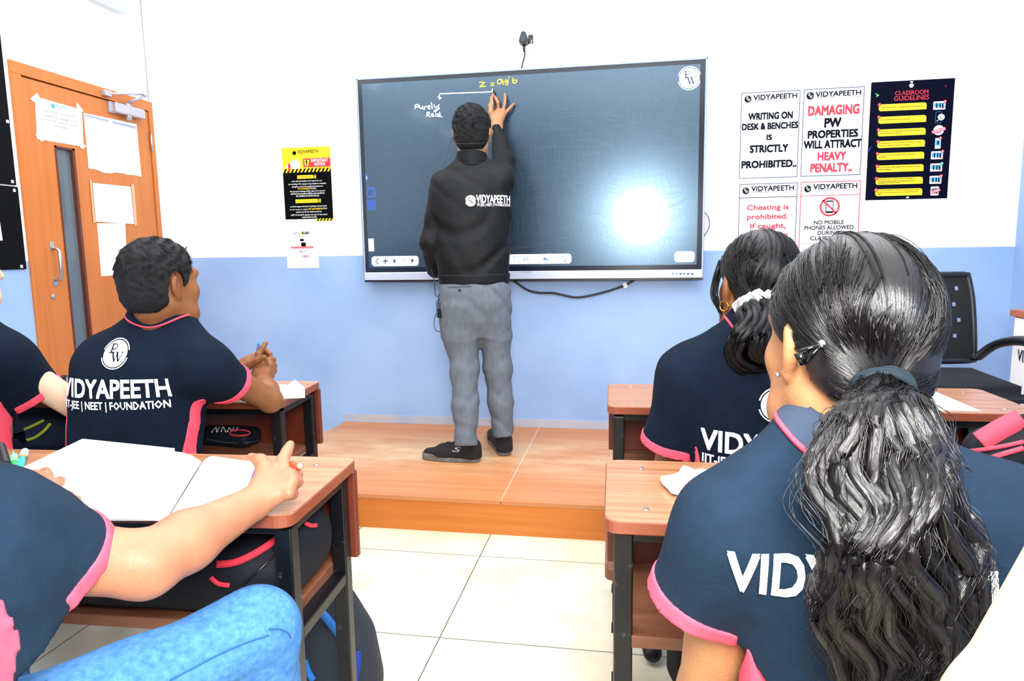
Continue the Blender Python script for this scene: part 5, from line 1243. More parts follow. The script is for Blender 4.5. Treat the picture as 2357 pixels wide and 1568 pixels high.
def shoe(parent, heel, toe, z0, upper_m, sole_m=None, w=1.0, laces=False):
    heel = np.array([heel[0], heel[1], z0]); toe = np.array([toe[0], toe[1], z0]); d = _n(toe-heel); L = np.linalg.norm(toe-heel); x = np.cross(d, (0,0,1)); z = np.array([0,0,1.0])
    sole_m = sole_m or M_BLACK
    a, b, c = heel+d*.035, heel+d*L*.62, toe-d*.04
    def outline(P_, g=0): 
        q = P_.copy(); q[..., 2] = z0; return smin(Rc(a, b, .034*w+g, .045*w+g)(q), Rc(b, c, .045*w+g, .037*w+g)(q), .01)
    sf = lambda P_: np.maximum(outline(P_), np.maximum(z0-P_[..., 2], P_[..., 2]-z0-.03+.006*np.sin((P_-heel.astype(np.float32)) @ d.astype(np.float32)/L*5)))
    lo, hi = bounds([heel, toe], .08); lo[2] = z0-.01; hi[2] = z0+.2
    s_ = sobj('shoe_sole', sf, .004, lo, hi, sole_m, parent, 2)
    up = U([Rc(a+z*.03, a+z*.075+d*.005, .034*w, .036*w, .02), Rc(a+z*.03, b+z*.03, .035*w, .043*w, .03, (z, 1.0)), Rc(a+z*.075, b+z*.045, .032*w, .03*w, .03), Rc(b+z*.03, c+z*.026, .043*w, .034*w, .02, (z, .8))])
    hole = Rc(a+z*.085, a+z*.2, .026*w, .03*w)
    uf = lambda P_: np.maximum(np.maximum(up(P_), z0+.018-P_[..., 2]), -hole(P_))
    u_ = sobj('shoe_upper', uf, .004, lo, hi, upper_m, parent, 2)
    if laces:
        m_ = MB(); tri = bvh_of(u_)
        for k in range(5):
            p = a+(b-a)*(.45+.11*k); pts = []
            for sx in np.linspace(-1, 1, 9):
                o = p+x*sx*.022+d*.006*(1 if k % 2 else -1)*sx+z*.2; hit = tri.ray_cast(Vector(o), Vector((0,0,-1)))
                if hit[0]: pts.append(np.array(hit[0])+z*.003)
            if len(pts) > 2: m_.tube(pts, .0022, 6)
        q = a+(b-a)*.42+z*.09
        for sg in (-1, 1): m_.tube(spline([q, q+x*.02*sg+z*.012-d*.0, q+x*.03*sg-z*.004+d*.01, q+x*.012*sg-z*.004]), .002, 6)
        m_.build('laces', M_BLACK, u_)
    return s_, u_

# ---------------------------------------------------------------- the teacher
def teacher():
    Y0 = 3.42
    t = thing('person', 'standing teacher in black jacket and grey trousers writing on the screen', 'person', (-.86, Y0, STZ))
    fwd = ang(-16); R = frame(fwd)
    O = np.array([-.865, Y0, 0.0])
    def row(v, ul, ur, b, y=Y0, dy=0):
        l, r = P(ul, v, y=y), P(ur, v, y=y); c = (l+r)/2; a = (r[0]-l[0])/2
        q = (c-O) @ R; return (c[2], a*1.0, b, q[0], dy)
    RT_ = frame(ang(-16))
    # jacket
    rows = [row(652,1018,1169,.115), row(628,1012,1171,.12), row(600,1006,1173,.125), row(540,1004,1177,.128), row(480,1002,1180,.128), row(440,1004,1176,.122), row(410,1016,1158,.11), row(388,1040,1140,.09), row(366,1054,1116,.07), row(352,1056,1114,.062)]
    SL, EL, WL = P(1022,425,y=3.42), P(990,555,y=3.40), P(1000,622,y=3.55)
    SR, ER, WR = P(1148,412,y=3.46), P(1161,378,y=3.66), P(1143,296,y=3.80)
    jk = [Stack(O, R, rows, .03), Rc(P(1075,385,y=3.42), SL, .05, .066, .05), *chain([SL, EL, WL], [.064,.056,.046], .03), Rc(P(1095,385,y=3.43), SR, .05, .068, .05), *chain([SR, ER], [.07,.060], .05), Rc(ER, WR, .058, .04, .03)]
    hC = P(1087, 309, y=3.44); HR = frame(ang(-6)+np.array([0,0,.05])); hs = 1.05
    nb = P(1086,366,y=3.42); nt = hC+HR @ (np.array([0,-.03,-.06])*hs)
    Uj = U(jk); d_ = _n(WR-ER)
    def jf(P_):
        d = Uj(P_)+folds(P_, .012, 24, R[:, 2]*.75-R[:, 0]*.65, .75, 3)+folds(P_, .007, 46, R[:, 2]*.6+R[:, 0]*.8, .6, 8)
        ax = (P_-WR.astype(np.float32)) @ d_.astype(np.float32); near = np.sqrt(((P_-WR.astype(np.float32))**2).sum(-1)); d = np.where(near < .09, np.maximum(d, ax), d)
        d = np.maximum(d, -Rc(WR-d_*.02, WR+d_*.08, .029, .030)(P_)); return np.maximum(d, -Rc(nb, nt, .056, .056)(P_))
    lo, hi = bounds([SL, EL, WL, SR, ER, WR, P(1093,655,y=Y0)], .13)
    J = sobj('jacket', jf, .0065, lo, hi, M_JACK, t, 2)
    hemz = P(1093, 630, y=Y0)[2]
    bf = lambda P_: np.maximum(np.maximum(Uj(P_)-.003+folds(P_, .004, 90, R[:, 0], .2, 2), P_[..., 2]-hemz), np.maximum(0, 0)) if False else np.maximum(U(jk[:1])(P_)-.005, P_[..., 2]-hemz)
    sobj('waistband', bf, .006, lo, (hi[0], hi[1], hemz), M_JACK, J, 1)
    up = _n(nt-nb); cc = nb+up*.0
    cu = U([Rc(nb-up*.03, nt, .072, .066, .03)])
    def colf(P_):
        hz = (P_-cc.astype(np.float32)) @ up.astype(np.float32); q = P_-cc.astype(np.float32); fr = q @ HR[:, 1].astype(np.float32)
        d = np.maximum(np.abs(cu(P_)-.002)-.006, hz-.026+.3*fr); return np.maximum(d, -.03-hz)
    sobj('collar', colf, .004, cc-.13, cc+.13, M_JACK, J, 1)
    # print on the back
    b = bvh_of(J); o3 = P(1121, 462, y=3.3); ikn = -R[:, 1]
    ik = Ink(o3+ikn*0, R[:, 0], R[:, 2], ikn); pm = .00215
    logo(ik, 'back_logo', (-36*pm, 1*pm), 12.5*pm, M_PRINT, M_JACK)
    ik.text('back_lettering', M_PRINT, 'VIDYAPEETH', (16*pm, 5*pm), 78*pm, 17*pm, bold=.035); ik.text('back_lettering', M_PRINT, 'IIT-JEE | NEET | FOUNDATION', (17*pm, -9*pm), 76*pm, 8*pm, bold=.02)
    ik.build(J, bvh=b, dist=.3, off=.002)
    # skin: head, neck, hand in one surface
    def pt(u, v, y): return P(u, v, y=y)
    wr = pt(1143,290,3.81)
    HD = [Rc(ER, WR, .034, .03, .02), Rc(WR, wr, .029, .027, .02, (R[:, 1], .75)),
        Rc(wr, pt(1136,258,3.845), .023, .015, .02), Rc(wr, pt(1147,254,3.85), .023, .0135, .018), Rc(wr, pt(1157,256,3.86), .022, .013, .018), Rc(wr, pt(1161,262,3.87), .021, .0125, .018),
        *finger([pt(1137,257,3.845), pt(1133,240,3.83), pt(1131,226,3.85), pt(1135,217,3.88)]),          # index on the pen
        *finger([pt(1147,254,3.85), pt(1146,236,3.835), pt(1141,226,3.86), pt(1139,222,3.885)]),         # middle behind it
        *finger([pt(1157,256,3.86), pt(1161,240,3.868), pt(1163,227,3.882), pt(1162,216,3.893)]),        # ring finger straight up
        *finger([pt(1161,263,3.87), pt(1170,252,3.878), pt(1177,245,3.89), pt(1183,239,3.905)], (.0088,.0082,.0074,.0064)),
        *chain([pt(1136,276,3.83), pt(1130,258,3.82), pt(1129,243,3.835), pt(1133,232,3.86)], [.016,.013,.0115,.009], .01)]
    lw = WL; LH, _ = hand_auto(WL+np.array([.01,.03,-.01]), (.55,.75,-.35), (.6,-.4,-.6), -1, (30,40,25))
    sk = U([Stack(O, R, [(r[0], r[1]*.8, r[2]*.78)+tuple(r[3:]) for r in rows], .03)]+head_prims(hC, HR, hs)+[Rc(nb-up*.05, nt, .054, .05, .04), *chain([SL, EL, WL], [.045,.04,.03], .03), *chain([SR, ER], [.048,.04], .03)]+HD+LH)
    lo2, hi2 = bounds([hC, SL, EL, WL, SR, ER, WR, pt(1183,239,3.905), pt(1140,216,3.9), P(1093,655,y=Y0), WL+np.array([.1,.15,-.1])], .13)
    sobj('body', sk, .0036, lo2, hi2, M_SK_T, t, 1)
    add_eyes(hC, HR, hs, t, None)
    short_hair(C=hC, R=HR, s=hs, parent=t, m=M_CROP, thick=.015, seed=3, nstr=9000, ln=.02)
    # trousers
    Yt = 3.43
    prow = [row(636,1018,1170,.11,Yt), row(665,1014,1176,.118,Yt,-.01), row(700,1012,1178,.122,Yt,-.012), row(740,1014,1177,.112,Yt,-.006), row(775,1022,1172,.09,Yt)]
    LLp = [P(1060,730,y=3.42), P(1062,775,y=3.41), P(1069,850,y=3.38), P(1071,930,y=3.33), P(1073,1022,y=3.275)]
    RLp = [P(1138,730,y=3.46), P(1140,775,y=3.46), P(1146,850,y=3.46), P(1152,930,y=3.44), P(1159,1000,y=3.42)]
    tr = [Stack(O, RT_, prow, .03), *chain(LLp, [.09,.092,.074,.068,.060], .03), *chain(RLp, [.082,.078,.073,.065,.057], .03)]
    Ut = U(tr)
    def tf(P_):
        d = Ut(P_)+folds(P_, .009, 34, (.5,.1,1), .8, 11)+folds(P_, .006, 52, (-.8,.1,.9), .6, 4)
        for e, dn in ((LLp[-1], _n(LLp[-1]-LLp[-2])), (RLp[-1], _n(RLp[-1]-RLp[-2]))):
            ax = (P_-e.astype(np.float32)) @ dn.astype(np.float32); near = np.sqrt(((P_-e.astype(np.float32))**2).sum(-1)); d = np.where(near < .1, np.maximum(d, ax-.012), d); d = np.maximum(d, -Rc(e-dn*.015, e+dn*.1, .040, .041)(P_))
        return d
    lo3, hi3 = bounds([P(1093,640,y=Yt), LLp[-1], RLp[-1]], .14)
    Tr = sobj('trousers', tf, .006, lo3, hi3, M_TROU, t, 2)
    b = bvh_of(Tr); ik = Ink(P(1060,664,y=3.25), R[:, 0], R[:, 2], ikn)
    ik.stroke('pocket_welt', mat('trouser_seam', '#33383f', .85), [(-26*pm, 1*pm), (26*pm, 3*pm)], .004); ik.disc('pocket_button', M_BLACK, (-1*pm, -6*pm), .007, 1, 14)
    ik.build(Tr, bvh=b, dist=.3, off=.002)
    for L_ in (LLp, RLp):   # ankles with socks
        sobj('sock', U([Rc(L_[-2], L_[-1]+np.array([0,0,-.02]), .034, .029)]), .006, *bounds([L_[-2], L_[-1]], .1), mat('dark_sock', '#17181c', .9), t, 1)
    # shoes
    M_SOLE = mat('grey_sole', '#77736e', .7, var='#4c4a49', vscale=(30,30,30)); M_UP = mat('black_shoe', '#0a0b0e', .8, bump=.5, bscale=400)
    s1, u1 = shoe(t, P(1104,1058,z=STZ+.01), P(974,1050,z=STZ+.01), STZ+.0006, M_UP, M_SOLE, 1.12, True)
    s2, u2 = shoe(t, P(1164,1046,z=STZ+.01), P(1133,1000,z=STZ+.01), STZ+.0006, M_UP, M_SOLE, 1.08, True)
    d = _n(P(974,1050,z=STZ)-P(1104,1058,z=STZ)); n_ = np.cross(d, (0,0,1)); n_ = n_ if n_[1] < 0 else -n_; ik = Ink(P(1036,1050,y=3.15), -d, (0,0,1), n_)
    ik.text('side_mark', mat('mark_grey', '#9a9da3', .5), 'S', (0, 0), .05, .022, shear=.3, bold=.02); ik.build(u1, bvh=bvh_of(u1), dist=.25, off=.0016, maxlen=.006)
    # headset, transmitter
    hs_ = thing('headset', 'thin black headset wire behind the neck of the standing teacher', 'headset', tuple(P(1087,348,y=3.34)))
    eL, eR = hC+HR @ np.array([-.088,-.02,.0]), hC+HR @ np.array([.088,-.02,.0])
    MB().tube(spline([eL+np.array([0,.03,.03]), eL, hC+HR @ np.array([-.082,-.07,-.045]), hC+HR @ np.array([-.03,-.121,-.058]), hC+HR @ np.array([.03,-.121,-.058]), hC+HR @ np.array([.082,-.07,-.045]), eR, eR+np.array([0,.03,.03])]), .0022, 6).build('band', M_BLACK, hs_)
    MB().tube(spline([eL, P(1036,330,y=3.38), P(1028,360,y=3.35), P(1020,392,y=3.33)]), .0016, 6).build('cord', M_BLACK, hs_)
    tx_ = thing('transmitter', 'small dark transmitter pack clipped to the left hip of the grey trousers', 'transmitter', tuple(P(1012,735,y=3.38)))
    c = P(1013,712,y=3.36); Q = Matrix.Rotation(.5, 3, 'Z')
    MB().box(c, (.03,.055,.085), .004, Q).build('pack', mat('pack_teal', '#1c3f4e', .35), tx_); MB().box(c+np.array([.004,-.024,-.017]), (.024,.012,.05), .002, Q).build('battery_door', M_BLACK, tx_)
    MB().tube([c+np.array([-.004,0,.042]), c+np.array([-.004,0,.07])], [.006,.005], 8).tube([c+np.array([.01,0,.042]), c+np.array([.01,0,.062])], .004, 8).build('jack', M_BLACK, tx_)
    MB().tube(spline([c+np.array([-.004,0,.07]), P(1002,680,y=3.36), P(1000,650,y=3.35), P(993,618,y=3.36)]), .0018, 6).tube(spline([c+np.array([.01,0,.06]), P(1021,676,y=3.36), P(1014,670,y=3.36), P(1009,682,y=3.36)]), .0016, 6).tube(spline([P(1004,722,y=3.35), P(999,742,y=3.36), P(1003,760,y=3.36), P(1015,764,y=3.38)]), .0018, 6).build('cord', M_BLACK, tx_)
    # the stylus in the hand
    a, e = P(1136,206,y=3.921), P(1139,252,y=3.80)
    pn_ = thing('stylus', 'black stylus pen held in the raised hand of the teacher', 'pen', tuple(e))
    dd = _n(e-a); l = np.linalg.norm(e-a); MB().lathe([(0,0),(.0012,0),(.0045,.016),(.0055,.03),(.0055,l-.004),(.004,l),(0,l)], a, dd, 12).build('barrel', M_BLACK, pn_)
    return t
teacher()
def prow(O, R, v, ul, ur, b, y, dy=0.0):
    l, r = P(ul, v, y=y), P(ur, v, y=y); c = (l+r)/2; q = (c-O) @ R; a = (r[0]-l[0])/2
    a = math.sqrt(max(a*a-(b*(c[0]/c[1]))**2, (a*.8)**2))
    return (q[2], a, b, q[0], dy)
def on_surf(bvh, u, v, lift=.002):
    d = Vector(P(u, v, y=CAM[1]+10.0)-CAM).normalized(); h = bvh.ray_cast(Vector(CAM), d)
    return None if h[0] is None else np.array(h[0]+h[1]*lift)
# ---------------------------------------------------------------- the boy at the left rear desk
def boy():
    y = 1.74; face = ang(-8); R = frame(face); x0 = float(P(322,950,y=y)[0]); O = np.array([x0, y, .445])
    rows = [(0, .165, .12, 0, 0)]+[prow(O, R, *a, y) for a in ((1030,172,462,.122), (950,172,474,.125), (880,174,484,.125), (830,184,488,.118))]+[prow(O, R, *a, y, d) for a, d in (((798,215,470,.10), .004), ((774,250,436,.08), .010), ((750,288,412,.064), .020), ((726,304,402,.056), .028), ((710,306,400,.054), .034))]
    SL, EL, WL = P(246,828,y=y), P(345,930,y=2.02), P(548,856,y=2.09); SR, ER, WR = P(474,843,y=y), P(622,922,y=1.95), P(601,862,y=2.07)
    p = lambda u, v, yy: P(u, v, y=yy)
    hands = [Rc(WR, p(608,838,2.085), .024, .024, .02), Rc(WR, p(621,846,2.08), .023, .02, .02)]
    for (a, b_, c, d) in (((618,829,2.075),(628,829,2.10),(618,824,2.13),(600,824,2.13)), ((622,839,2.07),(630,843,2.10),(618,838,2.13),(598,836,2.13)), ((621,849,2.07),(630,855,2.095),(618,850,2.125),(600,848,2.125)), ((617,858,2.07),(624,866,2.09),(614,862,2.115),(600,858,2.115))):
        hands += finger([p(*a), p(*b_), p(*c), p(*d)], (.0115,.0105,.0095,.0085))
    hands += finger([p(600,832,2.07), p(595,815,2.065), p(604,801,2.075), p(612,790,2.085)], (.012,.0105,.0095,.008))
    hands += [Rc(WL, p(570,836,2.10), .023, .02, .02), Rc(p(552,848,2.09), p(588,822,2.115), .022, .016, .02)]
    hands += finger([p(556,850,2.07), p(576,838,2.055), p(592,830,2.05), p(608,822,2.05)], (.014,.0115,.0105,.0085))
    hands += finger([p(588,820,2.12), p(603,808,2.135), p(614,808,2.13), p(622,815,2.115)], (.0105,.0095,.009,.008)) + finger([p(580,824,2.13), p(600,818,2.15), p(614,818,2.15), p(622,824,2.135)], (.0105,.0095,.009,.008))
    hC = P(371,656,y=1.76)
    t, shirt, body, hd = seated('student with short black hair and clasped hands at the far desk, seen from behind', O, face, rows, None, [(SL,EL,WL), (SR,ER,WR)], (hC, ang(17), .98), M_SK_B, M_NAVY,
        hands=hands, sleeve=(.5,.066,.060), ends=(None, P(538,884,y=1.84)), print_=dict(at=(-.006, .382), s=.93, lx=.012), collar_in=mat('collar_pale_pink', '#f0b6c6', .8), both_side=True, neck_r=.055, armr=(.043,.036,.026), yoke=.03, collar_w=.03, collar_h=.05,
        lower=[(O+np.array([-.09,.02,.08]), O+np.array([-.1,.42,-.02]), O+np.array([-.1,.44,-.36])), (O+np.array([.09,.02,.08]), O+np.array([.1,.42,-.02]), O+np.array([.1,.44,-.36]))])
    short_hair(hC, hd[1], .98, t, M_CROP, .014, 5, nstr=11000, ln=.018)
    pn = thing('pen', 'blue-tipped ballpoint pen held upright in the clasped hands', 'pen', tuple(P(593,815,y=2.09)))
    a, b_ = P(596,783,y=2.105), P(590,824,y=2.10); d = _n(b_-a); MB().lathe([(0,0),(.0012,.002),(.0035,.012),(.004,.02),(.004,.06),(0,.061)], a, d, 10).build('barrel', mat('pen_clear', '#5a6fb0', .2), pn); MB().lathe([(0,-.001),(.0016,.001),(.0042,.013),(.0042,.016),(0,.016)], a, d, 10).build('tip', mat('pen_tip_blue', '#2f8fd8', .3), pn)
boy()
# ---------------------------------------------------------------- the student at the left edge
def edge_student():
    y = 1.72; face = ang(-5); R = frame(face); O = np.array([float(P(-100,950,y=y)[0]), y, .445])
    rows = [(0, .165, .12, 0, 0)]+[prow(O, R, *a, y) for a in ((1030,-255,58,.125), (950,-255,52,.125), (880,-250,48,.125), (830,-245,40,.118), (800,-225,22,.105), (770,-185,-15,.085), (742,-150,-50,.064), (722,-140,-60,.058))]
    SL, EL, WL = P(-200,825,y=y), P(-120,930,y=2.02), P(128,884,y=2.13); SR, ER, WR = P(10,830,y=1.73), P(215,960,y=1.86), P(300,905,y=2.1)
    hL, _ = hand_auto(WL, P(230,890,y=2.14)-WL, (0,.2,-1), 1, (12,20,12)); hR, _ = hand_auto(WR, (-.3,.9,-.05), (0,.1,-1), -1, (20,25,15))
    hC = P(-100,618,y=1.76)
    t, shirt, body, hd = seated('student cut off by the left edge with a black wristband, coral shirt side showing', O, face, rows, None, [(SL,EL,WL), (SR,ER,WR)], (hC, ang(15), 1.04), M_SK_P, M_NAVY,
        hands=hL+hR, sleeve=(.5,.078,.070), ends=(None, P(92,906,y=1.80)), both_side=True,
        lower=[(O+np.array([-.09,.02,.08]), O+np.array([-.1,.42,-.02]), O+np.array([-.1,.44,-.36])), (O+np.array([.09,.02,.08]), O+np.array([.1,.42,-.02]), O+np.array([.1,.44,-.36]))])
    short_hair(hC, hd[1], 1.04, t, M_CROP, .013, 9, nstr=2500)
    w = thing('wristband', 'black wristband on the wrist behind the boy at the left', 'wristband', tuple(P(155,883,y=2.13)))
    a, b_ = P(143,884,y=2.131), P(172,886,y=2.133); m_ = MB(); ax = _n(b_-a); m_.tube([a+(b_-a)*k for k in (0,.1,.9,1)], [.030,.034,.034,.030], 20).build('strap', M_BLACK, w)
edge_student()
# ---------------------------------------------------------------- the student writing at the front left
def writer():
    y = .70; face = ang(10); R = frame(face); O = np.array([-.985, .64, .45])
    rows = [(0, .17, .125, 0, 0), (.12, .165, .12, 0, .005), (.26, .178, .12, 0, .015), (.36, .18, .115, 0, .03), (.42, .165, .10, 0, .04), (.46, .12, .08, 0, .05), (.50, .07, .062, 0, .06), (.54, .058, .058, 0, .065)]
    SR, ER, WR = P(-12,1268,y=.74), P(334,1300,y=.86), P(582,1160,y=1.065)
    SL, EL, WL = np.array([-1.19,.76,.86]), np.array([-1.30,.98,.80]), P(70,1175,z=.795)
    p = lambda u, v, yy: P(u, v, y=yy)
    hands = [Rc(WR, p(650,1088,1.135), .023, .0145, .013), Rc(WR, p(664,1098,1.12), .022, .0145, .012), Rc(WR, p(667,1114,1.105), .021, .014, .012), Rc(WR, p(657,1136,1.09), .020, .013, .012), Rc(WR, p(610,1108,1.11), .023, .0165, .014)]
    hands += finger([p(652,1086,1.135), p(650,1060,1.155), p(660,1040,1.175), p(668,1024,1.19)], (.0135,.012,.0105,.009))        # index pointing up past the pen
    hands += finger([p(668,1094,1.12), p(682,1092,1.15), p(678,1080,1.175), p(664,1072,1.19)], (.0125,.0115,.0105,.009))
    hands += finger([p(672,1108,1.105), p(684,1110,1.13), p(676,1106,1.165), p(656,1100,1.175)], (.012,.011,.010,.0085))
    hands += finger([p(664,1136,1.085), p(673,1138,1.11), p(664,1134,1.14), p(646,1126,1.15)], (.011,.010,.009,.008))
    hands += chain([p(600,1118,1.10), p(610,1082,1.125), p(600,1062,1.145), p(578,1052,1.16)], [.0185,.0145,.012,.0085], .012)             # thumb to the left
    LH = [Rc(WL, P(112,1128,z=.80), .026, .017, .02), Rc(WL, P(130,1146,z=.80), .026, .017, .02)]
    for a, b_, c, d in (((92,1112,.806),(84,1098,.803),(78,1092,.79),(76,1100,.775)), ((108,1112,.808),(108,1094,.806),(105,1086,.79),(100,1092,.774)), ((126,1128,.804),(134,1112,.803),(138,1108,.789),(132,1118,.774)), ((140,1148,.798),(152,1142,.796),(158,1142,.786),(152,1150,.774))):
        LH += finger([P(a[0],a[1],z=a[2]), P(b_[0],b_[1],z=b_[2]), P(c[0],c[1],z=c[2]), P(d[0],d[1],z=d[2])], (.0105,.0098,.009,.008))
    LH += chain([P(120,1160,z=.79), P(160,1165,z=.786), P(178,1150,z=.782)], [.014,.011,.008], .01)
    hC = np.array([-1.03, .80, 1.17])
    K = P(588,1452,y=1.02); K = np.asarray(K); H = np.array([-.90,.68,.525]); A = np.array([K[0]+.0, 1.06, .1])
    K2 = np.array([-1.2, 1.0, .53]); H2 = np.array([-1.1,.68,.525]); A2 = np.array([-1.2, 1.06, .1])
    t, shirt, body, hd = seated('student in blue jeans writing in the open notebook, bare right arm across the desk', O, face, rows, None, [(SL,EL,WL), (SR,ER,WR)], (hC, ang(8)+np.array([0,0,-.5]), 1.03), M_SK_L, M_NAVY2,
        hands=hands+LH, sleeve=(.5,.102,.074), ends=(None, (P(143,1294,y=.795), P(37,1205,y=.735))), armr=(.05,.047,.030), lower=None, fold=.005, extra_shirt=[Rc(P(-30,1420,y=.70), P(80,1560,y=.72), .08, .06, .05)], extra_panel=[Rc(P(-22,1415,y=.64), P(-10,1500,y=.64), .022, .026, .02), Rc(P(-10,1500,y=.64), P(-45,1640,y=.64), .026, .03, .02)])
    short_hair(hC, hd[1], 1.03, t, M_CROP, .013, 12, nstr=2500)
    Ul = U([Rc(H, K, .098, .072, .05), Rc(K, A, .07, .055, .03), Rc(H2, K2, .095, .07, .05), Rc(K2, A2, .068, .055, .03), Rc(H, H2, .11, .11, .06)])
    jf = lambda P_: Ul(P_)+folds(P_, .009, 30, (.5,-.6,.6), .7, 6)+folds(P_, .004, 80, (.3,-.5,.8), .7, 9)
    J = sobj('jeans', jf, .006, *bounds([H, K, A, H2, K2, A2], .14), M_JEAN, t, 2)
    b = bvh_of(J); seam = [on_surf(b, u, v) for u, v in ((390,1566),(440,1540),(500,1508),(560,1482),(618,1462))]; seam = [q for q in seam if q is not None]
    seam2 = [q for q in (on_surf(b, u, v) for u, v in ((618,1448),(640,1448),(660,1456),(667,1468))) if q is not None]; m_ = MB()
    for s_ in (seam, seam2):
        if len(s_) > 1: m_.tube(spline(s_, 5), .0014, 5)
    if m_.v: m_.build('seam', mat('denim_seam', '#24588f', .9), J)
    for a_ in (A, A2): shoe(t, a_*np.array([1,1,0])+np.array([0,-.04,0]), a_*np.array([1,1,0])+np.array([.02,.2,0]), .001, M_BLACK)
    pn = thing('pen', 'orange red pen in the writing hand at the front left desk', 'pen', tuple(P(640,1078,y=1.16)))
    a, b_ = P(690,1072,y=1.135), P(600,1062,y=1.27); d = _n(b_-a); M_OR = mat('pen_orange', '#e8502e', .25)
    MB().lathe([(0,0),(.0072,.001),(.0072,.03),(.0066,.034),(.0064,.085),(.003,.10),(0,.101)], a, d, 14).build('barrel', M_OR, pn); MB().lathe([(0,-.0016),(.0055,-.0016),(.0058,.0),(0,.0)], a, d, 14).build('cap_end', mat('pen_end', '#f2a48c', .3), pn)
writer()
# ---------------------------------------------------------------- long hair
def scalp(C, R, s, q):
    """point of the hair-bearing surface (skull plus nape) for head-space directions q"""
    c = np.array([0,-.012,.033])*s; d = q/np.linalg.norm(q, axis=-1, keepdims=True); best = None
    for c2, r in ((c, np.array([.076,.096,.09])*s), (np.array([0,-.05,-.025])*s, np.array([.058,.048,.05])*s)):
        o = c-c2; A = ((d/r)**2).sum(-1); B = 2*((o/r)*(d/r)).sum(-1); D_ = B*B-4*A*(((o/r)**2).sum()-1); k = np.where(D_ > 0, (-B+np.sqrt(np.maximum(D_, 0)))/(2*A), 0)
        best = k if best is None else np.maximum(best, k)
    return c+d*best[..., None], d
def long_hair(C, R, s, tie, parent, m, n=2200, seed=1, lift=.009, part=True, low=-.05, r0=.0013, wave=0.0):
    """hair combed from the hairline over the skull to a tie (head-space point); returns strand paths in world space"""
    rnd = np.random.RandomState(seed); c = np.array([0,-.012,.033])*s; td = np.asarray(tie, float)-c; tr = np.linalg.norm(td); td = td/tr
    D = rnd.normal(size=(n*6, 3)); D /= np.linalg.norm(D, axis=1, keepdims=True); p, _ = scalp(C, R, s, D); x, y_, z = (p/s).T; low = low-.02
    ok = (y_ < .052+.5*np.maximum(z-.05, 0)) & (z > .035-.9*np.maximum(.045-y_, 0)-.0) & (z > low)
    ok &= ~((np.abs(x) > .05) & (y_ > -.03) & (z < .026)); ok &= ~((np.abs(x) > .05) & (y_ > .02) & (z < .05-.0*x))
    D = D[ok][:n]; n = len(D); t = np.linspace(0, 1, 16)[None, :, None]
    om = np.arccos(np.clip((D*td).sum(1), -1, 1))[:, None, None]; so = np.sin(om)+1e-6
    q = (np.sin((1-t)*om)/so)*D[:, None]+(np.sin(t*om)/so)*td
    sgn = np.where(np.abs(D[:, :1]) < .02, rnd.choice([-1,1], (n,1)), np.sign(D[:, :1])); top = np.clip(D[:, 2:3]*1.3, 0, 1)*(1.0 if part else .3)
    q = q+np.sin(PI*t)*(sgn*top*.42)[:, None]*np.array([1.0,0,0])
    q += np.sin(PI*t)*rnd.normal(0, .035, (n,1,3))
    sp, d = scalp(C, R, s, q); off = (lift*(.25+.75*rnd.rand(n,1,1)))*np.minimum(1, 3*t+.35)
    sp = sp+d*off
    dist = np.linalg.norm(sp[:, -1]-np.asarray(tie), axis=1)[:, None, None]; w = np.clip((t-.62)/.38, 0, 1)**1.6
    tgt = np.asarray(tie)+rnd.normal(0, .006, (n,1,3)); sp = sp*(1-w)+(tgt)*w
    if wave: sp += d*wave*np.sin(t*20+rnd.rand(n,1,1)*6)*np.sin(PI*t)
    return C+sp @ R.T
def hair_base(C, R, s, parent, m, tie, thick=.006, low=-.05):
    Rf, Cf = R.astype(np.float32), C.astype(np.float32); e = El(C+R @ (np.array([0,-.012,.033])*s), np.array([.076,.096,.09])*s+thick, R)
    e2 = U([e, El(C+R @ (np.array([0,-.05,-.025])*s), np.array([.058,.048,.05])*s+thick*.6, R, .03)])
    def f(P_):
        q = ((P_-Cf) @ Rf)/s; x, y, z = q[..., 0], q[..., 1], q[..., 2]; d = e2(P_)
        d = np.maximum(d, (y-.05-.5*np.maximum(z-.05, 0))*s); d = np.maximum(d, (.032-.9*np.maximum(.045-y, 0)-z)*s); d = np.maximum(d, (low-z)*s)
        ear = np.minimum(np.minimum(y+.034, .024-z), np.abs(x)-.045); ear = np.maximum(ear, np.minimum(np.minimum(y-.012, .05-z), np.abs(x)-.04)); return np.maximum(d, ear*s)
    vs, fs = grid_mesh(f, .004, *bounds([C], .15*s)); vs = smooth_mesh(vs, fs, 2)
    q = (vs-C) @ R-np.array([0,-.012,.033])*s; td = _n(np.asarray(tie)-np.array([0,-.012,.033])*s); q /= np.linalg.norm(q, axis=1, keepdims=True)
    a1 = _n(np.cross(td, (1,0,0))); a2 = np.cross(td, a1); th = np.arccos(np.clip(q @ td, -1, 1)); ph = np.arctan2(q @ a2, q @ a1)
    return vs, fs, np.stack([np.cos(ph)*.1, np.sin(ph)*.1, th*.1], 1)
def clump(paths, per, spread, seed, tight=.35, start=1.0):
    """several fine strands round every guide strand"""
    rnd = np.random.RandomState(seed); G, K, _ = paths.shape; t = np.linspace(0, 1, K)[None, :, None]
    o = rnd.normal(0, spread, (G*per, 1, 3))*(start+(1-start)*np.clip(t*5, 0, 1)); g = np.repeat(paths, per, 0)
    return g+o*(1-(1-tight)*t)+rnd.normal(0, spread*.25, (G*per, 1, 3))*np.sin(t*6+rnd.rand(G*per, 1, 1)*6)
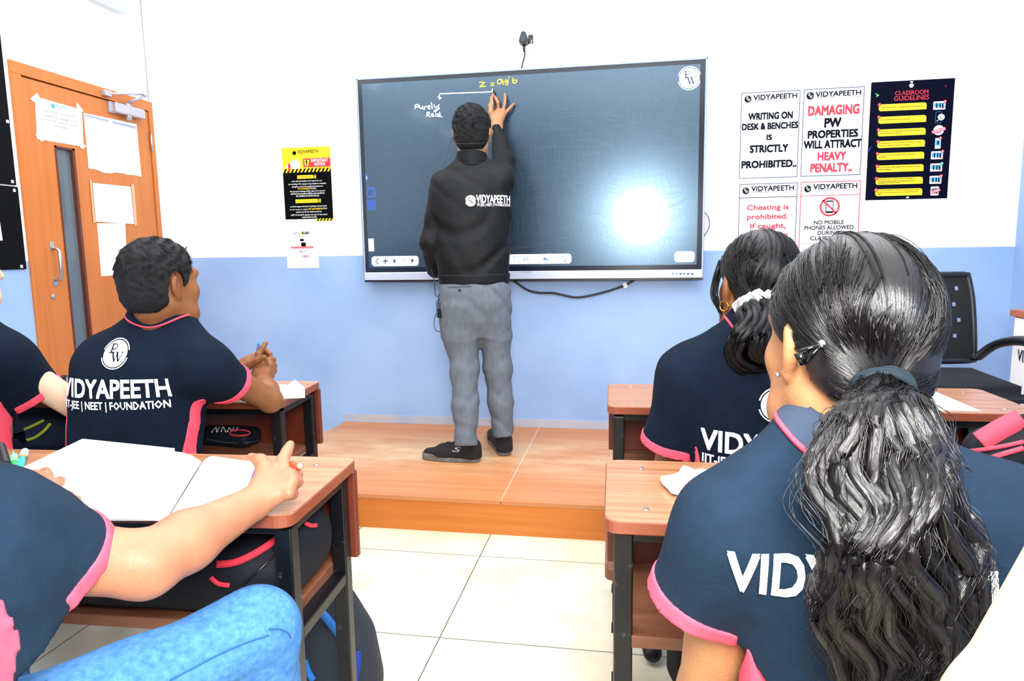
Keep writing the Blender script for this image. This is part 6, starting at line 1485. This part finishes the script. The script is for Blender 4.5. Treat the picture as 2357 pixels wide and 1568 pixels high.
def hair_obj(name, meshes, m, parent):
    V_, F_, A_, k = [], [], [], 0
    for e in meshes:
        vs, fs = e[0], e[1]; V_.append(vs); F_ += [tuple(q) for q in (np.asarray(fs)+k).tolist()]; k += len(vs); A_.append(e[2] if len(e) > 2 else np.zeros((len(vs), 3)))
    o = obj(name, np.concatenate(V_), F_, m, parent, True); at = o.data.attributes.new('comb', 'FLOAT_VECTOR', 'POINT'); at.data.foreach_set('vector', np.concatenate(A_).astype(np.float32).ravel())
    return o
def locks(paths, r, seed=0, n=8, flat=.6):
    """thick smooth locks along paths, with comb coordinates for the groove bump"""
    N, K, _ = paths.shape; prof = np.interp(np.linspace(0, 1, K), [0,.04,.16,.8,1], [.2,.3,1,.9,.15])*r; rnd = np.random.RandomState(seed)
    vs, fs = strands_mesh(paths, prof, None, None, None, n=n)
    t = np.repeat(np.tile(np.linspace(0, .3, K), N), n); a = np.tile(2*PI*np.arange(n)/n, N*K); u = np.repeat(rnd.rand(N)*5, K*n)
    return vs, fs, np.stack([np.cos(a)*.012+u, np.sin(a)*.012, t], 1)
def tail(line, half, thick, n, seed, waves=(.006, 3.0), K=26, taper=True, tip=(.0, .25)):
    """a bundle of wavy strands along a centre line (world points); half/thick: half-width and half-depth along it"""
    rnd = np.random.RandomState(seed); L = np.array(spline(line, 8)); s = np.linspace(0, 1, len(L)); t = np.linspace(0, 1, K)
    c = np.stack([np.interp(t, s, L[:, k]) for k in range(3)], 1); w = np.interp(t, np.linspace(0, 1, len(half)), half); th = np.interp(t, np.linspace(0, 1, len(thick)), thick)
    tg = np.gradient(c, axis=0); tg /= np.linalg.norm(tg, axis=1, keepdims=True); side = np.cross(tg, np.array([0,1.0,0])); side /= np.linalg.norm(side, axis=1, keepdims=True); dep = np.cross(side, tg)
    r = np.sqrt(rnd.rand(n)); a = rnd.rand(n)*2*PI; ux, uy = r*np.cos(a), r*np.sin(a); ph, ph2 = ux*3.2+rnd.normal(0,.5,n), uy*3+ux*2+rnd.normal(0,.6,n)
    end = 1-tip[0]-tip[1]*rnd.rand(n)**2
    out = []
    for i in range(n):
        tt = t*end[i]; wi = np.interp(tt, t, w); ti = np.interp(tt, t, th); ci = np.stack([np.interp(tt, t, c[:, k]) for k in range(3)], 1)
        si = np.stack([np.interp(tt, t, side[:, k]) for k in range(3)], 1); di = np.stack([np.interp(tt, t, dep[:, k]) for k in range(3)], 1)
        g = np.minimum(1, tt*4)
        x = ux[i]*wi+g*waves[0]*(1.6*np.sin(tt*2*PI*waves[1]+ph[i])+.7*np.sin(tt*2*PI*waves[1]*2.3+ph2[i])); y = uy[i]*ti+g*waves[0]*1.1*np.cos(tt*2*PI*waves[1]*1.1+ph2[i])
        out.append(ci+si*x[:, None]+di*y[:, None])
    return np.array(out)
# ---------------------------------------------------------------- the girl with the white hair tie
def girl_tie():
    y = 1.68; face = ang(2); R = frame(face); O = np.array([float(P(1768,950,y=y)[0]), y, .445])
    rows = [(0, .175, .12, 0, 0)]+[prow(O, R, *a, y) for a in ((1060,1592,1944,.115), (980,1590,1946,.118), (910,1582,1954,.118), (860,1582,1954,.11), (825,1604,1932,.098), (800,1640,1896,.08), (776,1680,1850,.064), (752,1708,1822,.055), (735,1712,1818,.052))]
    SL, EL, WL = P(1584,862,y=y), P(1535,1085,y=1.83), P(1610,965,y=2.08); SR, ER, WR = P(1952,862,y=y), P(1995,1085,y=1.83), P(1900,960,y=2.1)
    hL, _ = hand_auto(WL, (.55,.8,-.1), (0,0,-1), 1, (20,25,15)); hR, _ = hand_auto(WR, (-.4,.9,-.1), (0,0,-1), -1, (20,25,15))
    hC = P(1744,658,y=1.72); hF = ang(-14); s = 1.02
    K = np.array([.10,2.13,.42]); A = np.array([.066,2.03,.17])
    H = O+np.array([-.09,.03,.08]); H2 = O+np.array([.09,.03,.08]); K2 = np.array([.36,2.13,.42]); A2 = np.array([.36,2.1,.1])
    extra = [Rc(K, A, .05, .036, .02), Rc(A, P(1500,1455,y=1.99), .036, .034, .02), Rc(H, K, .05, .05, .02)]
    t, shirt, body, hd = seated('girl with white hair tie and gold earring at the right rear desk', O, face, rows, None, [(SL,EL,WL), (SR,ER,WR)], (hC, hF, s), M_SK_B, M_NAVY,
        hands=hL+hR, sleeve=(.7,.066,.066), ends=(P(1536,1022,y=1.72), None), print_=dict(at=(.0, .30), s=.93), neck_r=.046, extra_skin=extra, armr=(.042,.037,.025))
    R_ = hd[1]
    Ul = U([Rc(H, K, .082, .064, .04), Rc(K, K+(A-K)*.45, .06, .056, .03), Rc(H2, K2, .082, .064, .04), Rc(K2, A2, .06, .045, .03), Rc(H, H2, .1, .1, .05)])
    sobj('trousers', lambda P_: Ul(P_)+folds(P_, .004, 40, (0,.7,.7), .6, 5), .008, *bounds([H, K, A, H2, K2, A2], .12), M_DARKT, t, 2)
    hl, tp = P(1487,1420,y=2.03), P(1502,1482,y=1.93); tp = np.array([tp[0], tp[1], .03]); hl = np.array([hl[0], hl[1], .105])
    f = U([Rc(hl, tp, .036, .028, .03, (np.cross(_n(tp-hl), (1,0,0)), .75)), Rc(hl+np.array([.004,.02,.025]), hl, .038, .036, .03)]); hole = Rc(A, hl+np.array([.004,.01,.03]), .042, .034)
    sobj('slip_on_shoe', lambda P_: np.maximum(f(P_), -hole(P_)), .004, *bounds([hl, tp], .08), mat('black_rubber', '#090a0c', .45), t, 2)
    shoe(t, A2*np.array([1,1,0])+np.array([0,-.03,0]), A2*np.array([1,1,0])+np.array([0,.19,0]), .001, M_BLACK)
    tie_w = P(1748,706,y=1.615); tie = (tie_w-hC) @ R_
    st = clump(long_hair(hC, R_, s, tie, t, M_HAIR, 900, 2, .0115, True, -.06), 7, .0018, 1)
    sv = [hair_base(hC, R_, s, t, M_HAIR, tie, .009, -.06), strands_mesh(st, .0006, .0004, None, None)]
    ln = [tie_w, P(1752,735,y=1.58), P(1740,775,y=1.56), P(1738,812,y=1.575), P(1760,838,y=1.60)]
    tg_ = tail(ln, [.03,.05,.058,.052,.03], [.026,.04,.044,.04,.025], 110, 4, (.006,1.6), 20, tip=(0,.1)); sv.append(locks(tg_, .008, 2)); tl = clump(tg_, 16, .0055, 2); sv.append(strands_mesh(tl, .0007, .0004, None, None))
    fr = []
    rnd = np.random.RandomState(3)
    for i in range(70):
        o = rnd.normal(0, 1, 3)*np.array([4,4,.008]); pts = [P(1668+o[0]*1.5,600+o[1],y=1.78), P(1650+o[0],640,y=1.77+o[2]), P(1644+o[0],680+o[1],y=1.76+o[2]), P(1655+o[0],705+o[1],y=1.75+o[2]), P(1664+o[0]*.8,722+o[1]*2,y=1.74)]
        q = np.array(spline(pts, 5)); fr.append(q)
    sv.append(strands_mesh(np.array(fr), .0011, .0005, None, None))
    hair_obj('hair', sv, M_HAIR, t)
    sc = thing('scrunchie', 'fluffy white hair tie on the low ponytail of the rear girl', 'hair tie', tuple(tie_w))
    m_ = MB(); ax = _n(P(1748,706,y=1.615)-P(1752,735,y=1.58)); u = _n(np.cross(ax, (1,0,0))); v = np.cross(ax, u); pts = []; rr = []
    for k in range(48): a = 2*PI*k/48; pts.append(tie_w+(u*.8*math.cos(a)+v*1.15*math.sin(a))*(.034+.003*math.sin(9*a))); rr.append(.0155+.0035*math.sin(13*a)+.002*math.sin(7*a+1))
    m_.tube(pts, rr, 10, False, True).build('ring', mat('white_fluff', '#f3ecea', .9, bump=.6, bscale=300), sc)
    er = thing('earring', 'gold hoop earring in the left ear of the rear girl', 'earring', tuple(P(1668,700,y=1.73)))
    c = hC+R_ @ (np.array([-.082,-.006,-.05])*s); MB().tube([c+np.array([0,0,.004])+R_[:, 1]*.0115*math.cos(a)*.9+np.array([0,0,1])*.012*math.sin(a)-R_[:, 0]*.006*math.cos(a) for a in np.linspace(0, 2*PI, 24, endpoint=False)], .0022, 8, False, True).build('hoop', mat('gold_metal', '#c9973f', .22, 1.0), er)
girl_tie()
# ---------------------------------------------------------------- the girl with the long ponytail
def girl_long():
    y = .84; face = ang(6); R = frame(face); O = np.array([float(P(2015,1330,y=y)[0]), y, .45])
    rows = [(0, .16, .115, 0, 0), (.10, .155, .112, 0, 0)]+[prow(O, R, *a, y, d) for a, d in (((1450,1706,2326,.112), 0), ((1350,1700,2334,.115), 0), ((1260,1696,2338,.112), .005), ((1180,1712,2326,.10), .012), ((1120,1752,2276,.085), .018), ((1070,1810,2190,.07), .024), ((1045,1855,2095,.058), .03), ((1010,1866,2066,.05), .036))]
    SL, EL, WL = P(1690,1218,y=y), P(1628,1600,y=.92), P(1720,1330,y=1.16); SR, ER, WR = P(2322,1218,y=y), P(2390,1600,y=.95), P(2260,1330,y=1.2)
    WL[2] = .80; WR[2] = .80
    hL, _ = hand_auto(WL, (.5,.8,-.05), (0,0,-1), 1, (20,25,15)); hR, _ = hand_auto(WR, (-.4,.9,-.05), (0,0,-1), -1, (20,25,15))
    hC = P(1946,792,y=.90); hF = ang(-18)+np.array([0,0,-.06]); s = 1.03
    Z = lambda a: [(a[0]-.09,a[1]+.03,a[2]+.08), (a[0]-.11,a[1]+.42,a[2]+.1), (a[0]-.11,a[1]+.45,.1)]
    lw = []
    for sx in (-1, 1): lw.append((O+np.array([sx*.09,.03,.08]), O+np.array([sx*.1,.42,-.02]), O+np.array([sx*.1,.45,-.35])))
    t, shirt, body, hd = seated('girl with a long wavy dark ponytail at the right front desk, seen from behind', O, face, rows, None, [(SL,EL,WL), (SR,ER,WR)], (hC, hF, s), M_SK_G, M_NAVY2,
        hands=hL+hR, sleeve=(.5,.066,.058), ends=(P(1588,1384,y=.865), P(2420,1386,y=.88)), print_=dict(at=(-.028, .378), s=.86, sub=False), neck_r=.044, collar_w=.03, armr=(.043,.04,.026), lower=lw, h=.005, collar_m=mat('grey_navy_knit', '#2b3a4e', .85, bump=.4, bscale=700))
    R_ = hd[1]; tie_w = P(2030,888,y=.795); tie = (tie_w-hC) @ R_
    st = clump(long_hair(hC, R_, s, tie, t, M_HAIRB, 1600, 6, .0125, True, -.065), 7, .0016, 3)
    sv = [hair_base(hC, R_, s, t, M_HAIRB, tie, .010, -.065), strands_mesh(st, .00045, .00035, None, None)]
    ln = [tie_w, P(2034,925,y=.765), P(2042,985,y=.735), P(2042,1080,y=.70), P(2056,1230,y=.675), P(2066,1380,y=.665), P(2070,1520,y=.665), P(2072,1680,y=.67)]
    tl = tail(ln, [.013,.022,.044,.056,.062,.062,.056,.045], [.012,.020,.034,.042,.042,.04,.036,.03], 190, 11, (.0075, 3.0), 40, tip=(0,.3)); sv.append(locks(tl, .0085, 3)); tl = clump(tl, 34, .0052, 5, .7, .15)
    fly = tail(ln, [.013,.024,.058,.074,.078,.078,.07,.06], [.012,.022,.04,.048,.05,.05,.046,.03], 260, 15, (.009, 2.6), 34, tip=(.05,.4))
    sv += [strands_mesh(tl, .0005, .0003, None, None), strands_mesh(fly, .00045, .0003, None, None)]
    hair_obj('hair', sv, M_HAIRB, t)
    tb = thing('hair_elastic', 'dark grey elastic round the long ponytail', 'hair tie', tuple(tie_w)); ax = _n(P(2034,925,y=.765)-P(2024,866,y=.81)); u = _n(np.cross(ax, (0,0,1))); v = np.cross(ax, u); m_ = MB()
    for j in (-1, 0, 1): m_.tube([tie_w+ax*(.006*j+.003)+(u*math.cos(a)*1.15+v*math.sin(a)*.85)*.0255 for a in np.linspace(0, 2*PI, 28, endpoint=False)], .0042, 8, False, True)
    m_.build('band', mat('slate_elastic', '#1b262e', .85, spec=.2), tb)
    cl = thing('hair_clip', 'black triangular snap clip in the hair above the ear of the front girl', 'hair clip', tuple(P(1870,815,y=.8)))
    bh = BVHTree.FromPolygons([tuple(v_) for v_ in sv[0][0]], [tuple(int(i) for i in q) for q in sv[0][1]])
    m_ = MB(); ok = True
    def hp(u, v): 
        q = on_surf(bh, u, v, .014); return q if q is not None else P(u, v, y=.80)
    tip, a, b_ = hp(1908,787), hp(1838,812), hp(1850,838)
    m_.tube([tip, tip*.5+a*.5, a], [.002,.0028,.0038], 8).tube([tip, tip*.5+b_*.5, b_], [.002,.0028,.0036], 8).tube([a, b_], [.0055,.005], 8).build('frame', mat('clip_black', '#050506', .12), cl); MB().ball(tip, .0048, 10).build('rivet', M_STEEL, cl)
    e = thing('ear_stud', 'small silver stud in the left ear of the front girl', 'earring', tuple(hC)); MB().ball(hC+R_ @ (np.array([-.088,-.002,-.034])*s), .0032, 10).build('stud', M_STEEL, e)
girl_long()
# ---------------------------------------------------------------- the neighbour cut off by the lower right corner
def corner_person():
    t = thing('person', 'bare pale arm of a person cut off by the lower right corner', 'person', (.62, .3, 0))
    E_, W_ = P(2325,1660,y=.50), P(2540,1215,y=.47)
    O = np.array([.70,.16,.45]); R = frame(ang(5)); rows = [(0,.16,.115),(.12,.155,.11),(.28,.17,.115),(.38,.165,.10),(.43,.12,.08),(.47,.07,.06),(.5,.05,.05)]
    hC = np.array([.72,.26,1.18]); HR = frame(ang(-10)); S_ = np.array([.54,.24,.88]); hh, _ = hand_auto(W_, (.5,.1,.85), (.8,-.3,-.3), 1, (30,40,30))
    SR_ = np.array([.88,.2,.86]); ER_ = np.array([.95,.4,.68]); WR_ = np.array([.86,.62,.76])
    sk = U([Stack(O, R, [(a, b*.8, c*.8) for a, b, c in rows])]+head_prims(hC, HR, 1.02)+[Rc(O+np.array([0,0,.44]), hC+np.array([0,-.03,-.06]), .052, .05, .03), Rc(S_, E_, .052, .040, .03), Rc(E_, W_, .041, .030, .02), Rc(SR_, ER_, .045, .04, .03), Rc(ER_, WR_, .04, .027, .02)]+hh+hand_auto(WR_, (-.2,.95,0), (0,0,-1), -1)[0])
    sobj('body', sk, .0045, *bounds([O, hC, S_, E_, W_, SR_, ER_, WR_, W_+np.array([.1,.2,0]), WR_+np.array([0,.2,0])], .15), M_SK_P, t, 1); add_eyes(hC, HR, 1.02, t, None)
    Us = U([Stack(O, R, rows), Rc(O+np.array([-.05,.0,.44]), S_, .05, .066, .05), Rc(S_, S_+(E_-S_)*.2, .066, .064, .04), Rc(O+np.array([.05,0,.44]), SR_, .05, .066, .05), Rc(SR_, SR_+(ER_-SR_)*.5, .066, .064, .04), ])
    sobj('polo_shirt', lambda P_: np.maximum(Us(P_)+folds(P_, .004, 34, (.3,0,.9)), -Rc(O+np.array([0,0,.42]), hC, .056, .056)(P_)), .008, *bounds([O, O+np.array([0,0,.5]), S_, SR_], .2), M_NAVY2, t, 2)
    short_hair(hC, HR, 1.02, t, M_CROP, .013, 21, nstr=1500)
    lg = U([Rc(O+np.array([sx*.09,.03,.07]), O+np.array([sx*.1,.4,.08]), .08, .065, .04) for sx in (-1,1)]+[Rc(O+np.array([sx*.1,.4,.08]), O+np.array([sx*.1,.44,-.36]), .06, .045, .03) for sx in (-1,1)])
    sobj('trousers', lg, .01, *bounds([O+np.array([-.1,0,-.4]), O+np.array([.1,.45,.1])], .12), M_DARKT, t, 2)
    for sx in (-1, 1): shoe(t, O*np.array([1,1,0])+np.array([sx*.1,.41,0]), O*np.array([1,1,0])+np.array([sx*.1,.64,0]), .001, M_BLACK)
corner_person()
# ================================================================== BAGS AND POUCHES
M_BAGK = mat('bag_black', '#0a0f18', .7, bump=.25, bscale=500, spec=.25); M_BAGN = mat('bag_navy', '#141d38', .65, bump=.4, bscale=350); M_BAGB = mat('bag_dark_blue', '#16222f', .7, bump=.4, bscale=300)
M_STR = mat('strap_red', '#e02a3e', .7, bump=.3, bscale=500); M_COR = mat('strap_coral', '#e8455a', .7, bump=.3, bscale=500); M_LIME = mat('piping_lime', '#c8d234', .6); M_BLUE = mat('trim_blue', '#1d6fc4', .5); M_ROY = mat('side_royal', '#17379a', .6)
def rz(a, b=0, c=0): return np.array(Euler((b, c, a)).to_matrix())
def ribbon(pts, nrm, w, t=.004):
    """a flat band following surface points"""
    pts = [np.array(p) for p in pts]; n = len(pts); vs = []; fs = []
    for i, p in enumerate(pts):
        tg = _n(pts[min(i+1, n-1)]-pts[max(i-1, 0)]); N_ = _n(nrm); s = _n(np.cross(tg, N_)); wi = w[i] if hasattr(w, '__len__') else w
        vs += [p+s*wi/2-N_*t, p+s*wi/2+N_*t, p-s*wi/2+N_*t, p-s*wi/2-N_*t]
    for i in range(n-1):
        for k in range(4): fs.append((4*i+k, 4*i+(k+1) % 4, 4*i+4+(k+1) % 4, 4*i+4+k))
    fs += [(3,2,1,0), tuple(4*(n-1)+k for k in range(4))]
    return MB().add(vs, fs, True)
def surf_line(b, uv, lift=.003, n=6):
    q = [on_surf(b, u, v, lift) for u, v in uv]; q = [p for p in q if p is not None]
    return spline(q, n) if len(q) > 1 else None
def view(p): return _n(CAM-np.asarray(p))
def bag(name, label, f, lo, hi, m, h=.006, fold=.005, cat='bag', dirn=(.4,.3,.8), seed=1):
    t = thing(name, label, cat, ((lo[0]+hi[0])/2, (lo[1]+hi[1])/2, lo[2]))
    b = sobj('body', lambda P_: f(P_)+folds(P_, fold, 38, dirn, .8, seed), h, lo, hi, m, t, 2)
    return t, b, bvh_of(b)
def trim(t, b, name, m, uv, w, lift=.003, tube=False):
    q = surf_line(b, uv, lift)
    if q is None: return
    if tube: MB().tube(q, w, 6).build(name, m, t)
    else: ribbon(q, view(q[len(q)//2]), w).build(name, m, t)
# black bag with red trims on the shelf of the front left desk
R1 = rz(.05, .12, .0)
f = U([Bx((-.90,1.245,.598), (.25,.125,.070), R1, .05), Bx((-.93,1.16,.592), (.23,.05,.055), R1, .04, .05), El((-.70,1.30,.60), (.045,.10,.06), None, .04)])
t, o, b = bag('backpack', 'black backpack with red trims stuffed on the shelf of the front left desk', f, np.array([-1.19,1.07,.5]), np.array([-.65,1.38,.70]), M_BAGK, .006, .006, 'backpack')
trim(t, b, 'red_band', M_STR, [(500,1300),(540,1296),(580,1280),(620,1256),(640,1240)], .013); trim(t, b, 'red_edge', M_STR, [(487,1328),(505,1342),(530,1346)], .008); trim(t, b, 'red_edge', M_STR, [(700,1206),(715,1212),(728,1210)], .008); trim(t, b, 'seam', M_BLACK, [(520,1375),(560,1345),(600,1310),(640,1270)], .0025, .002, True)
# blue bag on the floor beyond
f = Stack(np.array([-.80,1.62,0.0]), rz(.2), [(.002,.13,.10),(.06,.14,.115),(.2,.125,.10,-.005),(.3,.09,.075,-.02),(.38,.06,.05,-.04),(.42,.03,.03,-.05)], .03)
t, o, b = bag('backpack', 'dark backpack with bright blue trims on the floor behind the table legs', f, np.array([-.97,1.48,0]), np.array([-.64,1.76,.43]), M_BAGB, .006, .006, 'backpack', (.7,0,.4), 3)
trim(t, b, 'blue_trim', M_BLUE, [(722,1395),(745,1415),(765,1440),(785,1468)], .02); trim(t, b, 'blue_trim', M_BLUE, [(702,1520),(710,1545),(722,1566)], .016); trim(t, b, 'royal_side', M_ROY, [(812,1500),(812,1530),(806,1566)], .04); trim(t, b, 'blue_trim', M_BLUE, [(802,1482),(808,1498)], .012)
z0_ = P(706,1382,y=1.50); MB().tube([z0_, P(722,1386,y=1.49), P(742,1389,y=1.48)], [.004,.006,.005], 6).build('zip_pull', M_BLACK, t)
# navy bag with lime piping on the far left shelf
f = U([Bx((-2.02,2.12,.598), (.19,.11,.072), rz(-.1), .05), El((-1.86,2.10,.575), (.10,.09,.045), rz(-.3), .05)])
t, o, b = bag('backpack', 'navy bag with lime green piping on the shelf at the far left', f, np.array([-2.23,2.0,.52]), np.array([-1.76,2.24,.68]), M_BAGN, .006, .004, 'backpack')
trim(t, b, 'lime_piping', M_LIME, [(54,990),(75,981),(102,968)], .0095, .002); trim(t, b, 'lime_piping', M_LIME, [(56,1014),(80,1008),(102,992),(117,975)], .0095, .002)
# black and coral bag on the bench at the right
R4 = rz(-.1, 0, -.42)
f = U([Bx((1.04,1.745,.66), (.21,.085,.19), R4, .07)])
t, o, b = bag('backpack', 'black school bag with coral straps on the bench at the right edge', f, np.array([.74,1.62,.445]), np.array([1.32,1.86,.94]), M_BAGK, .006, .004, 'backpack')
trim(t, b, 'coral_strap', M_COR, [(2262,1022),(2300,1000),(2356,972)], [.045]*13, .012); trim(t, b, 'coral_piping', M_COR, [(2216,1052),(2232,1040),(2262,1036),(2310,1028),(2356,1018)], .009); trim(t, b, 'coral_piping', M_COR, [(2252,1064),(2300,1048),(2356,1032)], .011)
# black bag on the floor right of the aisle
c5 = P(1585,1510,z=.12)
f = U([Bx((c5[0]+.06, c5[1]+.02, .135), (.11,.09,.13), rz(.3), .06), Rc((c5[0]-.04,c5[1]-.02,.25), (c5[0]+.04,c5[1],.28), .03, .04, .05)])
bag('floor_bag', 'plain black bag on the floor left of the girl with the long ponytail', f, np.array([c5[0]-.12,c5[1]-.12,0]), np.array([c5[0]+.2,c5[1]+.15,.32]), M_BAGK, .007, .006)
# pencil pouch
Rp = rz(-.12)
f = Bx((-1.475,2.255,.552), (.115,.055,.032), Rp, .025)
t, o, b = bag('pencil_pouch', 'black pencil pouch with white lettering and a red ring on the desk shelf', f, np.array([-1.61,2.18,.52]), np.array([-1.34,2.33,.59]), M_BAGK, .0045, .002, 'pouch')
for i, w_ in enumerate([[(488,985),(497,975),(500,984),(506,974)], [(510,983),(514,973),(520,984)], [(524,984),(528,975),(534,983),(538,974)], [(542,982),(548,974)]]):
    trim(t, b, 'lettering', M_PRINT, [(u, v+11) for u, v in w_], .0022, .002, True)
q = [on_surf(b, 552+22*math.cos(a), 998+6*math.sin(a), .004) for a in np.linspace(0, 2*PI, 20, endpoint=False)]
if all(p is not None for p in q): MB().tube(q, .0026, 6, False, True).build('red_ring', M_STR, t)
trim(t, b, 'zip', mat('zip_grey', '#2c3440', .5), [(474,1010),(520,1018),(570,1019),(600,1012)], .003, .002, True)
